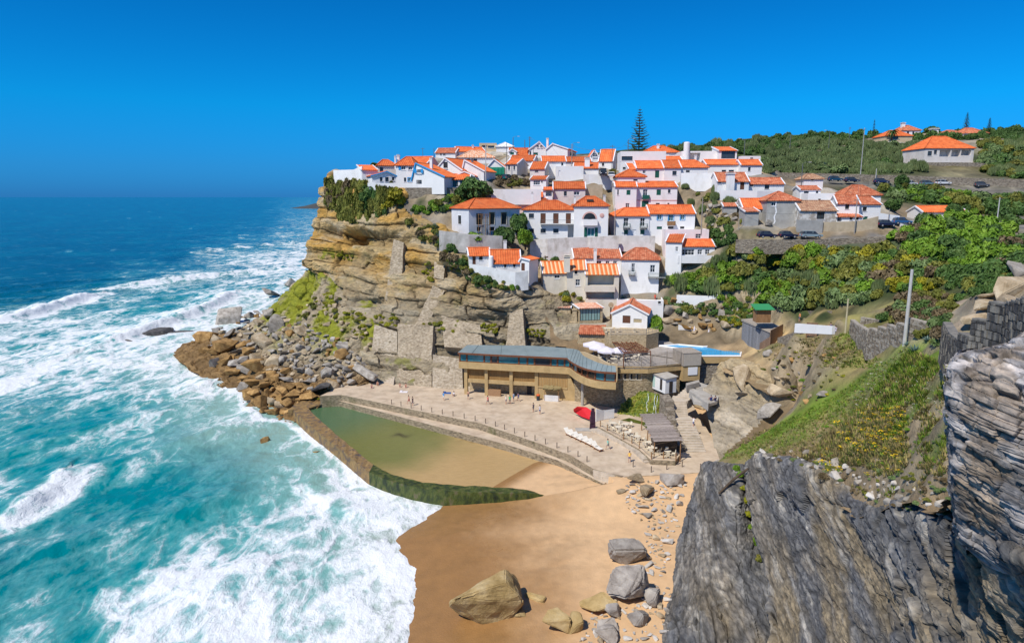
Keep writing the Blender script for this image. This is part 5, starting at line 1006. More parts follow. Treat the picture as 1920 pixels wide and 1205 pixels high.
for j in range(5):
 for i in range(cols_): vs.append(A+u*(s0+(s1-s0)*i/(cols_-1))+np.array((0, 0, t0+(t1-t0)*j/4))-w*(.35+.12*math.sin(i*1.7)+.5*(1-j/4)))
mb.add(vs, [(j*cols_+i, j*cols_+i+1, (j+1)*cols_+i+1, (j+1)*cols_+i) for j in range(4) for i in range(cols_-1)]); nett = mb.build('netting', netting, None, True, label='dark green netting hung over the front of a white gabled building', cat='netting')
md = nett.modifiers.new('thick', 'SOLIDIFY'); md.thickness = .04
h = byl('white crack'); A, u, w, Fp = h['A'], h['u'], h['w'], h['Fp']; mb = MB(); pr = [Fp(x, y) for x, y in ((948, 300), (940, 350), (946, 390), (930, 430), (936, 460), (926, 482))]
for k in range(5):
 (a, b), (c, d) = pr[k], pr[k+1]; mb.slab([A+u*(a-.16)+np.array((0, 0, b))-w*.03, A+u*(a+.16)+np.array((0, 0, b))-w*.03, A+u*(c+.12)+np.array((0, 0, d))-w*.03, A+u*(c-.12)+np.array((0, 0, d))-w*.03], w*.028)
addp(h, mb, 'crack_filling', wframe, label='white filler along the wall crack')
h = byl('pink string course'); A, u, w, Fp, Wd = h['A'], h['u'], h['w'], h['Fp'], h['W']; t = Fp(800, 165)[1]; mb = MB(); mb.box(A+u*(Wd/2)+np.array((0, 0, t))-w*.03, (Wd, .06, .22), u, w); addp(h, mb, 'string_course', pinktrim)
h = byl('timber scaffolding'); A, u, w, Fp = h['A'], h['u'], h['w'], h['Fp']; sc = thing('scaffold', 'timber scaffold of poles and planks against the grey rendered front', 'scaffold', A)
for x in (405, 450, 495):
 s, t1 = Fp(x, 330); t0 = Fp(x, 512)[1]
 for q in (-.7, -1.9): mb = MB(); mb.tube([A+u*s+w*q+np.array((0, 0, t0-1.5)), A+u*s+w*q+np.array((0, 0, t1))], .06, 5); mb.build('pole', wood, sc)
for y in (340, 380, 450):
 s0, t = Fp(396, y); s1, _ = Fp(503, y)
 for q in (-.95, -1.25, -1.55): mb = MB(); mb.box(A+u*(s0+s1)/2+w*q+np.array((0, 0, t)), (s1-s0, .26, .05), u, w); mb.build('plank', wood, sc)
# ------------------------------------------------------------------ walls
for W_ in WALLS:
 pp = W_['pp']; n = len(pp); th = W_['th']; mb = MB(); offs = []
 for i in range(n):
  a = pp[max(i-1, 0)][0]; e = pp[min(i+1, n-1)][0]; t = (e-a)[:2]; t = t/(np.linalg.norm(t)+1e-9); nn = np.array((-t[1], t[0], 0)); offs.append(nn if nn[1] >= 0 else -nn)
 for i in range(n-1):
  (b0, z0), (b1, z1) = pp[i], pp[i+1]; f = [np.array((b0[0], b0[1], b0[2]-W_['ext'])), np.array((b1[0], b1[1], b1[2]-W_['ext'])), np.array((b1[0], b1[1], z1)), np.array((b0[0], b0[1], z0))]
  q = [f[0]+offs[i]*th, f[1]+offs[i+1]*th, f[2]+offs[i+1]*th, f[3]+offs[i]*th]
  fs = [(0, 1, 2, 3), (7, 6, 5, 4), (3, 2, 6, 7)]
  if i == 0: fs.append((0, 3, 7, 4))
  if i == n-2: fs.append((1, 5, 6, 2))
  mb.add(f+q, fs)
 mb.build(W_['name'], WM[W_['mat']], None, label=W_['label'], cat=W_['cat'], **({'group': W_['group']} if W_['group'] else {}))
# ------------------------------------------------------------------ promenade, sea pool, restaurant, deck and stairs
paving = mat('paving', [(.44, .33, .23), (.56, .44, .31), (.62, .50, .37)], .5, .85, .03, 4., dirt=(.36, .28, .2), dscale=.25, dlo=.5, dhi=.75)
sandwall = mat('sea_wall_stone', [(.17, .135, .09), (.33, .26, .17), (.45, .36, .24)], 1.6, .95, .25, 2.2, (1, 1, 1.8), vor=1.8, vscale=1.7, contrast=(.35, .65), dirt=(.12, .13, .04), dscale=.2, dlo=.56, dhi=.7)
moss = mat('moss_stone', [(.012, .02, .008), (.03, .045, .01), (.075, .095, .014), (.14, .115, .06)], 1.1, .55, .18, 2., (1, 1, .5), detail=9, spec=.45, contrast=(.3, .68))
brownwall = mat('brown_sea_wall', [(.10, .08, .075), (.24, .15, .06), (.34, .22, .09)], 1., .7, .2, 2.2, detail=9, contrast=(.35, .65))
render_tan = mat('tan_render', [(.42, .29, .13), (.52, .37, .18)], 1.2, .9, .06, 6., dirt=(.3, .21, .1), dscale=.5, dlo=.5, dhi=.8)
slatwood = mat('slat_wood', [(.36, .20, .07), (.50, .30, .11)], 4, .8, stretch=(1, 1, .1)); greywood = mat('grey_wood', [(.26, .22, .18), (.42, .37, .31)], 3, .85, .02, 6, (1, 1, .3))
brownframe = mat('red_wood', [(.13, .045, .02), (.20, .075, .035)], 3, .6); zinc = mat('zinc_roof', [(.17, .215, .22), (.24, .29, .29)], .5, .45, .01, 3, spec=.4)
concrete = mat('concrete', [(.34, .31, .27), (.46, .43, .38)], .8, .9, .04, 3., dirt=(.24, .21, .17), dscale=.3, dlo=.52, dhi=.78); darkpave = mat('deck_paving', [(.34, .30, .27), (.44, .40, .36)], 1, .85, .02, 4)
def PP(pl, z): return [PZ(x, y, z) for x, y in pl]
def crp(c, pl): return [cr(c, x, y) for x, y in pl]
PR = 3.9
prom = [(600, 742), (640, 740), (700, 752), (780, 769), (900, 793), (1000, 827), (1070, 853), (1112, 878), (1165, 893), (1240, 890), (1335, 884), (1352, 868), (1335, 820), (1300, 760), (1230, 735), (1100, 738), (1000, 735), (860, 722), (720, 700), (690, 690), (655, 715)]
q = PP(prom, PR); mb = MB(); mb.prism([(p[0], p[1]) for p in q], .3, PR); mb.m = [0]+[1]*(len(mb.m)-1); mb.build('promenade', [paving, sandwall], kind='structure')
q = PP([(600, 748), (640, 752), (700, 768), (770, 786), (830, 802), (870, 812), (950, 833), (1045, 862), (1132, 907), (1150, 896), (1080, 850), (1000, 815), (900, 780), (780, 757), (700, 742), (640, 735), (600, 742)], 2.65); mb = MB()
mb.prism([(p[0], p[1]) for p in q], -1.2, 2.65); mb.m = [0]+[1]*(len(mb.m)-1); ledge = mb.build('ledge', [paving, sandwall], kind='structure')
# mossy foot of the ledge and the wall round the sea pool
inner = [(640, 748), (577, 764), (600, 787), (640, 822), (700, 871), (738, 890), (785, 903), (850, 911), (910, 914), (1020, 918)]
outer = [(1035, 924), (930, 926), (850, 923), (793, 917), (742, 905), (692, 885), (638, 842), (580, 796), (550, 769), (620, 745)]
pw = thing('sea_wall', 'curved sea wall around the green tidal pool, brown then mossy', 'sea wall', PZ(700, 880, 0))
def strip(i0, i1, o0, o1, name, m, seed):
 a = PP(inner[i0:i1+1], 2.1); b = PP(outer[o0:o1+1], 2.1)[::-1]; k = 60; a = catmull(a, k); b = catmull(b, k); zt = 2.1+.16*fbm(a*.4+seed, 4); tail = np.linspace(0, 1, k)
 if name == 'mossy_section': zt = zt+.25*tail-.7*sstep(.88, 1, tail)
 rows = []
 ja = .2*fbm(a*.5+seed, 4); jb = .25*fbm(b*.4+seed, 4); n = (b-a); n[:, 2] = 0; n /= np.linalg.norm(n, axis=1)[:, None]
 for t, zz, jj in ((0, -1.5, 0), (0, .8, .12), (0, 0, 0), (.33, .03, 0), (.66, 0, 0), (1, -.02, 0), (1, 1.0, .05), (1, -3.6, .2)):
  p = a*(1-t)+b*t; p = p+n*(ja*(1-t)+jb*t)[:, None]*.5+n*jj*np.sign(t-.5); p[:, 2] = zt if zz in (0, .03, -.02) else (zz-1. if zz > .5 else zz)
  if zz == .8 or zz == 1.0: p[:, 2] = zt-1.
  rows.append(p)
 g = np.stack(rows); me = grid_mesh(name, g, m, smooth=False); GROUND.pop(); o = link(name, me, pw); return o
strip(1, 4, 5, 8, 'brown_section', brownwall, 1); strip(4, 9, 0, 5, 'mossy_section', moss, 2)
mb = MB(); q = PP([(640, 747), (576, 765), (540, 768), (560, 752), (640, 738)], 2.05); mb.prism([(p[0], p[1]) for p in q], -1.5, 2.0); mb.build('end_section', brownwall, pw)
# water of the tidal pool
pl = [PZ(x, y, ZP) for x, y in pool_back+[(1100, 880), (1060, 910), (1015, 918)]+pool_front]; poly2 = [(p[0], p[1]) for p in pl]
x0, x1 = min(p[0] for p in poly2), max(p[0] for p in poly2); y0, y1 = min(p[1] for p in poly2), max(p[1] for p in poly2)
Xp, Yp = np.meshgrid(np.linspace(x0, x1, 220), np.linspace(y0, y1, 160)); ms = inside(poly2, Xp, Yp) | (pdist(poly2, Xp, Yp, True) < .35)
dsh = pdist(psh, Xp, Yp)*np.where(inside(psh+[(60, 60), (60, 140)], Xp, Yp), -1, 1); ppx, ppy, _ = proj(np.stack([Xp, Yp, Xp*0+ZP], -1))
pn_ = np.stack([Xp, Yp, Xp*0], -1).reshape(-1, 3); k = sstep(2, 30, dsh+5*fbm(pn_*.08, 3).reshape(Xp.shape)); kk = sstep(.12, .9, k)
grn = np.array((.155, .165, .045)); tanw = np.array((.47, .31, .135)); sea_g = np.array((.08, .15, .07))
colp = tanw*(1-kk)[..., None]+grn*kk[..., None]; k3 = sstep(28, 42, dsh); colp = colp*(1-k3)[..., None]+sea_g*k3[..., None]
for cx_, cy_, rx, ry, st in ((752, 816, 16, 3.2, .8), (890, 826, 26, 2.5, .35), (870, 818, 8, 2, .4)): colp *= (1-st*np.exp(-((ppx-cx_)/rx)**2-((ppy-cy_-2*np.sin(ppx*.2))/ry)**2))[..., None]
M_pool = mat('pool_water', [(.93, .93, .93), (1.06, 1.06, 1.06)], .8, .07, .05, 1.6, (1, 2.0, 1), attr='tint', spec=.5)
me = grid_mesh('water', np.stack([Xp, Yp, Xp*0+ZP], -1), M_pool, attrs={'tint': colp}, mask=ms); GROUND.pop(); link('water', me, kind='structure')
# --- restaurant
ZF, ZT, ZW = 9.4, 10.7, 12.65
fc = PP([(860, 678), (940, 682.5), (1013, 686), (1066, 689), (1079, 699), (1099, 709), (1125, 715), (1155, 717)], ZT)
fc = [p for p in fc]; fcd = catmull(fc[:4], 10); fcu = catmull(fc[3:], 14); front = np.concatenate([fcd, fcu[1:]])
back = np.array([p+np.array((.6, 1, 0))*0 for p in front]); nrm = []
for i in range(len(front)):
 t = front[min(i+1, len(front)-1)]-front[max(i-1, 0)]; nn = np.array((-t[1], t[0], 0)); nn /= np.linalg.norm(nn); nrm.append(nn if nn[1] > 0 or nn[0] > 0 else -nn)
nrm = np.array(nrm)
rest = thing('restaurant', 'curved tan clifftop restaurant with a teal window band and grey roof', 'restaurant', PZ(1000, 742, PR))
def ribbon(mb, line, nr, o0, o1, z0, z1, m=0):
 a = line+nr*o0; b = line+nr*o1
 for i in range(len(line)-1):
  v = [np.array((*a[i][:2], z0)), np.array((*a[i+1][:2], z0)), np.array((*a[i+1][:2], z1)), np.array((*a[i][:2], z1)), np.array((*b[i][:2], z0)), np.array((*b[i+1][:2], z0)), np.array((*b[i+1][:2], z1)), np.array((*b[i][:2], z1))]
  fs = [(0, 1, 2, 3), (7, 6, 5, 4), (3, 2, 6, 7), (1, 0, 4, 5)]
  if i == 0: fs.append((0, 3, 7, 4))
  if i == len(line)-2: fs.append((1, 5, 6, 2))
  mb.add(v, fs, m)
mb = MB(); ribbon(mb, front, nrm, 0, .3, ZF, ZT); ribbon(mb, front, nrm, .3, 5.5, ZF+.05, ZF+.35); mb.build('parapet', render_tan, rest)
mb = MB(); ribbon(mb, front, nrm, 5.2, 5.5, ZF+.35, ZW+.2); mb.build('back_wall', tanm, rest)
L_ = np.concatenate([[0], np.cumsum(np.linalg.norm(np.diff(front, axis=0), axis=1))])
def along(s):
 i = min(max(int(np.searchsorted(L_, s))-1, 0), len(front)-2); t = (s-L_[i])/(L_[i+1]-L_[i]); p = front[i]*(1-t)+front[i+1]*t; tt = front[i+1]-front[i]; tt = tt/np.linalg.norm(tt); return p, tt, nrm[i]
posts = [0.15, 1.6, 5.2, 6.6, 8.0, 12.2, 13.9, 15.3, 18.5, 19.8, 21.2, 24.0, 25.3, 26.4]; posts = [p for p in posts if p < L_[3+6]*1.0+L_[9]*0]+list(np.linspace(L_[9]+.3, L_[-1]-.1, 8))
for i, s in enumerate(posts):
 p, t, n_ = along(s); mb = MB(); mb.box(np.array((*(p+n_*.32)[:2], (ZT+ZW)/2)), (.24, .24, ZW-ZT), t, n_); mb.build('window_post', brownframe, rest)
 if i+1 < len(posts):
  p2, _, n2 = along(posts[i+1]-.0); a, b = p+n_*.34, p2+n2*.34; tt = b-a; ln = np.linalg.norm(tt[:2]); tt = tt/ln; nn = np.array((-tt[1], tt[0], 0)); c_ = (a+b)/2
  if ln < .8: continue
  openbay = i in (len(posts)-5, len(posts)-4, len(posts)-6)
  mb = MB(); mb.box(np.array((c_[0], c_[1], ZT+.1)), (ln-.24, .14, .18), tt, nn); mb.box(np.array((c_[0], c_[1], ZW-.1)), (ln-.24, .14, .2), tt, nn); [mb.box(np.array((*(a+tt*e_)[:2], (ZT+ZW)/2)), (.06, .1, ZW-ZT-.1), tt, nn) for e_ in (.15, ln-.15)]; w_ = mb.build('window', brownframe, rest)
  if not openbay:
   m2 = MB(); m2.box(np.array((c_[0], c_[1], (ZT+ZW)/2)), (ln-.24, .03, ZW-ZT-.4), tt, nn); m2.build('pane', tealglass if (i % 4) < 3 else glassm, None).parent = w_
fo = front-nrm*.5; bk = PP([(876, 646.5), (940, 647), (1000, 648), (1060, 652), (1084, 656), (1096, 668), (1129, 682), (1154, 686)], 13.5); bk = np.concatenate([catmull(bk[:4], 10), catmull(bk[3:], 14)[1:]])
mb = MB()
for i in range(len(front)-1):
 a, b, c_, d_ = [np.array((*fo[i][:2], ZW+.05)), np.array((*fo[i+1][:2], ZW+.05)), bk[i+1], bk[i]]; mb.slab([a, b, c_, d_], (0, 0, -.18))
 mb.slab([a-nrm[i]*.03, b-nrm[i+1]*.03, b-nrm[i+1]*.02+(0, 0, .03), a-nrm[i]*.02+(0, 0, .03)], (0, 0, -.34), 1)
roof_ = mb.build('roof', [zinc, brownframe], rest)
for i in range(1, len(front)-1, 1):
 if i > 10 or i % 2: mb = MB(); mb.tube([np.array((*fo[i][:2], ZW+.09)), bk[i]+(0, 0, .04)], .05, 4); mb.build('roof_seam', zinc, roof_)
# lower storeys
def fpt(s, off, z): p, t, n_ = along(s); return np.array((*(p+n_*off)[:2], z)), t, n_
SL = L_[6]  # end of the straight block
gcols = []
for x in (871, 910, 957, 1005): gcols.append(min(L_[9]*.98, max(.4, np.interp(x, [860, 940, 1013], [0, L_[3], L_[6]]))))
for s in gcols:
 p, t, n_ = fpt(s, 1.0, (PR+ZF)/2); mb = MB(); mb.box(p, (.65, .65, ZF-PR), t, n_); mb.build('column', render_tan, rest)
for k in range(3):
 a, t, n_ = fpt(gcols[k]+.33, 1.1, 0); b, _, _ = fpt(gcols[k+1]-.33, 1.1, 0); ln = np.linalg.norm(b-a); c_ = (a+b)/2
 mb = MB(); mb.box((c_[0], c_[1], 6.75), (ln, .5, .75), t, n_); mb.build('beam', render_tan, rest)
 sl = MB(); n_s = int(ln/.22)
 cb, _, _ = fpt((gcols[k]+gcols[k+1])/2, 1.3, 8.25); sl.box(cb, (ln, .05, 2.25), t, n_, 1)
 for i in range(n_s): sl.box(np.array((*(a+t*(i+.5)*ln/n_s)[:2], 8.25))+n_*.05, (.13, .06, 2.25), t, n_)
 sl.build('slat_screen', [slatwood, brown], rest, kind='stuff')
 bw, _, _ = fpt((gcols[k]+gcols[k+1])/2, 3.6, (PR+7.1)/2-.0); mb = MB(); mb.box(bw, (ln+.6, .2, 7.1-PR), t, n_); mb.build('inner_wall', stonew, rest)
a, t, n_ = fpt((gcols[1]+gcols[2])/2-.9, .9, PR+.65); mb = MB(); mb.box(a, (2.6, .5, 1.3), t, n_); mb.build('counter', mat('panel', [(.30, .17, .09), (.36, .21, .11)], 4, .7), rest)
a, t, n_ = fpt(gcols[2]+3.2, 3.42, PR+1.05); mb = MB(); mb.box(a, (.95, .06, 2.1), t, n_); mb.build('door', dark, rest)
# rounded middle part with tall slats, flaring foot
s0, s1 = gcols[3]+.4, L_[-1]*.60; mid = np.array([fpt(s, .7, 0)[0] for s in np.linspace(s0, s1, 10)]); mn = np.array([fpt(s, 0, 0)[2] for s in np.linspace(s0, s1, 10)])
mb = MB(); ribbon(mb, mid, mn, 0, .4, PR, 6.3); ribbon(mb, mid, mn, -.12, .0, 6.2, 6.5); ribbon(mb, mid, mn, .15, .5, 6.3, ZF); mb.build('curved_wall', render_tan, rest)
sl = MB(); tot = 0
for i in range(len(mid)-1):
 t = mid[i+1]-mid[i]; ln = np.linalg.norm(t); t = t/ln; kx = max(1, int(ln/.24))
 for j in range(kx): c_ = mid[i]+t*ln*(j+.5)/kx+mn[i]*.1; sl.box((c_[0], c_[1], 7.75), (.15, .07, 2.5), t, mn[i])
sl.build('slat_screen', slatwood, rest, kind='stuff')
fl = mid[-1]; n_ = mn[-1]; t = mid[-1]-mid[-2]; t /= np.linalg.norm(t); mb = MB(); mb.slab([np.array((*fl[:2], PR)), np.array((*(fl+t*2.6)[:2], PR)), np.array((*(fl+t*.2)[:2], ZF)), np.array((*fl[:2], ZF))], n_*.5); mb.build('buttress', render_tan, rest)
p = PZ(1092, 760, PR); mb = MB(); mb.tube([p, (p[0], p[1], ZF+.1)], .3, 10); mb.build('pillar', concrete, rest)
# beach bar hut under the curved wall
p = PZ(1034, 752, PR); t = mid[5]-mid[4]; t /= np.linalg.norm(t); n_ = np.array((-t[1], t[0], 0)); hut = thing('beach_bar', 'small thatched beach bar with a white picket front below the restaurant', 'beach bar', p)
mb = MB()
for i in range(14): mb.box(p+t*(-1.4+i*.215)+(0, 0, .6), (.16, .05, 1.2), t, n_)
mb.build('picket_front', wframe, hut, kind='stuff'); mb = MB()
for i in range(60): c_ = p+t*random.uniform(-1.5, 1.5)+n_*random.uniform(.0, 1.3)+(0, 0, 2.55+random.uniform(-.1, .15)); mb.box(c_, (random.uniform(.4, .8), .9, .05), t, (n_+np.array((0, 0, random.uniform(-.1, .5))))/1.0)
mb.build('thatch_roof', mat('thatch', [(.2, .15, .07), (.34, .27, .13)], 3, .95), hut)
for a_ in (-1.35, 1.35): mb = MB(); mb.tube([p+t*a_, p+t*a_+(0, 0, 2.5)], .07, 5); mb.build('post', wood, hut)
# --- deck level: stone base, tan edge, windows, fence
ZD = 12.0
dk = PP([(1153, 688), (1215, 689), (1278, 683)], ZD); dk2 = [PZ(1078, 752, PR)]+dk
mb = MB(); far_ = PP([(1300, 645), (1230, 640), (1120, 640)], ZD); pol = dk+far_; mb.prism([(p[0], p[1]) for p in pol], ZD-.3, ZD); mb.build('deck_floor', darkpave, kind='structure')
din = [(p[0], p[1]) for p in dk2]; mb = MB(); base = [(dk2[0][0], dk2[0][1]), (dk[0][0]+.2, dk[0][1]+.8), (dk[1][0], dk[1][1]+.8), (dk[2][0], dk[2][1]+.8), (dk[2][0], dk[2][1]+7), (dk[0][0]-8, dk[0][1]+9), (dk2[0][0]-2, dk2[0][1]+4)]
deckbase = thing('retaining_wall', 'tall rubble stone wall under the terrace with a strip of dark windows', 'wall', (base[1][0], base[1][1], PR))
mb.prism(base, [PR-1]*7, [ZD-1.9, ZD-1.1, ZD-1.1, ZD-1.1, ZD-1.1, ZD-1.1, ZD-1.9]); mb.build('stonework', mat('deck_rubble', [(.20, .15, .09), (.36, .28, .17), (.5, .4, .26)], 1.9, .95, .25, 2.5, (1, 1, 1.8), vor=1.8, vscale=2.2, contrast=(.36, .64)), deckbase)
dl = np.array(dk); mb = MB(); nn = np.array([(0, 1, 0)]*3, float); ribbon(mb, dl, nn, 0, .6, ZD-1.1, ZD+.05); mb.build('edge_band', render_tan, deckbase)
for x0_, x1_ in ((1158, 1168), (1169.5, 1180), (1181.5, 1191.5), (1193, 1203)):
 a = PZ(x0_, 705, ZD-1.9); a = np.array((a[0], dk[0][1]+.75+(dk[1][1]-dk[0][1])*(x0_-1153)/62, 0)); wd = (x1_-x0_)/F*127; mb = MB(); c_ = np.array((a[0]+wd/2, a[1], ZD-1.95))
 for dx, dz, sx_, sz_ in ((0, .62, wd, .1), (0, -.62, wd, .12), (-wd/2, 0, .08, 1.2), (wd/2, 0, .08, 1.2)): mb.box(c_+(dx, 0, dz), (sx_, .12, sz_))
 f_ = mb.build('window', cream, deckbase); m2 = MB(); m2.box(c_+(0, .03, 0), (wd-.08, .03, 1.15)); m2.build('pane', glassm, None).parent = f_
def slat_fence(name, label, line, h0, h1, sp, m, post=None, cat='fence', sw=.07):
 """line of base points (3D); heights interpolated; slats too fine to pick apart are one part"""
 root = thing(name, label, cat, line[0]); sl = MB(); rails = MB()
 for i in range(len(line)-1):
  a, b = np.array(line[i]), np.array(line[i+1]); hh0, hh1 = h0[i], h0[i+1]; t = b-a; ln = np.linalg.norm(t); k = max(1, int(ln/sp)); tn = t/ln; th = np.array((tn[0], tn[1], 0)); th /= np.linalg.norm(th); n_ = np.array((-th[1], th[0], 0))
  for j in range(k): f = (j+.5)/k; h_ = hh0*(1-f)+hh1*f; sl.box(a+t*f+(0, 0, h_/2+.05), (sw, .03, h_), th, n_)
  for zf in (.2, .85): rails.slab([a+(0, 0, hh0*zf), b+(0, 0, hh1*zf), b+(0, 0, hh1*zf+.07), a+(0, 0, hh0*zf+.07)], n_*.06)
  q_ = MB(); q_.box(a+(0, 0, hh0/2+.05)+n_*.05, (.1, .1, hh0+.1), th, n_); q_.build('post', post or m, root)
 sl.build('slats', m, root, kind='stuff'); rails.build('rail', m, root); return root
fz = PP([(1143, 685), (1153, 686), (1180, 687.2), (1203, 688), (1222, 687.5), (1250, 685.2), (1277, 683.2)], ZD+.06)
slat_fence('fence', 'grey picket fence along the edge of the restaurant terrace, rising to the right', fz, [1.0, 1.25, 1.25, 1.5, 2.3, 2.7, 2.8], None, .22, greywood)
fz = PP([(1212, 654), (1235, 652), (1257, 650)], ZD+1.2);
# grey block with slatted shutter and blank board
c0 = PZ(1279, 712, 9.2); c1 = PZ(1313, 710, 9.2); hb = 14.35-9.2; bl = thing('service_block', 'square service block with a grey slatted upper half and blank white board', 'service block', c0); u = (c1-c0); u[2] = 0; wd = np.linalg.norm(u); u /= wd; w = np.array((-u[1], u[0], 0)); mid_ = c0+u*wd/2+w*2.2
mb = MB(); mb.box(mid_+(0, 0, 1.15), (wd-.2, 4.2, 2.9), u, w); mb.build('lower_wall', render_tan, bl); mb = MB(); mb.box(mid_+(0, 0, 3.85), (wd, 4.5, 2.4), u, w); mb.build('upper_wall', greywood, bl)
mb = MB(); mb.box(mid_+(0, 0, 5.1), (wd+.1, 4.7, .12), u, w); mb.build('roof', greywood, bl); mb = MB()
for i in range(20): mb.box(c0+u*(.1+(wd-.2)*(i+.5)/20)-w*.08+(0, 0, 3.85), (.1, .04, 2.35), u, w)
mb.build('slats', mat('pale_slat', [(.46, .42, .36), (.56, .52, .46)], 3, .8), bl, kind='stuff'); mb = MB(); mb.box(c0+u*wd*.56-w*.0+(0, 0, 1.6), (1.9, .06, 1.5), u, w); mb.build('board', wframe, bl)
# --- swimming pool on the upper deck
ZS = 13.2
pd = PP([(1165, 660), (1212, 655), (1300, 668), (1395, 669), (1412, 655), (1392, 640), (1340, 633), (1262, 627), (1225, 640)], ZS-.1); mb = MB(); mb.prism([(p[0], p[1]) for p in pd], ZS-1.0, ZS-.1); mb.build('pool_deck', darkpave, kind='structure')
sp_ = thing('swimming_pool', 'bright blue swimming pool with a white rim beside the terrace', 'swimming pool', PZ(1350, 660, ZS)); rim = PP([(1236, 649), (1272, 647), (1318, 651), (1374, 648.5), (1391, 657), (1388, 668), (1314, 668), (1280, 655)], ZS)
mb = MB(); mb.prism([(p[0], p[1]) for p in rim], ZS-.09, ZS-.0); mb.build('water', mat('pool_blue', [(.0, .30, .62), (.02, .38, .70)], 1.5, .06, .02, 3, spec=.15), sp_)
mb = MB(); rr_ = [p+(0, 0, .08) for p in rim]; rr_.append(rr_[0]); mb.tube(rr_, .22, 6); mb.build('rim', wframe, sp_)
pw0, pw1 = PZ(1313, 669, ZS-.1), PZ(1387, 669, ZS-.1); u = pw1-pw0; wd = np.linalg.norm(u); u /= wd; w = np.array((-u[1], u[0], 0)); mb = MB(); mb.box((pw0+pw1)/2+w*.25+(0, 0, -.55), (wd, .7, 1.3), u, w); mb.build('tan_wall', render_tan, sp_)
mb = MB(); mb.box((pw0+pw1)/2+w*.6+(0, 0, -3.2), (wd+2, .8, 4.0), u, w); mb.build('stone_wall', rubble, sp_)
slat_fence('railing', 'thin blue grey railing in front of the swimming pool', [pw0+(0, 0, .1), (pw0+pw1)/2+(0, 0, .1), pw1+(0, 0, .1)], [1.15]*3, None, .45, mat('rail_blue', [(.10, .36, .55)], .5), cat='railing', sw=.045)
# --- white cabin
c0 = PZ(1247, 738, 7.7); cl = PZ(1205.5, 720, 7.7); c1 = PZ(1268, 737, 7.7); u = cl-c0; u[2] = 0; lu = np.linalg.norm(u); u /= lu; v = c1-c0; v[2] = 0; v = v-u*np.dot(u, v); lv = max(2.4, np.linalg.norm(v)); v /= np.linalg.norm(v)
hc = 2.75; cb = thing('cabin', 'small white cabin with pale green shutters perched over the algae wall', 'cabin', c0+u*lu/2+v*lv/2); cc = c0+u*lu/2+v*lv/2
mb = MB(); mb.box(cc+(0, 0, hc/2), (lu, lv, hc), u, v); mb.build('wall', white, cb); mb = MB(); mb.slab([c0-u*.25-v*.25+(0, 0, hc), c0+u*(lu+.2)-v*.25+(0, 0, hc+.15), c0+u*(lu+.2)+v*(lv+.2)+(0, 0, hc+.35), c0-u*.25+v*(lv+.2)+(0, 0, hc+.2)], (0, 0, .14)); mb.build('roof', concrete, cb)
for f in (.18, .5, .66): mb = MB(); mb.box(c0+u*lu*f-v*.03+(0, 0, 1.45), (lu*.09, .06, 2.0), u, v); mb.build('shutter' if f != .18 else 'door', mat('pale_green', [(.42, .58, .52)], .6) if f != .18 else dark, cb)
mb = MB(); mb.box(c0+u*lu*.85-v*.03+(0, 0, 1.45), (lu*.07, .06, 2.0), u, v); mb.build('shutter', MATS['pale_green'], cb); mb = MB(); mb.box(c0-u*.03+v*lv*.5+(0, 0, 1.15), (.06, lv*.3, 2.1), u, v); mb.build('door', dark, cb)
mb = MB(); mb.box(cc+(0, 0, -1.2), (lu*.8, lv*.7, 2.4), u, v); mb.build('plinth', rubble, cb)
# --- stairs
def flight(root, l0, r0, l1, r1, z0, z1, n, m, thick=.9):
 for i in range(n):
  f, g_ = i/n, (i+1)/n; z = z0+(z1-z0)*(i+1)/n; lp = lambda a, b, t: (a[0]+(b[0]-a[0])*t, a[1]+(b[1]-a[1])*t)
  A0, B0 = PZ(*lp(l0, l1, f), z0+(z1-z0)*f), PZ(*lp(r0, r1, f), z0+(z1-z0)*f); A1, B1 = PZ(*lp(l0, l1, g_), z), PZ(*lp(r0, r1, g_), z)
  mb = MB(); mb.prism([(A0[0], A0[1]), (B0[0], B0[1]), (B1[0], B1[1]), (A1[0], A1[1])], z-thick, z); mb.build('step', m, root)
st = thing('staircase', 'long concrete staircase climbing from the beach terrace between rock and shack', 'staircase', PZ(1305, 855, PR))
stepm = mat('step_stone', [(.46, .38, .29), (.58, .50, .40)], 1.5, .9, .03, 4., dirt=(.3, .25, .18), dscale=.6, dlo=.5, dhi=.75)
flight(st, (1286, 848), (1324, 848), (1262, 783), (1298, 783), PR, 6.3, 13, stepm); flight(st, (1262, 780), (1290, 780), (1262, 751), (1287, 751), 6.3, 8.0, 9, stepm); flight(st, (1267, 744), (1296, 748), (1292, 722), (1306, 728), 8.0, 9.2, 6, stepm)
for pl, z in (([(1262, 783), (1298, 783), (1292, 779), (1260, 779)], 6.3), ([(1258, 751), (1290, 751), (1298, 747), (1262, 741)], 8.0)): mb = MB(); mb.prism([(p[0], p[1]) for p in PP(pl, z)], z-1.5, z); mb.build('landing', stepm, st)
mb = MB(); mb.prism([(p[0], p[1]) for p in PP([(1292, 726), (1300, 752), (1328, 757), (1345, 752), (1350, 735), (1330, 722), (1310, 716)], 9.2)], 8.7, 9.2); mb.build('terrace', concrete, kind='structure')
for pl, z, lab in (([(1292, 732), (1296, 729), (1330, 753), (1328, 757)], 9.7, 'low concrete kerb wall beside the two seated people'), ([(1286, 718), (1310, 712), (1312, 716), (1288, 722)], 10.1, 'low grey wall under the blank white board')):
 mb = MB(); mb.prism([(p[0], p[1]) for p in PP(pl, z)], z-1.2, z); mb.build('kerb_wall', concrete, label=lab, cat='wall')
lw = thing('stair_wall', 'stepped stone side wall left of the long staircase', 'wall', PZ(1262, 790, PR))
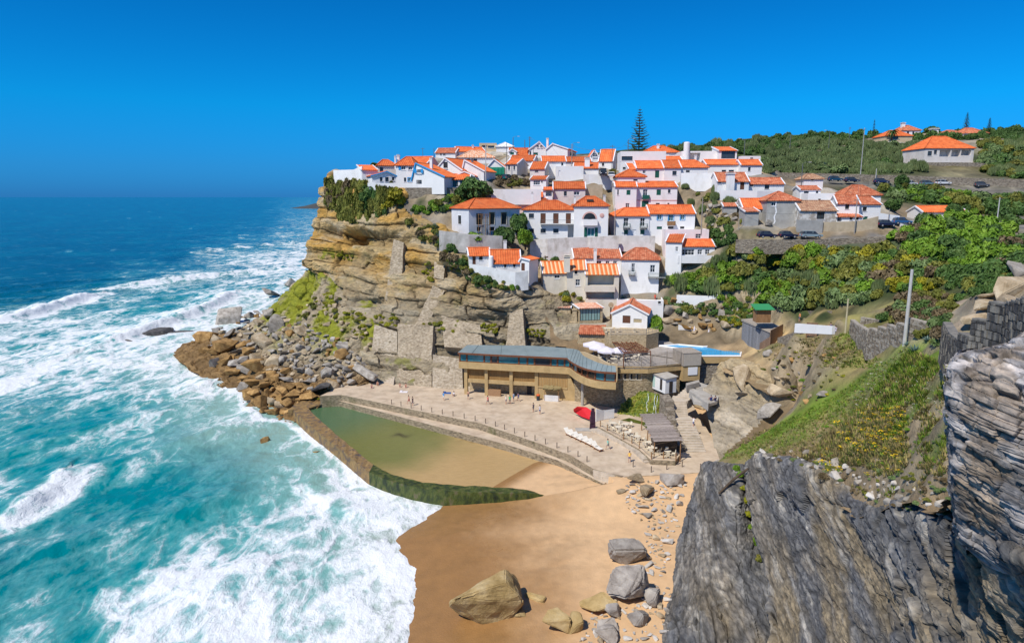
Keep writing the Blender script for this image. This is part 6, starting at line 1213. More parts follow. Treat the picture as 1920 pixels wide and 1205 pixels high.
for a, b, z in (((1241, 745), (1258, 744), 8.7), ((1245, 760), (1260, 760), 7.8), ((1249, 778), (1262, 778), 6.9), ((1256, 800), (1268, 800), 6.0), ((1266, 825), (1279, 825), 4.9)):
 A0, B0 = PZ(*a, z), PZ(*b, z); mb = MB(); mb.prism([(A0[0], A0[1]-2.6), (B0[0], B0[1]-2.6), (B0[0], B0[1]+1.8), (A0[0], A0[1]+1.8)], PR-.5, z); mb.build('wall_block', rubble, lw)
bs = thing('beach_stairs', 'broad stone steps running from the promenade down to the sand', 'stairs', PZ(1140, 905, 2))
flight(bs, (1118, 905), (1162, 917), (1112, 880), (1172, 893), 2.2, PR, 6, stepm)
mb = MB(); q = PP([(1100, 867), (1138, 893), (1130, 897), (1094, 871)], 3.0); mb.prism([(p[0], p[1]) for p in q], 1, 3.2); mb.build('side_wall', sandwall, bs)
# algae covered wall with trickling water
al = [[(1165, 760, 127), (1160, 775, 126), (1150, 790, 124.5)], [(1205, 735, 127), (1200, 765, 125.5), (1195, 795, 123)], [(1228, 740, 125), (1225, 765, 123.5), (1222, 797, 121.5)], [(1246, 752, 124), (1247, 775, 122), (1248, 800, 120.5)]]
Ag = loft([[P(*q) for q in c] for c in al], 90, 70); pa = Ag.reshape(-1, 3); na = normals(Ag); na *= (1 if na[30, 40, 1] < 0 else -1)
Ag = Ag+na*(.5*ridged(pa*(.9, .9, .25), 4)+.3*fbm(pa*2, 3)).reshape(70, 90, 1)
me = grid_mesh('algae_wall', Ag, mat('algae', [(.03, .05, .01), (.10, .15, .015), (.26, .27, .03), (.14, .10, .03)], 1.2, .5, .15, 3, (1, 1, .35), spec=.5, contrast=(.3, .7)), smooth=False); GROUND.pop()
link('algae_wall', me, label='green and yellow algae covered rock wall under the white cabin', cat='rock wall')
mb = MB()
for x in (1207, 1221, 1226):
 iu = int(np.clip((x-1160)/88*90, 2, 87)); mb.tube([Ag[j_, iu]+(0, -.08, 0) for j_ in range(4, 66, 4)], .05, 4)
mb.build('trickle', mat('foam_white', [(.72, .78, .80)], .3), label='thin white trickles of water running down the algae wall', cat='water')
mb = MB(); mb.prism([(p[0], p[1]) for p in PP([(1128, 797), (1180, 783), (1205, 790), (1250, 800), (1225, 803), (1170, 795)], PR+.25)], PR-.2, PR+.25); mb.build('algae_pool', mat('algae_water', [(.05, .07, .012), (.10, .11, .02)], 1, .1, spec=.5), kind='structure')
def where(lab, x, y, r, poly, r0, r1):
 xs = [p[0] for p in poly]; ys = [p[1] for p in poly]; u = (x-min(xs))/(max(xs)-min(xs)); v = (y-min(ys))/(max(ys)-min(ys)); f = (r-r0)/(r1-r0+1e-6)
 a = ('far left', 'left', 'middle', 'right', 'far right')[min(4, int(u*5))]; b = ('top', 'upper', 'lower', 'bottom')[min(3, int(v*4))]; s = ('small', 'medium', 'large')[min(2, int(f**.7*3))]
 return '%s %s, %s %s' % (s, lab, b, a)
# ------------------------------------------------------------------ boulders
def boulder_mesh(name, seed, m, sub=0, box=(1, .8, .7), pts=16, rough=.06, bev=.06):
 r = np.random.default_rng(seed); bm = bmesh.new()
 q = r.uniform(-1, 1, (pts, 3)); mx = np.abs(q).max(1)[:, None]; q = q/mx*(.82+.18*r.random((pts, 1))); q *= np.array(box)
 for v in q: bm.verts.new(v)
 res = bmesh.ops.convex_hull(bm, input=bm.verts)
 junk = [g for g in res['geom_interior'] if isinstance(g, bmesh.types.BMVert)]
 if junk: bmesh.ops.delete(bm, geom=junk, context='VERTS')
 bmesh.ops.dissolve_limit(bm, angle_limit=.22, verts=bm.verts, edges=bm.edges)
 bmesh.ops.bevel(bm, geom=list(bm.edges), offset=bev, segments=2, affect='EDGES', clamp_overlap=True)
 bmesh.ops.triangulate(bm, faces=bm.faces)
 for _ in range(sub): bmesh.ops.subdivide_edges(bm, edges=bm.edges, cuts=1, use_grid_fill=True)
 if sub:
  co = np.array([v.co for v in bm.verts]); bm.normal_update(); nn = np.array([v.normal for v in bm.verts]); k = seed*7.3
  d = rough*fbm(co*2.2+k, 5)+rough*.8*ridged(co*(1.2, 1.2, 4)+k, 3)*.4
  for v, c in zip(bm.verts, co+nn*d[:, None]): v.co = c
 me = bpy.data.meshes.new(name); bm.to_mesh(me); bm.free(); me.materials.append(m); return me
def rockmat(name, a, b, c, **k): return mat(name, [a, b, c], k.pop('scale', .9), .92, .12, 3., rnd=.22, detail=9, contrast=(.32, .68), **k)
r_or = rockmat('rock_ochre', (.16, .09, .035), (.33, .19, .065), (.46, .29, .12)); r_gr = rockmat('rock_grey', (.19, .165, .14), (.32, .285, .24), (.45, .41, .36)); r_tan = rockmat('rock_tan', (.26, .19, .11), (.40, .31, .2), (.52, .43, .30))
r_dk = rockmat('rock_dark', (.045, .042, .042), (.09, .085, .08), (.16, .15, .14)); r_pale = rockmat('rock_pale', (.36, .33, .29), (.5, .46, .41), (.62, .58, .53))
BM = {m.name: [boulder_mesh('boulder', 100+i+k*20, m, 0, ((1, .75, .6), (1, .9, .8), (1, .55, .5), (.9, .8, 1), (1, .7, .35))[i % 5]) for i in range(8)] for k, m in enumerate((r_or, r_gr, r_tan, r_dk, r_pale))}
def put_rock(px, py, wpx, m, label, group=None, me=None, sink=.25, name='boulder', rz=None, tilt=.35, sc=(1, 1, 1), cat='boulder'):
 h = G(px, py)
 if h is None: return None
 p, n_ = h; d = np.dot(p-CAMP, np.array((0, CP, -SP))); s = wpx/F*d/2; o = link(name, me or random.choice(BM[m.name]), None, label, cat, group)
 o.location = p+np.array((0, 0, s*(.55-sink))); o.rotation_euler = (random.uniform(-tilt, tilt), random.uniform(-tilt, tilt), random.uniform(0, 6.28) if rz is None else rz); o.scale = (s*sc[0], s*sc[1], s*sc[2]); return o
placed = []
def scatter(poly, n, r0, r1, fn, gap=.8, tries=40, pw=2.0):
 xs = [p[0] for p in poly]; ys = [p[1] for p in poly]; k = 0
 for _ in range(n*tries):
  if k >= n: break
  x, y = random.uniform(min(xs), max(xs)), random.uniform(min(ys), max(ys))
  if not inside(poly, np.array([x]), np.array([y]))[0]: continue
  r = r0+(r1-r0)*random.random()**pw
  if any((x-a)**2+(y-b)**2 < ((r+c)*gap)**2 for a, b, c in placed): continue
  placed.append((x, y, r)); fn(x, y, r); k += 1
for x, y, w_, m, lab, sc in ((541, 536, 36, r_gr, 'dark cube shaped block highest on the seaward skyline of the rock heap', (1, .9, .9)), (508, 556, 40, r_gr, 'low dark block just below the cube shaped block on the seaward skyline', (1.1, .9, .7)),
 (384, 640, 42, r_or, 'squared orange brown block at the outermost tip of the rock heap', (1, .8, .7)), (430, 605, 50, r_gr, 'big dark grey boulder on the outer edge of the rock heap', (1, .8, .8)), (425, 655, 48, r_or, 'large tilted orange slab beside the surf at the rock heap', (1, .7, .8)),
 (497, 650, 44, r_tan, 'tall pale brown leaning block in the middle of the rock heap', (.8, .8, 1.3)), (520, 612, 46, r_gr, 'broad flat grey slab leaning in the middle of the rock heap', (1, .8, 1.1)), (480, 695, 44, r_or, 'rounded orange boulder washed by white foam', (1, .9, .8)),
 (610, 706, 46, r_gr, 'long dark squared slab lying above the pool corner', (1, .55, .55)), (680, 706, 60, r_gr, 'long grey slab lying against the promenade steps', (1.1, .5, .4)), (562, 700, 30, r_gr, 'upright dark block standing beside the long slab', (.7, .7, 1.2)),
 (545, 745, 34, r_or, 'angular brown boulder just above the dark smooth slab', (1, .8, .7)), (575, 748, 34, r_or, 'brown boulder next to the corner of the tidal pool', (1, .9, .7)), (600, 735, 60, r_dk, 'smooth dark tilted slab behind the tidal pool corner', (1.1, .7, .25))):
 placed.append((x, y, w_/2.3)); put_rock(x, y, w_*1.12, m, lab, 'boulders fallen at the foot of the headland', sc=sc)
heap = [(372, 640), (430, 600), (478, 585), (520, 590), (570, 610), (640, 640), (692, 690), (690, 716), (640, 730), (580, 752), (540, 772), (500, 782), (465, 745), (440, 700), (395, 672)]
def hb(x, y, r):
 low = y-640 > (x-365)*.42; m = r_or if (low and random.random() < .8) or random.random() < .12 else random.choice((r_gr, r_gr, r_tan))
 f = 'small' if r < 6.5 else ('mid sized' if r < 10 else 'large'); u = ('at the outer tip', 'on the seaward side', 'in the middle', 'near the tidal pool', 'near the promenade')[min(4, max(0, int((x-370)/66)))]; v = 'top' if y < 625 else ('upper part' if y < 665 else ('lower part' if y < 715 else 'bottom'))
 lab = '%s %s boulder %s of the heap, %s' % (f, {'rock_ochre': 'orange brown', 'rock_grey': 'grey', 'rock_tan': 'pale tan'}[m.name], u, v+(' left' if (x-370) % 66 < 33 else ' right'))
 put_rock(x, y, r*2.2, m, lab, 'boulders fallen at the foot of the headland', sc=(1, random.uniform(.7, 1), random.uniform(.6, 1)))
scatter([(372, 645), (430, 625), (470, 660), (520, 700), (560, 740), (545, 775), (500, 780), (465, 745), (440, 705), (395, 678)], 62, 11, 22, hb, .55, 80); scatter(heap, 215, 5, 17, hb, .56, 60)
up_ = 0
up = [(560, 580), (600, 545), (650, 570), (700, 620), (692, 680), (640, 640), (580, 612)]
scatter(up, 26, 4, 9, lambda x, y, r: put_rock(x, y, r*2.2, r_tan, where('tan boulder on the mossy slope above the heap', x, y, r, up, 4, 9), 'boulders on the mossy slope', name='rock', cat='rock'), .9)
# rocks in the surf
for x, y, w_, m, lab, sc in ((362, 722, 14, r_dk, 'small dark rock alone in the churning surf', (1, .8, .8)), (495, 828, 26, r_or, 'brown rock in the foam left of the sea wall', (1, .7, .6)), (592, 849, 17, r_or, 'brown rock at the foot of the sea wall', (1, .8, .7)), (463, 806, 14, r_or, 'small brown rock half under foam', (1, .8, .6)),
 (500, 778, 30, r_or, 'low brown rock at the corner of the sea wall', (1.2, .8, .5)), (520, 765, 34, r_or, 'wet brown rock beside the sea wall corner', (1.2, .8, .5)), (470, 755, 20, r_dk, 'dark wet rock in front of the rock heap', (1, .8, .5))):
 r_ = ray(x, y); p = CAMP+r_*(-H0/r_[2]); d = np.dot(p-CAMP, np.array((0, CP, -SP))); s = w_/F*d/2; o = link('boulder', random.choice(BM[m.name]), None, lab, 'boulder', 'rocks in the surf'); o.location = p+(0, 0, .1*s); o.scale = (s*sc[0], s*sc[1], s*sc[2]); o.rotation_euler = (.2, .1, random.uniform(0, 6))
for x, y, w_ in ((215, 632, 50), (280, 624, 80), (345, 622, 60), (235, 641, 30)):
 p = PZ(x, y, 0); d = np.linalg.norm(p-CAMP); s = w_/F*d/2; o = link('reef_rock', random.choice(BM['rock_dark']), None, 'low dark reef rock awash with foam left of the rock heap', 'rock', 'reef rocks'); o.location = p+(0, 0, -.25); o.scale = (s, s*.8, 1.5); o.rotation_euler = (0, 0, .15)
# beach boulders
def big_rock(px, py, wpx, lab, m, seed, box, rz, sink=.2, sub=2, tilt=(0, 0)):
 h = G(px, py)
 if h is None: return
 p, _ = h; d = np.dot(p-CAMP, np.array((0, CP, -SP))); s = wpx/F*d/2; o = link('boulder', boulder_mesh('boulder', seed, m, sub, box, 13, .05, .09), None, lab, 'boulder', 'boulders on the beach')
 o.scale = (s, s, s); o.location = p+np.array((0, 0, s*box[2]*(.9-sink))); o.rotation_euler = (tilt[0], tilt[1], rz)
r_b1 = rockmat('rock_beach_brown', (.27, .18, .065), (.40, .28, .12), (.50, .38, .2), scale=.5); r_b2 = rockmat('rock_beach_grey', (.22, .19, .165), (.34, .30, .26), (.46, .42, .37), scale=.6)
big_rock(908, 1148, 152, 'largest boulder on the beach, brown and angular, near the surf', r_b1, 11, (1, .72, .62), .35, .25, 3, (0, -.08))
big_rock(1176, 1048, 80, 'broad layered grey brown block, uppermost of the big beach boulders', r_b2, 23, (1, .7, .6), .1, .2, 3)
big_rock(1182, 1118, 92, 'grey leaning slab with a pointed foot beside the dark cliff', r_b2, 37, (.85, .75, .95), .9, .2, 3, (.25, .2))
big_rock(1040, 1178, 58, 'squat brown block, left of a touching pair at the bottom of the beach', r_b1, 41, (1, .8, .7), .2, .2, 2); big_rock(1076, 1176, 46, 'narrow brown block, right of a touching pair at the bottom of the beach', r_b1, 45, (.75, .8, .8), .1, .2, 2)
big_rock(1122, 1140, 62, 'low sand coloured boulder left of the leaning grey slab', r_b1, 53, (1, .8, .5), .5, .3, 2); big_rock(1222, 1130, 44, 'dark rounded boulder between the leaning slab and the cliff', r_b2, 57, (1, .9, .75), 0, .2, 2)
big_rock(1150, 1152, 36, 'small grey boulder against the foot of the leaning slab', r_b2, 61, (1, .8, .7), .4, .2, 2); big_rock(1196, 1165, 42, 'rounded grey boulder in the bottom row near the cliff', r_b2, 63, (1, .9, .8), .8, .2, 2); big_rock(1140, 1180, 46, 'flat topped grey boulder in the bottom row', r_b2, 67, (1, .7, .5), .1, .2, 2)
big_rock(1135, 1203, 56, 'boulder cut by the lower edge of the view below the flat topped one', r_b2, 69, (1, .8, .6), .3, .2, 2); big_rock(972, 1152, 36, 'pale sloping rock buried in sand right of the largest boulder', r_b1, 71, (1, .6, .25), -.5, .3, 2); big_rock(1005, 1120, 46, 'thin wedge of rock sticking out of the sand', r_b1, 73, (1, .5, .2), -.6, .4, 2)
big_rock(1189, 903, 40, 'long pale boulder at the foot of the beach steps', r_tan, 75, (1, .5, .45), .3, .2, 2); big_rock(1210, 925, 38, 'tilted pale slab below the beach steps', r_tan, 79, (1, .6, .5), 1.0, .2, 2, (.2, .3)); big_rock(1262, 905, 44, 'grey boulder at the foot of the dark cliff near the white paving', r_b2, 81, (1, .7, .6), .2, .2, 2)
for poly, n, lab in (([(1195, 925), (1285, 905), (1270, 990), (1245, 1080), (1205, 1075), (1215, 990), (1175, 950)], 110, 'pale stone on the sand beside the dark cliff'), ([(1095, 1150), (1255, 1085), (1255, 1205), (1085, 1205)], 80, 'grey stone among the bottom beach boulders'),
 ([(1160, 915), (1280, 890), (1290, 900), (1240, 950), (1170, 945)], 34, 'stone scattered below the beach steps')):
 scatter(poly, n, 2.5, 11, lambda x, y, r: put_rock(x, y, r*2.2, random.choice((r_gr, r_pale, r_pale, r_tan)), where(lab, x, y, r, poly, 2.5, 11), 'small stones on the beach', name='stone', cat='stone', sc=(1, .8, .6)), .75)
# boulders on the bay slope and by the stairs
for x, y, w_, lab in ((1462, 742, 46, 'big grey brown boulder perched on the bare slope above the stairs'), (1543, 741, 24, 'small grey boulder on the grassy slope'), (1385, 715, 46, 'jutting tan rock at the top of the bay cliff'), (1440, 775, 50, 'grey rock jutting from the bay cliff'), (1315, 765, 34, 'brown rock beside the long staircase'), (1325, 755, 26, 'small brown rock under the two seated people'), (1305, 748, 28, 'rock between the stairs and the terrace'), (1390, 745, 30, 'cracked rock on the bay cliff edge')):
 put_rock(x, y, w_, r_tan if 'tan' in lab or 'brown' in lab else r_gr, lab, 'rocks on the slope')
scatter([(1245, 560), (1390, 580), (1380, 615), (1300, 625), (1250, 610)], 34, 5, 16, lambda x, y, r: put_rock(x, y, r*2.3, random.choice((r_tan, r_or, r_gr)), where('boulder in the rocky bank above the swimming pool', x, y, r, [(1245, 560), (1390, 625)], 5, 16), 'boulders of the rocky bank', name='rock', cat='rock'), .7)
scatter([(1310, 380), (1420, 385), (1410, 420), (1330, 425)], 26, 3, 8, lambda x, y, r: put_rock(x, y, r*2.2, r_gr, 'loose stone of the tumbled wall on the bare slope', 'stones on the bare slope', name='stone', cat='stone'), .8)
put_rock(1438, 422, 26, r_gr, 'rounded boulder under the grey cement house', 'rocks by the lane'); put_rock(1468, 424, 14, r_gr, 'smaller boulder under the grey cement house', 'rocks by the lane')
put_rock(1905, 515, 60, r_gr, 'big pale boulder on the skyline of the rocks at the right edge', 'rocks by the path', sc=(1, .8, .7))
for x, y, w_ in ((1850, 580, 70), (1880, 550, 80), (1830, 605, 60), (1895, 575, 60), (1860, 560, 50)): put_rock(x, y, w_, r_tan, where('brown rock outcrop beside the concrete path', x, y, w_, [(1820, 545), (1900, 610)], 50, 80), 'rocks by the path', sc=(1, .8, .5))
# ------------------------------------------------------------------ foliage
def leafmat(name, a, b, c, scale=.6):
 m = mat(name, [a, b, c], scale, .6, rnd=.16, detail=5, contrast=(.3, .7), spec=.25); return m
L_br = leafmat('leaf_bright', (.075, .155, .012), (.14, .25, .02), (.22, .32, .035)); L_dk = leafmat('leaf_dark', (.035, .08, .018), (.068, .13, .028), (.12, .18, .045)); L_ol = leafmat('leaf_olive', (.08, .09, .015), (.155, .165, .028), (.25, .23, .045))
L_ye = leafmat('leaf_yellow', (.13, .13, .008), (.24, .22, .012), (.36, .31, .02)); L_gg = leafmat('leaf_greygreen', (.075, .125, .04), (.135, .195, .065), (.2, .26, .10)); L_bw = leafmat('leaf_brown', (.08, .06, .03), (.15, .11, .055), (.21, .16, .09)); L_rd = leafmat('leaf_reed', (.075, .115, .04), (.13, .175, .065), (.2, .235, .1))
L_ms = leafmat('leaf_moss', (.15, .17, .01), (.27, .27, .015), (.36, .33, .025)); bark = mat('bark', [(.05, .035, .022), (.12, .085, .055)], 3, .9, .03, 6)
def leaf_cloud(name, seed, m, n=800, leaf=.16, lobes=7, shape=(1, 1, .75), upright=0., fill=.25, base=-.15):
 r = np.random.default_rng(seed); C_ = []
 for k in range(lobes):
  a = r.uniform(0, 6.28); q = r.uniform(.15, .62); C_.append((math.cos(a)*q*shape[0], math.sin(a)*q*shape[1], r.uniform(.05, .62)*shape[2], r.uniform(.3, .52)))
 C_.append((0, 0, .3*shape[2], .6)); C_ = np.array(C_); i = r.integers(0, len(C_), n); dirs = r.normal(size=(n, 3)); dirs[:, 2] = np.abs(dirs[:, 2])*.9-.25; dirs /= np.linalg.norm(dirs, axis=1)[:, None]
 rad = C_[i, 3]*(1-fill*r.random(n)**2); p = C_[i, :3]+dirs*rad[:, None]*np.array((1, 1, .85)); k = p[:, 2] > base; p = p[k]; dirs = dirs[k]; n = len(p)
 nn = dirs+r.normal(size=(n, 3))*.55; nn /= np.linalg.norm(nn, axis=1)[:, None]; a = np.cross(nn, r.normal(size=(n, 3))); a /= np.linalg.norm(a, axis=1)[:, None]
 if upright: a = a*(1-upright)+np.array((0, 0, 1))*upright; a /= np.linalg.norm(a, axis=1)[:, None]
 b = np.cross(nn, a); b /= np.linalg.norm(b, axis=1)[:, None]+1e-9; s = leaf*r.uniform(.6, 1.3, (n, 1)); w_ = .55 if not upright else .18
 v = np.stack([p-a*s, p+b*s*w_+nn*s*.15, p+a*s, p-b*s*w_+nn*s*.15], 1).reshape(-1, 3); f = np.arange(n*4).reshape(n, 4)
 me = bpy.data.meshes.new(name); me.from_pydata(v.tolist(), [], f.tolist()); me.materials.append(m); return me
KINDS = {}; BOOST = 1.0
for nm, m, kw in (('bright', L_br, {}), ('dark', L_dk, {}), ('olive', L_ol, {}), ('yellow', L_ye, {}), ('grey', L_gg, dict(leaf=.15)), ('brown', L_bw, dict(n=600)), ('reed', L_rd, dict(upright=.75, leaf=.30, n=900)), ('moss', L_ms, dict(shape=(1, 1, .4), leaf=.12))):
 KINDS[nm] = [leaf_cloud('shrub', 300+i+len(KINDS)*9, m, **kw) for i in range(4)]
def shrub(px, py, rpx, kind, label, group, name='shrub', sc=(1, 1, 1), cat='shrub', lift=0., hit=None):
 h = hit or G(px, py)
 if h is None: return None
 p, _ = h; d = np.dot(p-CAMP, np.array((0, CP, -SP)))
 s = rpx/F*d*BOOST; o = link(name, random.choice(KINDS[kind]), None, label, cat, group); o.location = p+np.array((0, 0, s*lift)); o.rotation_euler = (0, 0, random.uniform(0, 6.28)); k = random.uniform(.9, 1.1); o.scale = (s*sc[0]*k, s*sc[1]*k, s*sc[2]*random.uniform(1.05, 1.5)); return o
def field(poly, n, r0, r1, kinds, label, group, name='shrub', gap=.62, sc=(1, 1, 1), lift=-.05, pw=1.3, cat='shrub'):
 placed.clear(); global BOOST; BOOST = 1.38
 scatter(poly, n, r0, r1, lambda x, y, r: (lambda kd: shrub(x, y, r, kd, where(label % WORDS[kd] if '%' in label else label, x, y, r, poly, r0, r1), group, name, sc, lift=lift, cat=cat))(random.choice(kinds)), gap*.78, 60, pw); BOOST = 1.0
WORDS = {'bright': 'bright green', 'dark': 'dark green', 'olive': 'olive green', 'yellow': 'yellow green', 'grey': 'grey green', 'brown': 'dry brown', 'reed': 'reedy green', 'moss': 'mossy green'}
field([(1668, 446), (1720, 424), (1800, 420), (1880, 432), (1915, 470), (1860, 520), (1790, 500), (1700, 470)], 85, 13, 26, ['bright']*6+['brown', 'dark'], '%s bush in the dense thicket right of the parked cars', 'bushes of the thicket on the right', 'bush', cat='bush')
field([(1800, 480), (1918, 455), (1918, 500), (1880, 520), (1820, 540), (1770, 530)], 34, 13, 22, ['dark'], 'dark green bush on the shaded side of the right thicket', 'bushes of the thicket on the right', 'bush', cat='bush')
field([(1660, 480), (1760, 500), (1790, 540), (1700, 550), (1640, 530)], 38, 11, 20, ['olive', 'bright', 'grey', 'yellow', 'brown', 'dark'], '%s bush in the mixed scrub above the lawn', 'bushes above the lawn', 'bush', cat='bush')
field([(1380, 476), (1440, 468), (1560, 472), (1665, 474), (1660, 520), (1560, 520), (1480, 500), (1420, 500)], 62, 10, 20, ['olive', 'yellow', 'olive', 'bright', 'grey'], '%s shrub on the bank below the parked cars', 'shrubs below the lane')
field([(1430, 555), (1470, 520), (1540, 500), (1660, 515), (1650, 560), (1560, 578), (1470, 578), (1425, 570)], 72, 11, 21, ['grey', 'grey', 'olive', 'bright', 'grey', 'reed'], '%s soft shrub in the hollow above the lawn', 'shrubs above the lawn', gap=.55)
field([(1245, 530), (1300, 520), (1360, 490), (1420, 510), (1450, 520), (1440, 545), (1360, 548), (1300, 552)], 48, 9, 18, ['dark', 'bright', 'bright', 'reed', 'olive'], '%s shrub below the white house with the arches', 'shrubs below the houses')
field([(1340, 440), (1375, 432), (1372, 460), (1335, 462)], 7, 9, 14, ['dark'], 'dark round bush beside the bend of the lane', 'bushes at the bend of the lane', 'bush', cat='bush')
field([(1650, 355), (1760, 358), (1830, 375), (1910, 370), (1918, 400), (1840, 405), (1760, 380), (1680, 380)], 56, 8, 17, ['dark', 'bright', 'olive', 'grey', 'dark'], '%s shrub between the upper road and the long shed', 'shrubs below the upper road', 'roadside_bush', cat='roadside bush')
field([(1860, 400), (1915, 385), (1918, 415), (1880, 425)], 8, 12, 20, ['dark'], 'dark tall bush beside the kiosk at the right edge', 'bushes by the kiosk', 'bush', cat='bush')
field([(1432, 300), (1500, 268), (1720, 272), (1715, 325), (1600, 325), (1440, 328)], 150, 6, 11, ['reed', 'reed', 'reed', 'grey'], '%s clump in the reeds covering the hillside', 'reed clumps on the hillside', 'reed_clump', .5, (1.3, 1.3, .8), cat='reeds')
field([(1600, 300), (1740, 285), (1725, 330), (1630, 330)], 22, 8, 14, ['dark', 'reed'], '%s tall bush left of the hillside villa', 'bushes beside the villa', 'bush', cat='bush')
field([(1840, 270), (1918, 262), (1918, 335), (1845, 330)], 44, 7, 14, ['reed', 'olive', 'dark', 'grey'], '%s shrub on the hillside right of the villa', 'shrubs right of the villa', 'hillside_bush', cat='hillside bush')
field([(1235, 285), (1300, 278), (1440, 262), (1500, 258), (1500, 275), (1430, 292), (1330, 288)], 90, 5, 10, ['dark', 'reed', 'dark'], '%s bush on the far wooded ridge behind the village', 'bushes of the far ridge', 'bush', cat='bush')
for poly, n in (([(1500, 256), (1650, 250), (1650, 262), (1500, 268)], 36), ([(1830, 240), (1918, 236), (1918, 262), (1830, 262)], 34), ([(1700, 256), (1830, 252), (1830, 262), (1700, 264)], 26)):
 field(poly, n, 5, 11, ['dark'], 'dark tree clump on the skyline of the hill', 'dark trees on the hill skyline', 'bush', cat='bush')
# plants hanging over the cliff top
placed.clear()
def hang(poly, n, kinds, lab, r0, r1, stretch):
 scatter(poly, n, r0, r1, lambda x, y, r: shrub(x, y, r*1.6, random.choice(kinds), where(lab, x, y, r, poly, r0, r1), 'plants hanging over the cliff top', 'hanging_plant', (1, .6, stretch), 'plant', -.6), .5)
hang([(612, 345), (650, 340), (668, 352), (640, 400), (612, 380)], 30, ['olive', 'brown', 'olive'], 'olive brown mat of plants hanging at the cliff tip', 6, 11, 1.7)
hang([(655, 350), (735, 348), (728, 395), (690, 410), (665, 400)], 38, ['dark', 'olive', 'olive'], 'dark green mat of plants hanging over the cliff edge', 7, 12, 1.7)
hang([(625, 375), (660, 370), (665, 420), (640, 410)], 14, ['olive'], 'long green tongue of plants hanging down the yellow rock', 6, 9, 1.8)
for x, y, r in ((740, 372, 26), (754, 382, 18), (726, 388, 17)): shrub(x, y, r, 'yellow', 'big yellow green cushion shrub at the cliff edge beside the rubble wall', 'cushion shrubs at the cliff edge', lift=-.2)
for poly, n, kd, lab in (([(765, 395), (830, 372), (880, 376), (850, 392), (775, 410)], 26, ['bright', 'dark', 'olive'], '%s scrub along the foot of the rubble wall'), ([(765, 415), (815, 425), (835, 470), (790, 450), (770, 440)], 18, ['brown', 'dark', 'olive'], '%s scrub on the ridge left of the scaffolded house'),
 ([(835, 460), (880, 490), (890, 525), (860, 520), (825, 480)], 26, ['olive', 'dark', 'brown'], '%s scrub below the cliffside cottage'), ([(890, 515), (950, 520), (975, 540), (940, 552), (890, 535)], 26, ['olive', 'dark', 'bright'], '%s scrub on the cliff brow right of the cottage'),
 ([(1040, 545), (1110, 552), (1120, 562), (1060, 566)], 12, ['olive', 'yellow', 'grey'], '%s shrub on the terrace below the cream house'), ([(995, 435), (1020, 450), (1030, 500), (1005, 490)], 12, ['brown', 'olive'], '%s bush at the corner of the tall stained wall'),
 ([(1245, 560), (1290, 575), (1330, 570), (1345, 590), (1280, 590), (1240, 575)], 20, ['dark', 'grey', 'olive'], '%s shrub on the rocky bank above the swimming pool'), ([(1330, 585), (1400, 575), (1440, 590), (1400, 615), (1350, 605)], 30, ['dark', 'olive', 'bright'], '%s shrub left of the boarded building'),
 ([(1355, 603), (1385, 602), (1388, 614), (1360, 616)], 8, ['yellow'], '%s low plant patch beside the boarded building'), ([(1280, 352), (1390, 358), (1425, 425), (1330, 432), (1300, 400)], 40, ['olive', 'brown', 'reed'], '%s tuft on the bare slope below the row houses'), ([(1000, 440), (1060, 500), (1040, 540), (1005, 500)], 14, ['dark', 'olive'], '%s scrub between the stained wall and the cream house'), ([(1390, 600), (1480, 560), (1420, 560), (1340, 555)], 20, ['dark', 'olive', 'bright'], '%s scrub beside the path to the lawn'), ([(940, 335), (985, 335), (985, 352), (930, 350)], 16, ['olive', 'brown'], '%s weed on the slope under the black car')):
 field(poly, n, 4, 9, kd, lab, 'scrub of the cliff village', 'scrub', .6, cat='scrub')
moss_poly = [([(630, 470), (665, 478), (660, 490), (620, 480)], 10), ([(560, 560), (600, 530), (640, 560), (600, 620), (560, 610)], 34), ([(615, 570), (680, 590), (690, 640), (640, 620)], 26), ([(800, 490), (820, 500), (812, 530), (790, 505)], 9), ([(850, 600), (880, 610), (870, 625), (845, 620)], 9), ([(965, 615), (1025, 618), (1020, 632), (970, 630)], 18), ([(900, 605), (935, 610), (930, 628), (905, 620)], 10), ([(700, 590), (745, 590), (770, 615), (720, 610)], 14), ([(790, 600), (840, 605), (830, 622), (795, 615)], 10), ([(560, 745), (640, 735), (650, 750), (600, 752)], 10)]
MW = ['below the cave line', 'on the seaward slope', 'above the heap', 'beside the second buttress', 'in the hollow', 'above the restaurant', 'left of the pillar', 'atop the left wall', 'atop the middle wall', 'behind the pool corner']
for poly, n in moss_poly:
 placed.clear(); scatter(poly, n, 3.5, 8, lambda x, y, r: shrub(x, y, r*1.35, random.choice(['moss', 'moss', 'yellow', 'olive']), where('mossy cushion in the cliff patch ' + MW[moss_poly.index((poly, n))], x, y, r, poly, 3.5, 8), 'mossy cushions on the cliff', 'cushion_plant', (1, .7, .8), 'plant', -.15), .6)
field([(1690, 560), (1760, 545), (1800, 560), (1770, 610), (1790, 640), (1740, 650), (1700, 620), (1650, 600)], 46, 8, 18, ['olive', 'brown', 'dark', 'grey'], '%s scrub between the lawn and the concrete path', 'scrub beside the path', 'scrub', .55, cat='scrub')
field([(1810, 545), (1860, 530), (1900, 520), (1915, 540), (1830, 556)], 14, 9, 16, ['olive', 'dark'], '%s scrub on the brown rocks at the right', 'scrub on the brown rocks', 'scrub', cat='scrub')
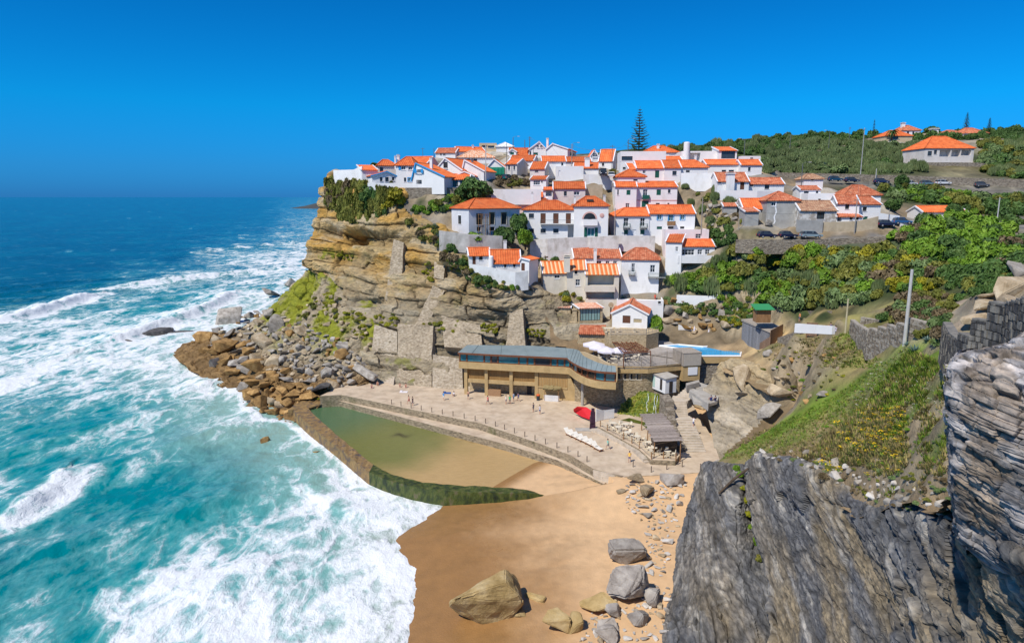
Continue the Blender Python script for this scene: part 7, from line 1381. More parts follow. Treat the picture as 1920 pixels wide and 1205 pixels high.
# trees with trunks
def tree(px, py, hpx, wpx, kind, label, name='tree', n=2600, cat='tree', d=None, lobes=12):
 p = P(px, py, d) if d else G(px, py)[0]; dd = np.dot(p-CAMP, np.array((0, CP, -SP))); h = hpx/F*dd; w_ = wpx/F*dd/2; root = thing(name, label, cat, p)
 mb = MB(); mb.tube([p-(0, 0, 1.), p+(0, 0, h*.25), p+(w_*.08, 0, h*.5)], [h*.05, h*.035, h*.02], 7)
 for a in range(4): t = a*1.6; mb.tube([p+(0, 0, h*.25), p+(math.cos(t)*w_*.5, math.sin(t)*w_*.5, h*.62)], [h*.025, h*.008], 5)
 mb.build('trunk', bark, root); me = leaf_cloud('crown', int(px), {'dark': L_dk, 'bright': L_br, 'olive': L_ol, 'grey': L_gg}[kind], n, .42/max(w_, h*.4)*1.0, lobes, (1, 1, .9), base=-.4)
 c = link('crown', me, root); c.matrix_parent_inverse = Matrix(); c.location = (0, 0, h*.2); c.scale = (w_*1.15, w_*1.15, h*.72); return root
tree(893, 378, 52, 56, 'dark', 'dark spreading tree in front of the veranda at the cliff top'); tree(870, 372, 34, 34, 'dark', 'smaller dark tree left of the spreading tree at the cliff top')
tree(970, 440, 44, 36, 'dark', 'dense round tree right of the scaffolded house', d=160); tree(946, 462, 44, 34, 'dark', 'bushy tree with a tangled stem below the scaffolded house', d=157.5); tree(985, 460, 36, 28, 'bright', 'bright green tree beside the tall stained wall', d=157); tree(893, 462, 30, 34, 'bright', 'bright green fig tree against the weathered grey wall', d=156.5)
tree(828, 425, 26, 14, 'dark', 'small round potted tree on the terrace left of the scaffolded house', d=166); tree(1229, 625, 40, 22, 'bright', 'dense upright green tree beside the blue walled house', d=142); tree(1672, 395, 24, 26, 'dark', 'dark tree beside the long shed'); tree(1790, 408, 30, 34, 'dark', 'dark tree behind the roof of the long shed', d=158)
tree(1690, 350, 24, 24, 'dark', 'round tree between the agaves and the upper road'); tree(1060, 250, 1, 1, 'dark', 'x') if 0 else None
tree(1745, 252, 16, 26, 'dark', 'flat topped dark tree left of the red villas', d=300); tree(950, 300, 12, 16, 'dark', 'small dark tree beside the tan modern house', d=236); tree(704, 315, 10, 16, 'dark', 'small tree top behind the houses at the cliff tip', d=192); tree(1147, 330, 12, 10, 'olive', 'small tree beside the white van', d=182)
# conifers
def conifer(px, pyb, pyt, wpx, d, label, name='norfolk_pine', lv=20):
 p = P(px, pyb, d); h = (pyb-pyt)/F*d; w_ = wpx/F*d/2; root = thing(name, label, 'conifer', p); mb = MB(); mb.tube([p-(0, 0, 3), p+(0, 0, h*.5), p+(0, 0, h)], [h*.018, h*.012, .03], 7); mb.build('trunk', bark, root)
 r = random.Random(int(px)); mb = MB()
 for k in range(lv):
  f = k/lv; z = h*(.04+.93*f); ln = w_*(1-f)**.85*(1 if f > .12 else .8)+.12; nb = 6
  for j in range(nb):
   a = j*2*math.pi/nb+k*.7+r.uniform(-.15, .15); l2 = ln*r.uniform(.8, 1.08); dx, dy = math.cos(a), math.sin(a); base = p+(0, 0, z); side = np.array((-dy, dx, 0))
   tip = base+np.array((dx*l2, dy*l2, l2*.16)); mid_ = base+np.array((dx*l2*.55, dy*l2*.55, -l2*.03)); ns = max(3, int(l2/.42))
   mb.tube([base, mid_, tip], [.05, .035, .015], 3, 1, False)
   for i in range(ns):
    t = (i+.7)/ns; c = (base*(1-t)**2+mid_*2*t*(1-t)+tip*t*t); tw = .42*l2*(1-t*.75)*.5+.12
    for s in (-1, 1):
     e = c+side*s*tw+np.array((dx, dy, 0))*tw*.55+(0, 0, r.uniform(.02, .22)); q = np.array((dx*.1, dy*.1, .10)); mb.add([c-q*.4, e-q*.5, e+q*.9, c+q], [(0, 1, 2, 3)])
 mb.build('crown', [L_dk, bark], root); return root
conifer(1197, 300, 203, 58, 228, 'tall dark star branched conifer towering over the village roofs', lv=19); conifer(1810, 252, 211, 17, 300, 'small pointed conifer behind the red villas', lv=16); conifer(1853, 252, 221, 13, 310, 'smaller pointed conifer right of the red villas', lv=14); conifer(1637, 258, 224, 7, 330, 'very thin columnar tree on the hill skyline', 'columnar_tree', 12)
p = P(1672, 263, 283); root = thing('palm_tree', 'dark palm tree beside the hilltop villa', 'palm tree', p); mb = MB(); mb.tube([p-(0, 0, 1), p+(0, 0, 3.2)], [.35, .28], 7); mb.build('trunk', bark, root); mb = MB()
for k in range(34):
 a = k*2.4; el = .9-1.3*(k/34); L_p = 3.0; prev = p+(0, 0, 3.2)
 for i in range(5):
  e2 = el-i*.32; q = prev+np.array((math.cos(a)*math.cos(e2), math.sin(a)*math.cos(e2), math.sin(e2)))*L_p/5; sd_ = np.array((-math.sin(a), math.cos(a), -.25))*.38*(1-i/6); mb.add([prev-sd_, q-sd_, q+sd_, prev+sd_, (prev+q)/2+(0, 0, .1)], [(0, 1, 4), (1, 2, 4), (2, 3, 4), (3, 0, 4)]); prev = q
mb.build('frond', L_dk, root)
# agaves
L_ag = leafmat('leaf_agave', (.09, .15, .13), (.16, .24, .21), (.25, .33, .28))
def agave_mesh(seed, n=20):
 r = random.Random(seed); mb = MB()
 for k in range(n):
  a = k*2.4+r.uniform(-.2, .2); el = .25+1.15*(k/n)+r.uniform(-.1, .1); ln = r.uniform(.85, 1.1); d0 = np.array((math.cos(a), math.sin(a), 0)); s = np.array((-math.sin(a), math.cos(a), 0)); q = []
  for i in range(4):
   t = i/3; c = d0*math.cos(el)*ln*t+np.array((0, 0, math.sin(el)*ln*t-.10*t*t)); w_ = (.10, .13, .09, .008)[i]; q += [c-s*w_+(0, 0, .03), c-(0, 0, .02), c+s*w_+(0, 0, .03)]
  mb.add(q, [f for i in range(3) for f in ((i*3, i*3+1, i*3+4, i*3+3), (i*3+1, i*3+2, i*3+5, i*3+4))])
 return mb.mesh('agave', L_ag)
AG = [agave_mesh(i) for i in range(4)]
for x, y, r, lab in ((815, 428, 11, 'blue green agave at the left on the ridge by the scaffolded house'), (823, 446, 13, 'larger blue green agave on the ridge by the scaffolded house'), (1552, 475, 17, 'big blue green agave on the bank below the parked cars'), (1715, 660, 16, 'grey green agave alone on the near grass slope'), (1738, 640, 13, 'agave among the scrub at the end of the zigzag wall'), (1700, 648, 10, 'small agave left of the scrub by the near pole'),
 (1292, 558, 8, 'agave beside the small terracotta roof'), (1645, 552, 11, 'spiky dark agave beside the lawn steps'), (1795, 495, 12, 'pale agave inside the thicket on the right'), (1822, 500, 10, 'small pale agave at the edge of the thicket'), (1168, 560, 8, 'agave between the cream house and the blue walled house')):
 h = G(x, y)
 if h is None: continue
 d = np.dot(h[0]-CAMP, np.array((0, CP, -SP))); o = link('agave', random.choice(AG), None, lab, 'agave', 'agaves'); s = r/F*d; place(o, h[0], random.uniform(0, 6), s)
placed.clear()
def ag(x, y, r):
 h = G(x, y)
 if h is None: return
 d = np.dot(h[0]-CAMP, np.array((0, CP, -SP))); place(link('agave', random.choice(AG), None, 'blue green agave in the row below the upper road cars', 'agave', 'agaves below the upper road'), h[0]+(0, 0, -.1), random.uniform(0, 6), r/F*d)
scatter([(1635, 338), (1700, 345), (1762, 352), (1758, 362), (1640, 352)], 26, 7, 10, ag, .45); scatter([(1870, 330), (1918, 328), (1918, 338), (1872, 338)], 6, 5, 8, ag, .5); scatter([(1540, 305), (1600, 308), (1598, 322), (1545, 320)], 9, 5, 8, ag, .5)
placed.clear(); BS = [(1425, 665), (1500, 645), (1600, 680), (1560, 738), (1490, 770), (1440, 720)]; scatter(BS, 46, 4, 10, lambda x, y, r: shrub(x, y, r, random.choice(['moss', 'olive', 'bright', 'brown']), where('low plant on the ochre slope above the stairs', x, y, r, BS, 4, 10), 'plants on the ochre slope', 'low_plant', (1, 1, .4), 'plant', -.15), .7); scatter(BS, 22, 4, 12, lambda x, y, r: put_rock(x, y, r*2, random.choice((r_tan, r_gr, r_or)), where('rock on the ochre slope above the stairs', x, y, r, BS, 4, 12), 'rocks on the ochre slope', sink=.4, name='rock', cat='rock'), .7)
placed.clear(); CRST = [(1405, 858), (1470, 862), (1530, 880), (1590, 920), (1640, 945), (1720, 945), (1785, 975), (1775, 930), (1700, 905), (1620, 890), (1550, 850), (1440, 835)]
scatter(CRST, 60, 3, 11, lambda x, y, r: put_rock(x, y, r*2.4, random.choice((r_gr, r_gr, r_pale)), where('grey rock breaking the turf along the dark cliff crest', x, y, r, CRST, 3, 11), 'rocks on the cliff crest', sink=.35, name='rock', cat='rock'), .6)
scatter([(1405, 850), (1550, 840), (1700, 880), (1780, 900), (1785, 970), (1640, 945), (1530, 885)], 90, 4, 10, lambda x, y, r: shrub(x, y, r*1.3, random.choice(['brown', 'brown', 'olive', 'grey']), where('low dry plant along the dark cliff crest', x, y, r, CRST, 4, 10), 'dry plants on the cliff crest', 'dry_plant', (1, 1, .5), 'plant', -.15), .6)
for x, y in ((1388, 892), (1392, 915), (1397, 940), (1402, 965), (1408, 990), (1415, 1018), (1424, 1050), (1380, 880)): shrub(x, y, 9, random.choice(['bright', 'olive', 'moss']), where('green plant growing down the cleft between the dark slabs', x, y, 5, [(1380, 880), (1424, 1050)], 1, 9), 'plants in the cleft', 'low_plant', cat='plant')
a, b = G(1350, 930)[0], G(1402, 886)[0]; mb = MB(); mb.tube([a-(b-a)*.05+(0, 0, .5), (a+b)/2+(0, 0, .7), b+(0, 0, .5)], [.13, .16, .14], 7); mb.build('log', bark, label='brown timber log leaning on the turf at the tip of the dark slabs', cat='log')
# ------------------------------------------------------------------ grass and flowers of the near slope
slope_poly = [(1345, 858), (1420, 812), (1480, 785), (1560, 745), (1640, 690), (1500, 690), (1420, 660), (1480, 640), (1590, 625), (1660, 680), (1700, 650), (1780, 690), (1785, 760), (1770, 920), (1700, 930), (1620, 930), (1530, 875), (1470, 862), (1400, 862)]
r = np.random.default_rng(5); V = []; Fc = []; Cl = []; cnt = 0
GA = np.array([(.10, .19, .015), (.15, .23, .02), (.20, .21, .04), (.30, .24, .10), (.22, .17, .07), (.06, .09, .02)])
xs = [p[0] for p in slope_poly]; ys = [p[1] for p in slope_poly]
hits = []
for _ in range(21000):
 x, y = r.uniform(min(xs), max(xs)), r.uniform(min(ys), max(ys))
 hits.append((x, y))
hx_ = np.array(hits); hx_ = hx_[inside(slope_poly, hx_[:, 0], hx_[:, 1])]; pts_ = []
for x, y in hx_:
 h = G(x, y)
 if h is not None and h[1][2] > .45: pts_.append((*h[0], x, y))
pts_ = np.array(pts_); _, gcl = hfield(pts_[:, 0], pts_[:, 1], True); gcl = np.clip((gcl[:, 1]/gcl[:, 0]-.85)*1.7, 0, 1); gm_ = fbm(pts_[:, :3]*.35+9, 4)
for i, q in enumerate(pts_):
 px_, py_ = q[3], q[4]; green = gcl[i]+.3*gm_[i]
 bare = sstep(1560, 1440, px_)*sstep(770, 720, py_)+sstep(870, 910, py_)*.5
 if r.random() < bare*.8: continue
 d = q[1]; ssz = (.0022+.0022*(d < 66))*d*r.uniform(.7, 1.6)
 ci = r.choice([0, 1, 2]) if green > .35+r.normal()*.2 else r.choice([2, 3, 4, 3, 5]); c = GA[ci]*r.uniform(.75, 1.25)
 for k in range(7):
  a = r.uniform(0, 6.28); bx = q[:3]+np.array((math.cos(a), math.sin(a), 0))*ssz*r.uniform(0, .9); lean = np.array((math.cos(a)*.6, math.sin(a)*.6, r.uniform(.7, 1.3)))*ssz; sd_ = np.array((-math.sin(a), math.cos(a), 0))*ssz*.17; o = len(V)
  V += [bx-sd_, bx+sd_, bx+lean]; Fc.append((o, o+1, o+2)); Cl += [c]*3
me = bpy.data.meshes.new('grass'); me.from_pydata([tuple(v) for v in V], [], Fc); at = me.attributes.new('tint', 'FLOAT_COLOR', 'POINT'); at.data.foreach_set('color', np.concatenate([np.array(Cl), np.ones((len(Cl), 1))], 1).astype(np.float32).ravel())
M_gr = mat('grass_blades', [(.8, .8, .8), (1.2, 1.2, 1.2)], .5, .8, attr='tint'); me.materials.append(M_gr); link('grass', me, kind='stuff')
def flower_mesh(seed, col, n=26, name='flower_clump'):
 rr_ = np.random.default_rng(seed); mb = MB()
 for k in range(n):
  a = rr_.uniform(0, 6.28); q = rr_.uniform(0, 1)**.5; c = np.array((math.cos(a)*q, math.sin(a)*q, .45+.25*(1-q*q)+rr_.uniform(-.08, .08))); s = .13*rr_.uniform(.7, 1.2); t = rr_.uniform(-.5, .5, 2)
  mb.add([c+(s*math.cos(b), s*math.sin(b), s*(t[0]*math.cos(b)+t[1]*math.sin(b))) for b in (0, 1.05, 2.1, 3.14, 4.2, 5.25)], [(0, 1, 2, 3, 4, 5)])
 for k in range(n*2):
  a = rr_.uniform(0, 6.28); q = rr_.uniform(0, 1); b = np.array((math.cos(a)*q*.9, math.sin(a)*q*.9, 0)); mb.add([b+(-.04, 0, 0), b+(.04, 0, 0), b+(rr_.uniform(-.1, .1), rr_.uniform(-.1, .1), .5)], [(0, 1, 2)], 1)
 return mb.mesh(name, [col, L_br])
yel = mat('petal_yellow', [(.60, .38, .01), (.72, .50, .02)], 3, .6); whi = mat('petal_white', [(.62, .60, .50), (.72, .70, .62)], 3, .6)
FY_ = [flower_mesh(i, yel) for i in range(3)]; FW_ = [flower_mesh(10+i, whi, 9) for i in range(3)]
placed.clear()
def fl(ms, lab, grp): return lambda x, y, r_: (lambda h: place(link('flower_clump', random.choice(ms), None, where(lab, x, y, r_, [(1500, 680), (1780, 900)], 2.5, 9), 'flowers', grp), h[0]+(0, 0, .16), random.uniform(0, 6), r_/F*np.dot(h[0]-CAMP, np.array((0, CP, -SP)))) if h is not None else None)(G(x, y))
for poly, n in (([(1610, 775), (1690, 768), (1700, 785), (1620, 800)], 46), ([(1625, 810), (1690, 800), (1690, 835), (1625, 835)], 34), ([(1560, 800), (1700, 790), (1690, 860), (1600, 850)], 22), ([(1500, 840), (1700, 850), (1690, 900), (1540, 890)], 14)):
 scatter(poly, n, 6, 12, fl(FY_, 'yellow flower clump on the near grass slope', 'yellow flower clumps'), .6)
scatter([(1640, 680), (1770, 690), (1775, 800), (1700, 790), (1600, 770)], 80, 3.5, 6.5, fl(FW_, 'small white flowers on the near grass slope', 'white flower clumps'), .9)
scatter([(1500, 780), (1640, 720), (1770, 800), (1775, 900), (1560, 880)], 40, 4, 8, lambda x, y, r_: shrub(x, y, r_, random.choice(['bright', 'grey', 'olive', 'bright']), where('low green plant on the near grass slope', x, y, r_, [(1500, 720), (1775, 900)], 4, 8), 'low plants on the grass slope', 'low_plant', (1, 1, .5), 'plant', -.1), .8)
# ------------------------------------------------------------------ cars
paintm = {}
def paint(c): return paintm.setdefault(c, mat('car_paint_%d' % len(paintm), [c], rough=.25, spec=.6))
tyre = flat('tyre', (.015, .015, .015), .8); rimm = flat('wheel_rim', (.35, .35, .36), .35); lampm = flat('lamp_glass', (.7, .7, .68), .2); redl = flat('tail_lamp', (.45, .02, .02), .3)
def car(p, rz, col, label, van=False, L=4.1, group='parked cars'):
 H_ = 1.95 if van else 1.48; wd = .86; root = proto('van' if van else 'car', label, 'van' if van else 'car', group); h = L/2; z0, zb = .28, .82 if not van else .95
 body = [(-h, .45), (-h+.05, .3), (h-.08, .3), (h, .5), (h-.04, zb-.12), (h-.9 if not van else h-.45, zb), (-h+.15, zb+.05), (-h, zb-.05)]
 mb = MB(); n = len(body); vs = [(x, -wd, z) for x, z in body]+[(x, wd, z) for x, z in body]; mb.add(vs, [tuple(range(n)), tuple(range(n, 2*n))[::-1]]+[(i, n+i, n+(i+1) % n, (i+1) % n) for i in range(n)])
 b = mb.build('body', paint(col), root); md = b.modifiers.new('bevel', 'BEVEL'); md.width = .06; md.segments = 2
 cab = [(-h+.12, zb+.03), (h-1.05 if not van else h-.6, zb), (h-1.75 if not van else h-1.2, H_-.06), (-h+.75 if not van else -h+.15, H_), (-h+.35 if not van else -h+.1, H_-.12)]
 def cabin(y0, y1, sh, a, bz):
  vs = []
  for s in (-1, 1):
   for x, z in cab: t = (z-zb)/(H_-zb); vs.append((x*a, s*(y0+(y1-y0)*t), zb+(z-zb)*bz))
  return vs
 mb = MB(); n = len(cab); vs = cabin(wd-.03, wd-.2, 0, 1, 1); mb.add(vs, [tuple(range(n)), tuple(range(n, 2*n))[::-1]]+[(i, n+i, n+(i+1) % n, (i+1) % n) for i in range(n)]); mb.build('window', glassm, root)
 mb = MB(); mb.add([(cab[2][0]+.05, -wd+.18, H_-.07), (cab[2][0]+.05, wd-.18, H_-.07), (cab[3][0]-.05, wd-.18, H_), (cab[3][0]-.05, -wd+.18, H_), (cab[2][0], -wd+.18, H_+.0), (cab[2][0], wd-.18, H_), (cab[3][0], wd-.18, H_+.05), (cab[3][0], -wd+.18, H_+.05)], [(4, 5, 6, 7), (0, 1, 5, 4), (1, 2, 6, 5), (2, 3, 7, 6), (3, 0, 4, 7)]); mb.build('roof', paint(col), root)
 for s in (-1, 1):
  mb = MB()
  for x, z in ((.05, 0), (-h+.85, 0)): mb.box((x, s*(wd-.11), (zb+H_)/2), (.09, .06, H_-zb), (1, 0, 0), (0, 1, 0))
  mb.build('pillar', paint(col), root)
  for x in (-h+.78, h-.8):
   mb = MB(); c = [(x+.31*math.cos(k*math.pi/7), s*(wd-.18+q), .31+.31*math.sin(k*math.pi/7)) for q in (0, .2) for k in range(14)]; mb.add(c, [tuple(range(14)), tuple(range(14, 28))[::-1]]+[(k, 14+k, 14+(k+1) % 14, (k+1) % 14) for k in range(14)]); w_ = mb.build('wheel', tyre, root)
   mb = MB(); mb.add([(x+.19*math.cos(k*math.pi/5), s*(wd+.03), .31+.19*math.sin(k*math.pi/5)) for k in range(10)], [tuple(range(10))]); mb.build('rim', rimm, None).parent = w_
  mb = MB(); mb.box((h-.06, s*.62, zb-.24), (.1, .34, .16)); mb.build('headlight', lampm, root); mb = MB(); mb.box((-h+.02, s*.68, zb-.12), (.08, .2, .3)); mb.build('tail_light', redl, root)
 place(root, p, rz); return root
def carpx(px, py, d, rz, col, label, **k):
 p = P(px, py, d); z = zat(p[0], p[1], p[2]+3.5); p = np.array((p[0], p[1], max(p[2], (z if z is not None else p[2])+.02))); car(p, math.radians(rz), col, label, **k)
carpx(1438, 446, 146, 4, (.012, .016, .05), 'dark blue hatchback, leftmost of three cars parked on the lane'); carpx(1477, 446, 146, 3, (.25, .33, .36), 'pale silver blue car in the middle of three parked on the lane', L=3.8); carpx(1520, 446, 145, 2, (.012, .02, .06), 'dark blue car, rightmost of three parked on the lane', L=4.6)
carpx(1659, 441, 147.5, 5, (.03, .12, .30), 'bright blue car parked by the white garden wall'); carpx(1688, 437, 149, 3, (.01, .06, .12), 'dark teal car half hidden behind the green thicket')
for x, y, c, l in ((1566, 340, (.015, .02, .05), 'black car, leftmost on the upper road'), (1597, 342, (.02, .03, .09), 'dark blue car second from the left on the upper road'), (1652, 344, (.5, .52, .54), 'silver white car above the agaves on the upper road'), (1705, 348, (.12, .20, .24), 'grey blue car among the agaves of the upper road'), (1738, 348, (.7, .7, .7), 'white estate car on the upper road'), (1767, 352, (.10, .10, .11), 'dark grey car right of the white estate car'), (1838, 356, (.01, .12, .12), 'green car alone on the upper road at the right')): carpx(x, y, 195, 2, c, l)
carpx(952, 341, 184, 60, (.012, .012, .018), 'black off road car parked beside the green netting'); carpx(1131, 330, 178, -95, (.78, .78, .77), 'white van facing out above the long white wall', van=True, L=4.6); carpx(1146, 333, 178, -95, (.02, .10, .08), 'dark green car beside the white van', L=3.7)
# ------------------------------------------------------------------ poles, lamps, wires
polem = mat('pole_wood', [(.22, .19, .16), (.40, .37, .33)], 3, .85, stretch=(1, 1, .2)); polec = mat('pole_concrete', [(.42, .41, .39), (.52, .51, .49)], 2, .8); ypole = mat('pole_yellow', [(.42, .36, .22), (.52, .46, .3)], 2, .8)
TOPS = {}
def pole(px, pyb, pyt, d, m, label, r=.11, lamp=0, name='utility_pole', cat='pole', arms=0, group='poles'):
 if d is None: p = G(px, pyb)[0]; d = np.dot(p-CAMP, np.array((0, CP, -SP)))
 else: p = P(px, pyb, d)
 t = hit_plane(px, pyt, p, np.array((0, 1., 0)))[2]; h = t-p[2]; root = thing(name, label, cat, p, group); mb = MB(); mb.tube([p-(0, 0, 1.5), p+(0, 0, h*.5), p+(0, 0, h)], [r, r*.9, r*.75], 8); mb.build('shaft', m, root)
 for k in range(arms): mb = MB(); mb.box(p+(0, 0, h-.35-k*.6), (1.3, .09, .09)); a_ = mb.build('crossarm', iron, root)
 if lamp: mb = MB(); mb.tube([p+(0, 0, h), p+(lamp*.7, 0, h+.35), p+(lamp*1.5, 0, h+.4)], .04, 5); mb.build('arm', iron, root); mb = MB(); mb.box(p+(lamp*1.8, 0, h+.38), (.7, .25, .14)); mb.build('lamp_head', polec, root)
 TOPS[label] = p+(0, 0, h-.3); return root
pole(1697, 632, 505, 72, polec, 'tall pale leaning wooden pole beside the zigzag wall', .19); pole(1585, 622, 560, 97, ypole, 'yellowish post standing at the end of the low white wall', .14)
for x, b, t, d, m, l, lp, ar in ((1601, 446, 372, 147, polem, 'dark wooden pole in front of the tan wall behind the cars', 0, 1), (1663, 440, 392, 149, polem, 'thin dark pole beside the bright blue car', 0, 0), (1612, 342, 240, 200, polec, 'tallest pale pole rising from the upper road', 0, 1), (1640, 355, 316, 198, polec, 'short pale pole beside the upper road agaves', 0, 0), (1502, 352, 307, 176, iron, 'lane lamp beside the pinkish small house', 1, 0),
 (1481, 276, 252, 260, iron, 'street lamp on the reed hillside left of centre', -1, 0), (1554, 272, 246, 270, iron, 'street lamp on the reed hillside under the tree line', -1, 0), (1395, 296, 262, 215, iron, 'street lamp behind the right end of the row houses', -1, 0), (1177, 300, 262, 212, iron, 'street lamp left of the tall conifer', 1, 0), (1592, 262, 238, 320, iron, 'twin arm pole on the skyline', 0, 2),
 (911, 343, 270, 178, polec, 'white pole standing in front of the green netting', 0, 1), (950, 328, 268, 184, iron, 'thin dark pole above the black car', 0, 0), (1072, 312, 270, 195, polem, 'thick pole in front of the twin gabled house', 1, 2), (1000, 300, 277, 198, iron, 'thin mast left of the twin gabled house', 0, 1), (993, 285, 256, 225, iron, 'mast with an aerial behind the roofs', 0, 2), (984, 285, 262, 226, iron, 'plain mast behind the roofs', 0, 0), (962, 285, 258, 226, iron, 'lamp mast behind the white pavilion', 1, 0),
 (1147, 326, 272, 186, iron, 'left of two thin poles near the white van', 0, 1), (1154, 332, 285, 184, polem, 'right of two thin poles near the white van', 0, 0), (1124, 312, 280, 192, iron, 'thin pole beside the thick white chimney', 0, 1), (1152, 450, 390, 160, polem, 'dark pole at the lane corner beside the arched window house', 0, 1), (1315, 428, 370, 158, polem, 'rusty brown pole beside the blue framed windows', 0, 0), (1384, 446, 388, 153, polem, 'leaning thin pole at the bend of the lane', 0, 0), (793, 300, 277, 215, iron, 'thin aerial left on the village skyline', 0, 1), (814, 300, 278, 215, iron, 'short aerial beside the brownish red roof', 0, 0), (1868, 425, 370, 150, polec, 'green grey pole near the kiosk', 0, 1)):
 pole(x, b, t, d, m, l, .13 if 'thin' not in l else .08, lp, 'street_lamp' if lp else 'utility_pole', 'street lamp' if lp else 'pole', ar)
names = list(TOPS)
def wire(a, b, lab, sag=1.2):
 a, b = TOPS[a], TOPS[b]; q = [a+(b-a)*t+(0, 0, -sag*4*t*(1-t)) for t in np.linspace(0, 1, 14)]; mb = MB(); mb.tube(q, .025, 4); mb.build('wire', iron, label=lab, cat='wire')
wire('thick pole in front of the twin gabled house', 'left of two thin poles near the white van', 'wire from the thick pole to the thin poles near the van'); wire('mast with an aerial behind the roofs', 'thick pole in front of the twin gabled house', 'wire from the aerial mast to the thick pole'); wire('white pole standing in front of the green netting', 'thin dark pole above the black car', 'wire between the white pole and the pole above the black car'); wire('left of two thin poles near the white van', 'street lamp left of the tall conifer', 'wire from the thin pole to the lamp left of the conifer')
wire('dark wooden pole in front of the tan wall behind the cars', 'leaning thin pole at the bend of the lane', 'wire sagging over the parked cars', 2); wire('dark wooden pole in front of the tan wall behind the cars', 'tallest pale pole rising from the upper road', 'wire climbing to the upper road pole', 3)
# ------------------------------------------------------------------ people
skin = mat('skin', [(.50, .27, .18), (.58, .33, .22)], 2, .6); hairm = flat('hair', (.03, .02, .015), .7)
def body_mesh(pose):
 J = {'stand': dict(hip=(0, 0, .93), sp=(0, 0, 1.2), ch=(0, 0, 1.42), ne=(0, .01, 1.52), he=(0, .03, 1.64), kL=(.12, .03, .5), aL=(.13, -.02, .08), tL=(.14, .16, .03), kR=(-.12, .05, .5), aR=(-.14, .0, .08), tR=(-.15, .18, .03), eL=(.27, -.03, 1.15), hL=(.25, .1, .92), eR=(-.27, -.03, 1.15), hR=(-.25, .12, .93)),
 'walk': dict(hip=(0, 0, .92), sp=(0, .02, 1.19), ch=(0, .04, 1.41), ne=(0, .06, 1.51), he=(0, .09, 1.63), kL=(.1, .25, .52), aL=(.1, .3, .1), tL=(.1, .48, .06), kR=(-.1, -.1, .5), aR=(-.1, -.38, .16), tR=(-.1, -.3, .03), eL=(.25, -.18, 1.18), hL=(.22, -.12, .93), eR=(-.25, .14, 1.16), hR=(-.2, .36, 1.05)),
 'sit': dict(hip=(0, 0, .16), sp=(0, -.06, .42), ch=(0, -.06, .64), ne=(0, -.03, .74), he=(0, .0, .86), kL=(.14, .36, .48), aL=(.13, .55, .09), tL=(.13, .72, .04), kR=(-.14, .36, .48), aR=(-.13, .55, .09), tR=(-.13, .72, .04), eL=(.27, .08, .44), hL=(.16, .32, .42), eR=(-.27, .08, .44), hR=(-.16, .32, .42))}[pose]
 ks = ['hip', 'sp', 'ch', 'ne', 'he', 'kL', 'aL', 'tL', 'kR', 'aR', 'tR', 'sL', 'eL', 'hL', 'sR', 'eR', 'hR', 'top']; J['sL'] = (.17, J['ch'][1], J['ch'][2]-.01); J['sR'] = (-.17, J['ch'][1], J['ch'][2]-.01); J['top'] = (J['he'][0], J['he'][1], J['he'][2]+.08)
 E_ = [('hip', 'sp'), ('sp', 'ch'), ('ch', 'ne'), ('ne', 'he'), ('he', 'top'), ('hip', 'kL'), ('kL', 'aL'), ('aL', 'tL'), ('hip', 'kR'), ('kR', 'aR'), ('aR', 'tR'), ('ch', 'sL'), ('sL', 'eL'), ('eL', 'hL'), ('ch', 'sR'), ('sR', 'eR'), ('eR', 'hR')]
 R_ = dict(hip=.14, sp=.125, ch=.14, ne=.055, he=.10, top=.07, kL=.065, aL=.045, tL=.035, kR=.065, aR=.045, tR=.035, sL=.07, eL=.045, hL=.035, sR=.07, eR=.045, hR=.035)
 me = bpy.data.meshes.new('b'); me.from_pydata([J[k] for k in ks], [(ks.index(a), ks.index(b)) for a, b in E_], []); o = bpy.data.objects.new('b', me); C.objects.link(o); o.modifiers.new('s', 'SKIN'); md = o.modifiers.new('u', 'SUBSURF'); md.levels = 1; md.render_levels = 1
 for i, k in enumerate(ks): me.skin_vertices[0].data[i].radius = (R_[k], R_[k]*.85); me.skin_vertices[0].data[i].use_root = (k == 'hip')
 dg = bpy.context.evaluated_depsgraph_get(); dg.update(); m2 = bpy.data.meshes.new_from_object(o.evaluated_get(dg)); bpy.data.objects.remove(o); m2.materials.clear(); m2.materials.append(skin); m2.name = 'person'; return m2, J
BODY = {k: body_mesh(k) for k in ('stand', 'walk', 'sit')}; cloth = {}
def person(px, py, pose, shirt, shorts, label, rz=0, z=None, group=None):
 p = PZ(px, py, z) if z is not None else None
 if p is None:
  h = G(px, py); p = h[0]
 me, J = BODY[pose]; root = link('person', me, None, label, 'person', group); root.location = p; root.rotation_euler = (0, 0, rz)
 def cm(c): return cloth.setdefault(c, flat('cloth_%d' % len(cloth), c, .85))
 if shirt:
  mb = MB(); mb.tube([np.array(J['hip'])+(0, 0, .02), J['sp'], J['ch'], np.array(J['ch'])+(0, 0, .05)], [.165, .155, .18, .09], 10)
  for s in 'LR': mb.tube([J['s'+s], (np.array(J['s'+s])+np.array(J['e'+s]))/2], [.085, .07], 7)
  c = mb.build('shirt', cm(shirt), None, True); c.parent = root
 mb = MB(); mb.tube([np.array(J['hip'])+(0, 0, -.06), np.array(J['hip'])+(0, 0, .09)], [.165, .16], 10)
 for s in 'LR': mb.tube([J['hip'], np.array(J['hip'])*.25+np.array(J['k'+s])*.75+(.0, 0, 0)], [.12, .095], 8)
 c = mb.build('shorts', cm(shorts), None, True); c.parent = root
 mb = MB(); hh = np.array(J['he']); mb.lathe(hh+(0, -.015, .0), [(.10, .0), (.115, .06), (.09, .13), (.02, .165)], 10); c = mb.build('hair', hairm, None, True); c.parent = root
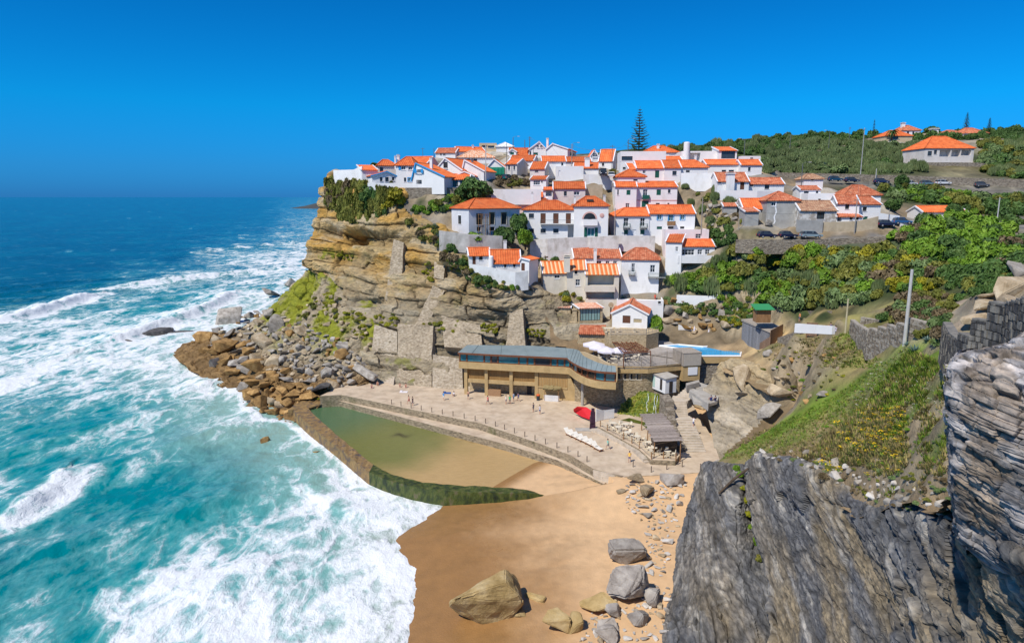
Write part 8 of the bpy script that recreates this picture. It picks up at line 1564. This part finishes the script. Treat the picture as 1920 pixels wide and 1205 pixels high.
for x, y, po, sh, so, l, rz in ((767, 757, 'walk', None, (.35, .03, .03), 'bare chested person in red shorts at the top of the small sea steps', 2.5), (774, 760, 'stand', (.02, .02, .03), (.02, .02, .05), 'person in dark clothes on the small sea steps', 2), (832, 750, 'walk', (.08, .3, .6), (.6, .6, .6), 'person in a pale blue top walking on the promenade', .5), (851, 742, 'sit', (.7, .7, .7), (.05, .08, .2), 'person in a white top sitting beside the blue towel', 2.8), (878, 748, 'stand', None, (.01, .015, .04), 'bare chested person in dark shorts standing before the restaurant', 3),
 (949, 757, 'stand', (.6, .55, .5), (.1, .1, .15), 'person in a pale top, left of the group before the restaurant', 2), (956, 757, 'stand', (.02, .35, .15), (.05, .05, .07), 'person in a green top in the group before the restaurant', 3), (963, 752, 'stand', (.25, .42, .62), (.08, .1, .2), 'person in a light blue top in the group before the restaurant', 1), (972, 752, 'walk', (.12, .13, .28), (.1, .1, .1), 'person in navy clothes walking right of the group', 1.3)):
 person(x, y, po, sh, so, l, rz, PR, 'people on the promenade')
for x, y, po, sh, so, l, rz in ((915, 758, 'walk', (.6, .1, .1), (.1, .1, .12), 'person in a red top walking in front of the counter', 2), (1000, 772, 'stand', (.1, .1, .12), (.4, .3, .2), 'person in a black top standing by the posts', 1), (1012, 776, 'stand', (.7, .7, .72), (.1, .15, .3), 'person in white standing by the posts', 4), (1140, 842, 'walk', (.2, .5, .4), (.2, .2, .2), 'person in a green top walking past the sun loungers', 2), (1180, 866, 'stand', (.8, .5, .1), (.1, .1, .2), 'person in an orange top near the top of the beach steps', 3), (1300, 800, 'walk', (.75, .72, .7), (.1, .12, .25), 'person in white climbing the long staircase', 0)): person(x, y, po, sh, so, l, rz, PR if y != 800 else 5.6, 'people on the promenade')
for x, y, sh, so, l in ((697, 727, None, (.3, .08, .3), 'sunbather in purple sitting by the long grey slab'), (708, 722, None, (.5, .2, .05), 'sunbather with tanned skin sitting right of the one in purple'), (750, 725, None, (.6, .5, .4), 'left of two sunbathers sitting near the masonry wall'), (761, 726, None, (.5, .1, .15), 'right of two sunbathers sitting near the masonry wall')): person(x, y, 'sit', sh, so, l, 3.3, PR, 'sunbathers on the promenade')
person(1333, 751, 'sit', (.01, .03, .15), (.02, .02, .05), 'person in a dark blue shirt sitting on the terrace by the stairs', .3, 9.2); person(1341, 752, 'sit', (.7, .68, .68), (.1, .1, .2), 'person in a white shirt sitting on the terrace by the stairs', .3, 9.2)
person(1557, 616, 'sit', (.7, .68, .75), (.2, .2, .4), 'person in white sitting at the end of the low white wall', 1.); person(1566, 622, 'sit', (.6, .55, .65), (.05, .05, .2), 'person in lilac and navy sitting in the grass by the wall', 1.); person(1499, 603, 'stand', (.75, .3, .1), (.1, .1, .2), 'person in orange behind the low white wall', .6)
person(1219, 818, 'stand', (.15, .25, .45), (.05, .06, .12), 'person in a blue shirt beside the slatted pergola', 2, PR+.8); person(1228, 565, 'stand', (.6, .08, .04), (.3, .05, .05), 'person in red on the white terrace above the blue walled house', 0, None)
# ------------------------------------------------------------------ promenade furniture
postm = mat('bollard', [(.12, .09, .07), (.2, .15, .11)], 4, .8); edge_l = [(690, 749), (740, 760), (800, 772), (900, 792), (1000, 826), (1070, 851), (1110, 873)]
pw_ = PP(edge_l, PR); cu = catmull(pw_, 400); cl_ = np.concatenate([[0], np.cumsum(np.linalg.norm(np.diff(cu, axis=0), axis=1))]); b0 = None
for s in np.arange(6, cl_[-1], 2.4):
 i = int(np.searchsorted(cl_, s)); p = cu[min(i, 399)]
 if b0 is None:
  mb = MB(); mb.lathe((0, 0, 0), [(.07, 0), (.07, .85), (.09, .87), (.05, .95)], 8); b0 = mb.mesh('bollard', postm)
 o = link('bollard', b0, None, 'small dark post in the line along the promenade edge', 'post', 'posts along the promenade edge'); o.location = p+(.05, .35, 0)
for x, y in ((1187, 875), (1221, 885), (1250, 880), (1279, 875), (1313, 880)): o = link('bollard', b0, None, 'small dark post by the white paving near the foot of the stairs', 'post', 'posts by the foot of the stairs'); o.location = PZ(x, y, PR)
canvas = mat('canvas', [(.74, .68, .58), (.8, .76, .68)], 3, .8); lwood = mat('lounger_wood', [(.32, .14, .05), (.42, .2, .08)], 4, .6)
lg = proto('sun_lounger', '', 'sun lounger', 'sun loungers in a row'); mb = MB()
mb.box((0, .25, .33), (.6, 1.2, .06)); mb.build('mattress', canvas, lg); mb = MB(); mb.slab([(-.3, -.33, .34), (.3, -.33, .34), (.3, -.95, .85), (-.3, -.95, .85)], (0, .05, .06)); mb.build('backrest', canvas, lg)
for a, b in ((-.27, .75), (.27, .75), (-.27, -.35), (.27, -.35)): mb = MB(); mb.box((a, b, .15), (.07, .07, .3)); mb.build('leg', lwood, lg)
mb = MB(); mb.box((0, .2, .28), (.64, 1.35, .05)); mb.build('frame', lwood, lg)
ords = ['leftmost', 'second', 'third', 'fourth', 'fifth', 'sixth', 'rightmost']
for i, (x, y) in enumerate(((360, 515), (405, 535), (452, 558), (503, 580), (553, 605), (603, 630), (640, 655))):
 o = lg if i == 0 else copy_tree(lg); q = cr('B4', x, y); place(o, PZ(*q, PR), math.radians(-150), 1.25, 'cream sun lounger, %s of the row of seven on the promenade' % (ords[i] if i in (0, 6) else ords[i]+' from the left'))
plast = mat('cream_plastic', [(.66, .58, .44), (.74, .67, .54)], 3, .5)
ch = proto('chair', 'cream plastic chair at a bar table', 'chair', 'chairs of the beach bar'); mb = MB(); mb.box((0, 0, .44), (.46, .46, .05)); mb.build('seat', plast, ch); mb = MB(); mb.slab([(-.23, -.23, .46), (.23, -.23, .46), (.21, -.32, .95), (-.21, -.32, .95)], (0, -.04, 0)); mb.build('backrest', plast, ch)
for a in (-.2, .2):
 for b in (-.2, .2): mb = MB(); mb.box((a, b, .21), (.05, .05, .42)); mb.build('leg', plast, ch)
tb = proto('table', 'round cream table of the beach bar', 'table', 'tables of the beach bar'); mb = MB(); mb.lathe((0, 0, .70), [(.02, 0), (.5, 0), (.5, .04), (.02, .045)], 14); mb.build('tabletop', plast, tb); mb = MB(); mb.lathe((0, 0, 0), [(.26, 0), (.06, .08), (.05, .7)], 8); mb.build('pedestal', plast, tb)
ZB = PR+.75; bt = [PZ(*cr('B4', x, y), ZB) for x, y in ((640, 420), (820, 350), (1080, 400), (1290, 560), (1470, 700), (1420, 765), (1175, 755), (1060, 650), (900, 560), (720, 460))]
mb = MB(); mb.prism([(p[0], p[1]) for p in bt], PR-.2, ZB); mb.m = [0]+[1]*(len(mb.m)-1); mb.build('bar_terrace', [paving, sandwall], kind='structure')
for k, (off, z) in enumerate(((1.1, PR+.5), (2.2, PR+.25))):
 st_ = [PZ(*cr('B4', x, y), PR) for x, y in ((580, 470), (700, 520), (800, 570), (900, 620), (1010, 690), (1100, 780), (1180, 770), (1060, 650), (900, 560), (720, 460))]; c_ = np.mean(st_, axis=0)
 q = [p+(p-c_)*(.0 if k == 0 else .07) for p in st_]; mb = MB(); mb.prism([(p[0], p[1]) for p in q], PR-.2, z-.0 if k else z); mb.build('tier', stepm, kind='structure')
ft = True; fc_ = True
for k, (x, y) in enumerate(((850, 470), (925, 440), (940, 525), (1040, 565), (1160, 625), (1205, 680), (1340, 715), (800, 430))):
 t_ = tb if ft else copy_tree(tb); ft = False; p = PZ(*cr('B4', x, y), ZB); place(t_, p, 0, 1.1, 'round cream table %s' % ('under the front edge of the slatted pergola' if k == 6 else 'on the beach bar terrace beside the curved steps'))
 for j in range(4):
  c = ch if fc_ else copy_tree(ch); fc_ = False; a = j*1.57+k*.5; place(c, p+(math.cos(a)*.85, math.sin(a)*.85, 0), a+math.pi/2, 1.05)
pg = thing('pergola', 'beach bar pergola roofed with weathered grey planks beside the stairs', 'pergola', PZ(1240, 845, ZB)); ZR = ZB+2.7
c = [PZ(*cr('B4', x, y), ZR) for x, y in ((1070, 298), (1300, 292), (1500, 562), (1200, 575))]
for i in range(24):
 f = (i+.5)/24; a, b = c[0]+(c[3]-c[0])*f, c[1]+(c[2]-c[1])*f; j = random.uniform(-.25, .25); mb = MB(); t = (b-a)/np.linalg.norm(b-a); mb.box((a+b)/2+t*j+(0, 0, random.uniform(-.02, .05)), (np.linalg.norm(b-a), np.linalg.norm(c[3]-c[0])/24*.86, .05), t, np.cross((0, 0, 1), t)); mb.build('plank', mat('old_plank', [(.24, .19, .16), (.40, .34, .30)], 4, .9, rnd=.2), pg)
for f in (.03, .5, .97):
 for e in (.06, .94): a = (c[0]+(c[3]-c[0])*f)*(1-e)+(c[1]+(c[2]-c[1])*f)*e; mb = MB(); mb.tube([(a[0], a[1], PR), (a[0], a[1], ZR-.05)], .09, 6); mb.build('post', wood, pg)
mb = MB(); a, b = c[3]*.9+c[2]*.1, c[3]*.05+c[2]*.95; mid_ = (a+b)/2; mid_ = mid_+(c[0]-c[3])*.3; mb.box((mid_[0], mid_[1], ZB+1.25), (np.linalg.norm(b-a)*.9, 2.2, 2.4)); mb.build('bar_back', mat('dark_interior', [(.07, .05, .035), (.14, .1, .07)], 2, .9), pg)
rl = [PZ(*cr('B4', x, y), ZB) for x, y in ((1425, 765), (1300, 745), (1180, 750), (1060, 640), (985, 590), (900, 550), (740, 465), (670, 425))]
rf = thing('rope_fence', 'low post and rope fence around the beach bar terrace', 'fence', rl[0])
for p in rl: mb = MB(); mb.tube([p, p+(0, 0, 1.1)], .09, 6); mb.build('post', wood, rf)
mb = MB(); mb.tube([p+(0, 0, .9) for p in rl], .045, 5); mb.tube([p+(0, 0, .5) for p in rl], .045, 5); mb.build('rope', mat('rope', [(.5, .42, .28)], .8), rf)
redc = mat('red_canvas', [(.55, .012, .02), (.66, .02, .03)], 2, .7)
q = [PZ(*cr('B4', x, y), z) for x, y, z in ((400, 250, PR+1.4), (440, 222, PR+2.2), (530, 228, PR+2.2), (580, 262, PR+1.9), (560, 350, PR+.5), (480, 320, PR+.5), (405, 275, PR+.6))]; mb = MB(); cq = np.mean(q, axis=0)+(0, 0, .5); mb.add(q+[cq]+[p-(0, 0, .06) for p in q]+[cq-(0, 0, .06)], [(i, (i+1) % 7, 7) for i in range(7)]+[((i+1) % 7+8, i+8, 15) for i in range(7)]+[(i, i+8, (i+1) % 7+8, (i+1) % 7) for i in range(7)]); mb.build('awning', redc, label='bright red canvas awning sagging beside the white picket fence', cat='awning')
p = PZ(*cr('B4', 592, 455), PR); mb = MB()
for z, s in ((.0, 1.0), (1.2, .9), (2.1, .8), (2.9, .55)): mb.box(p+(0, 0, z+.55), (s*1.0, s*.6, 1.05 if z < 2.5 else .7), (1, 0, 0), (0, 1, 0), 0, .9)
mb.build('totem', mat('totem_dark', [(.03, .015, .03), (.08, .03, .05)], 2, .6), label='dark carved totem sculpture standing on a pale plinth', cat='sculpture'); mb = MB(); mb.box(p+(-.6, 0, .04), (4.6, 1.6, .1)); mb.build('plinth', concrete, kind='structure')
fz = [PZ(*cr('B4', x, y), PR) for x, y in ((628, 375), (705, 355), (808, 340))]; slat_fence('fence', 'white plank fence right of the red awning', fz, [2.3, 1.7, 1.7], None, .2, wframe, sw=.17)
for x, y, c_, l in ((757, 735, (.75, .7, .7), 'pale towel spread on the promenade'), (838, 737, (.03, .10, .32), 'dark blue towel lounger on the promenade')): mb = MB(); mb.box(PZ(x, y, PR)+(0, 0, .06), (1.6, .9, .1)); mb.box(PZ(x, y, PR)+(-.5, .1, .2), (.5, .6, .2)); mb.build('towel', flat('towel_%d' % x, c_, .9), label=l, cat='towel')
p = PZ(1009, 750, PR); bn = thing('bin', 'dark litter bin with an orange lid before the restaurant', 'bin', p); mb = MB(); mb.lathe(p, [(.32, 0), (.36, .95)], 12); mb.build('barrel', flat('bin_dark', (.03, .04, .05), .6), bn); mb = MB(); mb.lathe(p, [(.38, .95), (.38, 1.1), (.2, 1.25)], 12); mb.build('lid', flat('bin_orange', (.6, .12, .03), .6), bn)
# ------------------------------------------------------------------ umbrella terrace and cafe yard
def umbrella(p, r, label, h=2.6):
 root = thing('parasol', label, 'parasol', p, 'parasols on the terrace'); mb = MB(); mb.tube([p, p+(0, 0, h)], .05, 6); mb.build('pole', wframe, root); mb = MB(); rim_ = [p+(r*math.cos(k*math.pi/4+.3), r*math.sin(k*math.pi/4+.3), h-.55) for k in range(8)]; a = p+(0, 0, h+.15)
 for k in range(8): mb.add([rim_[k], rim_[(k+1) % 8], a, rim_[k]-(0, 0, .3), rim_[(k+1) % 8]-(0, 0, .3)], [(0, 1, 2), (3, 4, 1, 0)])
 mb.build('canopy', mat('lilac_canvas', [(.66, .61, .66), (.74, .70, .74)], 2, .8), root)
for x, y, r, l in ((1113, 650, 2.3, 'pale lilac parasol nearest the orange tiled lean-to'), (1122, 656, 2.0, 'pale lilac parasol overlapping the first one'), (1138, 662, 2.0, 'pale lilac parasol left of the brown pergola'), (1160, 662, 1.8, 'pale parasol half under the brown pergola')): umbrella(PZ(x, y+14, ZD), r, l)
pg = thing('pergola', 'reddish brown timber lattice pergola over the restaurant terrace', 'pergola', PZ(1180, 670, ZD)); ZG = ZD+2.7; c = [PZ(*cr('B2', x, y), ZG) for x, y in ((640, 500), (820, 490), (1095, 655), (820, 668))]
for i in range(14): f = i/13; mb = MB(); mb.tube([c[0]+(c[3]-c[0])*f, c[1]+(c[2]-c[1])*f], .09, 4); mb.build('beam', brownframe, pg)
for i in range(6): f = i/5; mb = MB(); mb.tube([c[0]+(c[1]-c[0])*f+(0, 0, .15), c[3]+(c[2]-c[3])*f+(0, 0, .15)], .09, 4); mb.build('rafter', brownframe, pg)
for q in c: mb = MB(); mb.tube([(q[0], q[1], ZD), q], .1, 6); mb.build('post', brownframe, pg)
for k, (x, y) in enumerate(((1130, 676), (1150, 680), (1170, 679), (1192, 675), (1140, 672))):
 p = PZ(x, y, ZD); t_ = copy_tree(tb); place(t_, p, 0, 1.2, 'round pale table on the umbrella terrace', 'tables of the umbrella terrace')
 for j in range(3): c2 = copy_tree(ch); a = j*2.1+k; place(c2, p+(math.cos(a)*.9, math.sin(a)*.9, 0), a+math.pi/2, 1.05, 'pale chair on the umbrella terrace', 'chairs of the umbrella terrace')
ZC = 16.3; q = [PZ(*cr('B2', x, y), z) for x, y, z in ((352, 470, 15.2), (682, 478, 15.2), (630, 378, 16.4), (372, 376, 16.4))]; lt = thing('lean_to', 'orange tiled lean-to roof beside the cafe chimney', 'lean-to', q[0]); mb = MB(); slope(mb, q, .18, .4); mb.build('roof', oldtile, lt); mb = MB(); mb.prism([(p[0], p[1]+.5) for p in q[:2]]+[(p[0], p[1]) for p in q[2:]], ZD-.2, [15.0, 15.0, 16.1, 16.1]); mb.build('wall', stonew, lt)
ck = PZ(*cr('B2', 310, 490), 13.5); mb = MB(); mb.box(ck+(0, 0, 1.4), (1.9, 1.6, 3.4)); mb.box(ck+(0, 0, 4.2), (1.2, 1.1, 2.6), (1, 0, 0), (0, 1, 0), 0, .7); mb.box(ck+(0, 0, 5.7), (1.1, 1., .3)); mb.build('barbecue_chimney', stonew, label='tapering tan stone barbecue chimney left of the lean-to', cat='chimney')
yd = PP([(1128, 612), (1235, 612), (1235, 622), (1212, 628), (1145, 628)], 16.2); mb = MB(); mb.prism([(p[0], p[1]) for p in yd], 13, 16.2); mb.build('cafe_yard', [stonew], kind='structure')
slat_fence('fence', 'dark weathered fence below the cafe yard', [yd[4], yd[3]], [1.2, 1.2], None, .25, greywood); slat_fence('railing', 'timber railing at the corner of the cafe yard', [yd[3]+(0, 0, .1), yd[2]+(0, 0, .1)], [1.1, 1.1], None, 1.2, greywood, cat='railing')
for k, x in enumerate((1137, 1158, 1190, 1145)):
 p = PZ(x, 622, ZC); t_ = copy_tree(tb); place(t_, p, 0, 1.1, 'stone coloured table in the cafe yard', 'tables of the cafe yard')
p = PZ(*cr('B2', 683, 345), ZC); ck = thing('clock_post', 'tall brown post topped by a round pale millstone disc', 'post', p); mb = MB(); mb.box(p+(0, 0, 1.6), (.3, .3, 3.2)); mb.build('post', brown, ck); mb = MB(); mb.lathe((0, 0, 0), [(.02, 0), (.58, 0), (.58, .2), (.02, .2)], 16); mb.v = [(p[0]+x, p[1]-z, p[2]+3.7+y) for x, y, z in mb.v]; mb.build('disc', stonew, ck)
for x, y, l in ((1148, 605, 'left of two millstones leaning on the cafe wall'), (1158, 604, 'right of two millstones leaning on the cafe wall')): p = PZ(x, y+3, ZC); mb = MB(); mb.lathe((0, 0, 0), [(.12, 0), (.6, 0), (.6, .25), (.12, .25)], 16); mb.v = [(p[0]+a, p[1]-c_, p[2]+.6+b) for a, b, c_ in mb.v]; mb.build('millstone', stonew, label=l, cat='millstone')
for x, l in ((1301, 'left of two closed parasols by the pool deck wall'), (1328, 'right of two closed parasols by the pool deck')): p = PZ(x, 642 if x > 1310 else 636, ZS-.1); pr_ = thing('parasol', l, 'parasol', p, 'closed parasols'); mb = MB(); mb.tube([p, p+(0, 0, 1.0)], .05, 6); mb.build('pole', wframe, pr_); mb = MB(); mb.lathe(p, [(.08, .9), (.24, 1.1), (.2, 2.3), (.05, 2.9)], 8); mb.build('canopy', MATS['lilac_canvas'], pr_)
for k, (x, y) in enumerate(((1261, 634), (1281, 636), (1310, 634))): t_ = copy_tree(tb); place(t_, PZ(x, y, ZS-.1), 0, 1.1, 'wooden table on the pool deck by the white sloping wall', 'tables of the pool deck')
for k, (x, y) in enumerate(((1256, 636), (1270, 637), (1290, 637), (1305, 635))): c2 = copy_tree(ch); place(c2, PZ(x, y, ZS-.1), k*1.3, 1.05, 'chair on the pool deck by the white sloping wall', 'chairs of the pool deck')
# boarded building and hut
rc = [PZ(1390, 598, 19.2), PZ(1425, 595, 19.4), PZ(1467, 613, 19.0), PZ(1444, 624, 18.8)]; bd = thing('boathouse', 'long grey boarded building with a flat roof and brown plank end', 'building', rc[3]-(0, 0, 4))
mb = MB(); mb.slab([p for p in rc][::-1], (0, 0, -.2)) if False else mb.prism([(p[0], p[1]) for p in rc], 18.8, [p[2] for p in rc]); mb.build('roof', greywood, bd)
cc = np.mean(rc, axis=0); inn = [cc+(p-cc)*.94 for p in rc]; mb = MB(); mb.prism([(p[0], p[1]) for p in inn], 12.5, 18.8); mb.build('wall', mat('grey_board', [(.13, .13, .14), (.22, .21, .21)], 4, .8, stretch=(1, 1, .1)), bd)
def boards(root, a, b, z0, z1a, z1b, m, k):
 t = b-a; t[2] = 0; ln = np.linalg.norm(t); t = t/ln; n_ = np.array((-t[1], t[0], 0))
 for i in range(k): f = (i+.5)/k; c_ = a+(b-a)*f; z1 = z1a+(z1b-z1a)*f; mb = MB(); mb.box((c_[0], c_[1], (z0+z1)/2), (ln/k*.9, .07, z1-z0), t, n_); mb.build('board', m, root)
boards(bd, inn[0]-(inn[2]-inn[3])*.01+(0, -.15, 0), inn[3]+(0, -.15, 0), 14, 18.6, 18.4, mat('grey_board2', [(.17, .17, .18), (.28, .27, .27)], 4, .8, rnd=.2), 16); brd = mat('brown_board', [(.20, .12, .075), (.30, .19, .12)], 4, .8, rnd=.15); boards(bd, rc[3]+(0, -.12, 0), rc[2]+(.1, -.05, 0), 14.5, 19.3, 19.6, brd, 12)
boards(bd, PZ(1411, 653, 14.4), rc[3]+(0, -.3, 0), 13.6, 14.6, 18.2, brd, 12)
h0 = PZ(1428, 600, 20.5); ht = thing('hut', 'small wooden hut with a bright green roof above the boarded building', 'hut', h0); mb = MB(); mb.box(h0+(0, 0, .9), (2.6, 2.0, 2.4)); mb.build('wall', wood, ht); mb = MB(); mb.slab([h0+(-1.8, -1.5, 2.1), h0+(1.8, -1.5, 2.1), h0+(1.7, 1.5, 2.7), h0+(-1.7, 1.5, 2.7)], (0, 0, .14)); mb.build('roof', flat('green_roof', (.04, .26, .10), .7), ht)
a, b = PZ(1512, 622, 24.2), PZ(1527, 622, 24.2); hd = thing('hoarding', 'brown plank hoarding on two legs in front of the low white wall', 'hoarding', a); w_ = np.linalg.norm(b-a); a = G(1512, 634)[0]; b = a+np.array((1.5, -.3, 0)); boards(hd, a, b, a[2]+.4, a[2]+2.6, a[2]+2.6, brd, 5)
for p in (a, b): mb = MB(); mb.box(p+(0, .1, 1.2), (.12, .12, 2.8)); mb.build('leg', wood, hd)
# ------------------------------------------------------------------ masonry buttresses and walls against the main cliff
mas = mat('masonry', [(.27, .21, .14), (.40, .32, .22), (.52, .43, .31)], 1.7, .95, .22, 2.5, (1, 1, 1.9), vor=1.6, vscale=2.0, contrast=(.36, .64)); mas2 = mat('masonry_tan', [(.30, .235, .16), (.44, .36, .26), (.54, .46, .35)], 1.5, .95, .22, 2.5, (1, 1, 1.9), vor=1.6, vscale=1.8, contrast=(.36, .64))
def slabwall(label, quad, th, m, name='buttress', cat='buttress'):
 """quad: (px, py, d) corners bottom-left, bottom-right, top-right, top-left of the face; built back into the rock"""
 f = [P(q[0], q[1], q[2]+1.0) for q in quad]; k = 14; L_a = np.linspace(0, 1, k); g = np.array([[(f[0]*(1-u)+f[1]*u)*(1-v)+(f[3]*(1-u)+f[2]*u)*v for u in L_a] for v in L_a]); n_ = np.cross(f[1]-f[0], f[3]-f[0]); n_ /= np.linalg.norm(n_); n_ = -n_ if n_[1] > 0 else n_
 j = (.35*fbm(g.reshape(-1, 3)*.35, 4)).reshape(k, k); g = g+n_*j[..., None]; edge = [g[0, i] for i in range(k)]+[g[i, -1] for i in range(1, k)]+[g[-1, i] for i in range(k-2, -1, -1)]+[g[i, 0] for i in range(k-2, 0, -1)]
 mb = MB(); mb.add(list(g.reshape(-1, 3)), [(a*k+b, a*k+b+1, (a+1)*k+b+1, (a+1)*k+b) for a in range(k-1) for b in range(k-1)]); e = len(edge); mb.add(edge+[p-n_*th for p in edge], [(i, e+i, e+(i+1) % e, (i+1) % e) for i in range(e)]); mb.build(name, m, label=label, cat=cat)
slabwall('tall tapering masonry buttress on the upper cliff, leftmost', [(722, 562, 156), (750, 568, 155), (757, 455, 158.5), (738, 448, 160)], 7, mas); slabwall('second masonry buttress stepping down the middle of the cliff', [(778, 610, 149), (800, 612, 148.5), (834, 545, 151), (812, 535, 152)], 6, mas); slabwall('short masonry patch under the scrub of the cliff brow', [(813, 520, 153), (832, 524, 152), (835, 480, 155), (815, 478, 156)], 5, mas)
slabwall('square masonry pillar right of the cliff hollow', [(948, 650, 143), (985, 650, 142), (980, 578, 145), (957, 576, 146)], 6, mas, 'pillar', 'pillar'); slabwall('dark topped masonry wall in the cliff hollow', [(833, 650, 144.5), (905, 655, 143), (900, 610, 146.5), (828, 592, 148.5)], 5, mas, 'wall', 'wall'); slabwall('broad tan masonry wall rising from the promenade, left section', [(693, 712, 146.3), (742, 722, 144.3), (745, 622, 148.5), (702, 608, 151.5)], 6, mas2, 'wall', 'wall')
slabwall('broad masonry wall rising from the promenade, middle section', [(744, 722, 144), (808, 728, 141.3), (812, 610, 147), (746, 606, 148.5)], 6, mas, 'wall', 'wall'); slabwall('masonry wall left of the restaurant with a small dark doorway', [(810, 730, 141), (868, 736, 140), (866, 672, 143), (812, 665, 144)], 5, mas2, 'wall', 'wall')
q = PP([(712, 716), (738, 722), (742, 712), (716, 706)], PR); st2 = thing('steps', 'short flight of stone steps against the masonry wall at the promenade end', 'steps', q[0])
for i in range(4): mb = MB(); o_ = np.array((0, .5*i, 0)); mb.prism([(p[0], p[1]+.5*i) for p in q], PR-.1, PR+.35*(i+1)); mb.build('step', stepm, st2)
# ------------------------------------------------------------------ dry stone walls of the near path
def stone_wall(label, pts, th, m, m2, sx, sz, upright, steps):
 pp = []
 for x, yt, yb, d in pts: b = P(x, yb, d); pp.append((b, hit_plane(x, yt, b, np.array((0, 1., 0)))[2]))
 root = thing('stone_wall', label, 'wall', pp[0][0]); r_ = random.Random(len(pts)*7); stone = MB(); core = MB(); cap = MB()
 for i in range(len(pp)-1):
  (a, za), (b, zb) = pp[i], pp[i+1]; t = (b-a)[:2]; ln = np.linalg.norm(t); t = np.array((*t/ln, 0)); n_ = np.array((t[1], -t[0], 0)); n_ = -n_ if np.dot(n_, a-CAMP) > 0 else n_
  ks = max(1, int(ln/steps))
  for k in range(ks):
   f0, f1 = k/ks, (k+1)/ks; p, q = a+(b-a)*f0, a+(b-a)*f1; z1 = max(za+(zb-za)*f0, za+(zb-za)*f1) if steps < 90 else za; zb0 = min(p[2], q[2])-1.2; c_ = (p+q)/2; w_ = ln/ks
   core.box((*(c_-n_*th/2)[:2], (zb0+z1)/2), (w_*1.0, th*.8, z1-zb0), t, n_); cap.box((*(c_-n_*th/2)[:2], z1+.05), (w_*.99, th*1.15, .1), t, n_)
   y = zb0
   while y < z1-.04:
    hh = min(sz*r_.uniform(.7, 1.4), z1-y); x = 0
    while x < w_-.03:
     ww = min(sx*r_.uniform(.5, 2.0), w_-x); stone.box((*(p+t*(x+ww/2)+n_*(-.03+r_.uniform(0, .07)))[:2], y+hh/2), (ww*.88, .16, hh*.88), t, (n_+t*r_.uniform(-.12, .12)), 0 if r_.random() < .6 else 1, r_.uniform(.8, 1)); x += ww
    y += hh
 core.build('core', m, root, kind='stuff'); stone.build('stone', [m, m2], root, kind='stuff'); cap.build('capstone', ws2 if not upright else ws4, root, kind='stuff')
ws1 = mat('wall_stone_a', [(.10, .085, .065), (.24, .20, .15), (.36, .31, .25)], 2.5, .95, .05, 6); ws2 = mat('wall_stone_b', [(.22, .19, .15), (.36, .32, .26), (.46, .41, .34)], 2.5, .95, .05, 6); ws3 = mat('wall_stone_dark', [(.03, .03, .032), (.07, .068, .066), (.14, .13, .12)], 2.5, .9, .05, 6); ws4 = mat('wall_stone_lichen', [(.10, .095, .085), (.2, .185, .16), (.3, .27, .22)], 2.5, .95, .05, 6)
stone_wall('zigzag dry stone wall with stepped capstones beside the pale pole', [(1593, 600, 622, 95), (1607, 612, 638, 90), (1626, 624, 656, 82.5), (1660, 619, 648, 78), (1698, 613, 636, 73), (1735, 606, 624, 70)], .5, ws1, ws2, .42, .26, False, 1.6)
stone_wall('second stepped wall behind the zigzag wall', [(1612, 605, 616, 97), (1640, 600, 612, 95), (1665, 598, 610, 92)], .45, ws1, ws2, .4, .26, False, 1.6)
stone_wall('dark dry stone parapet of upright slabs along the concrete path', [(1764, 606, 650, 52), (1776, 628, 672, 46), (1790, 640, 690, 42.5), (1812, 634, 684, 41), (1842, 604, 668, 40), (1876, 574, 652, 38.5), (1905, 566, 640, 36), (1960, 560, 640, 33)], .5, ws3, ws4, .2, .42, True, .8)
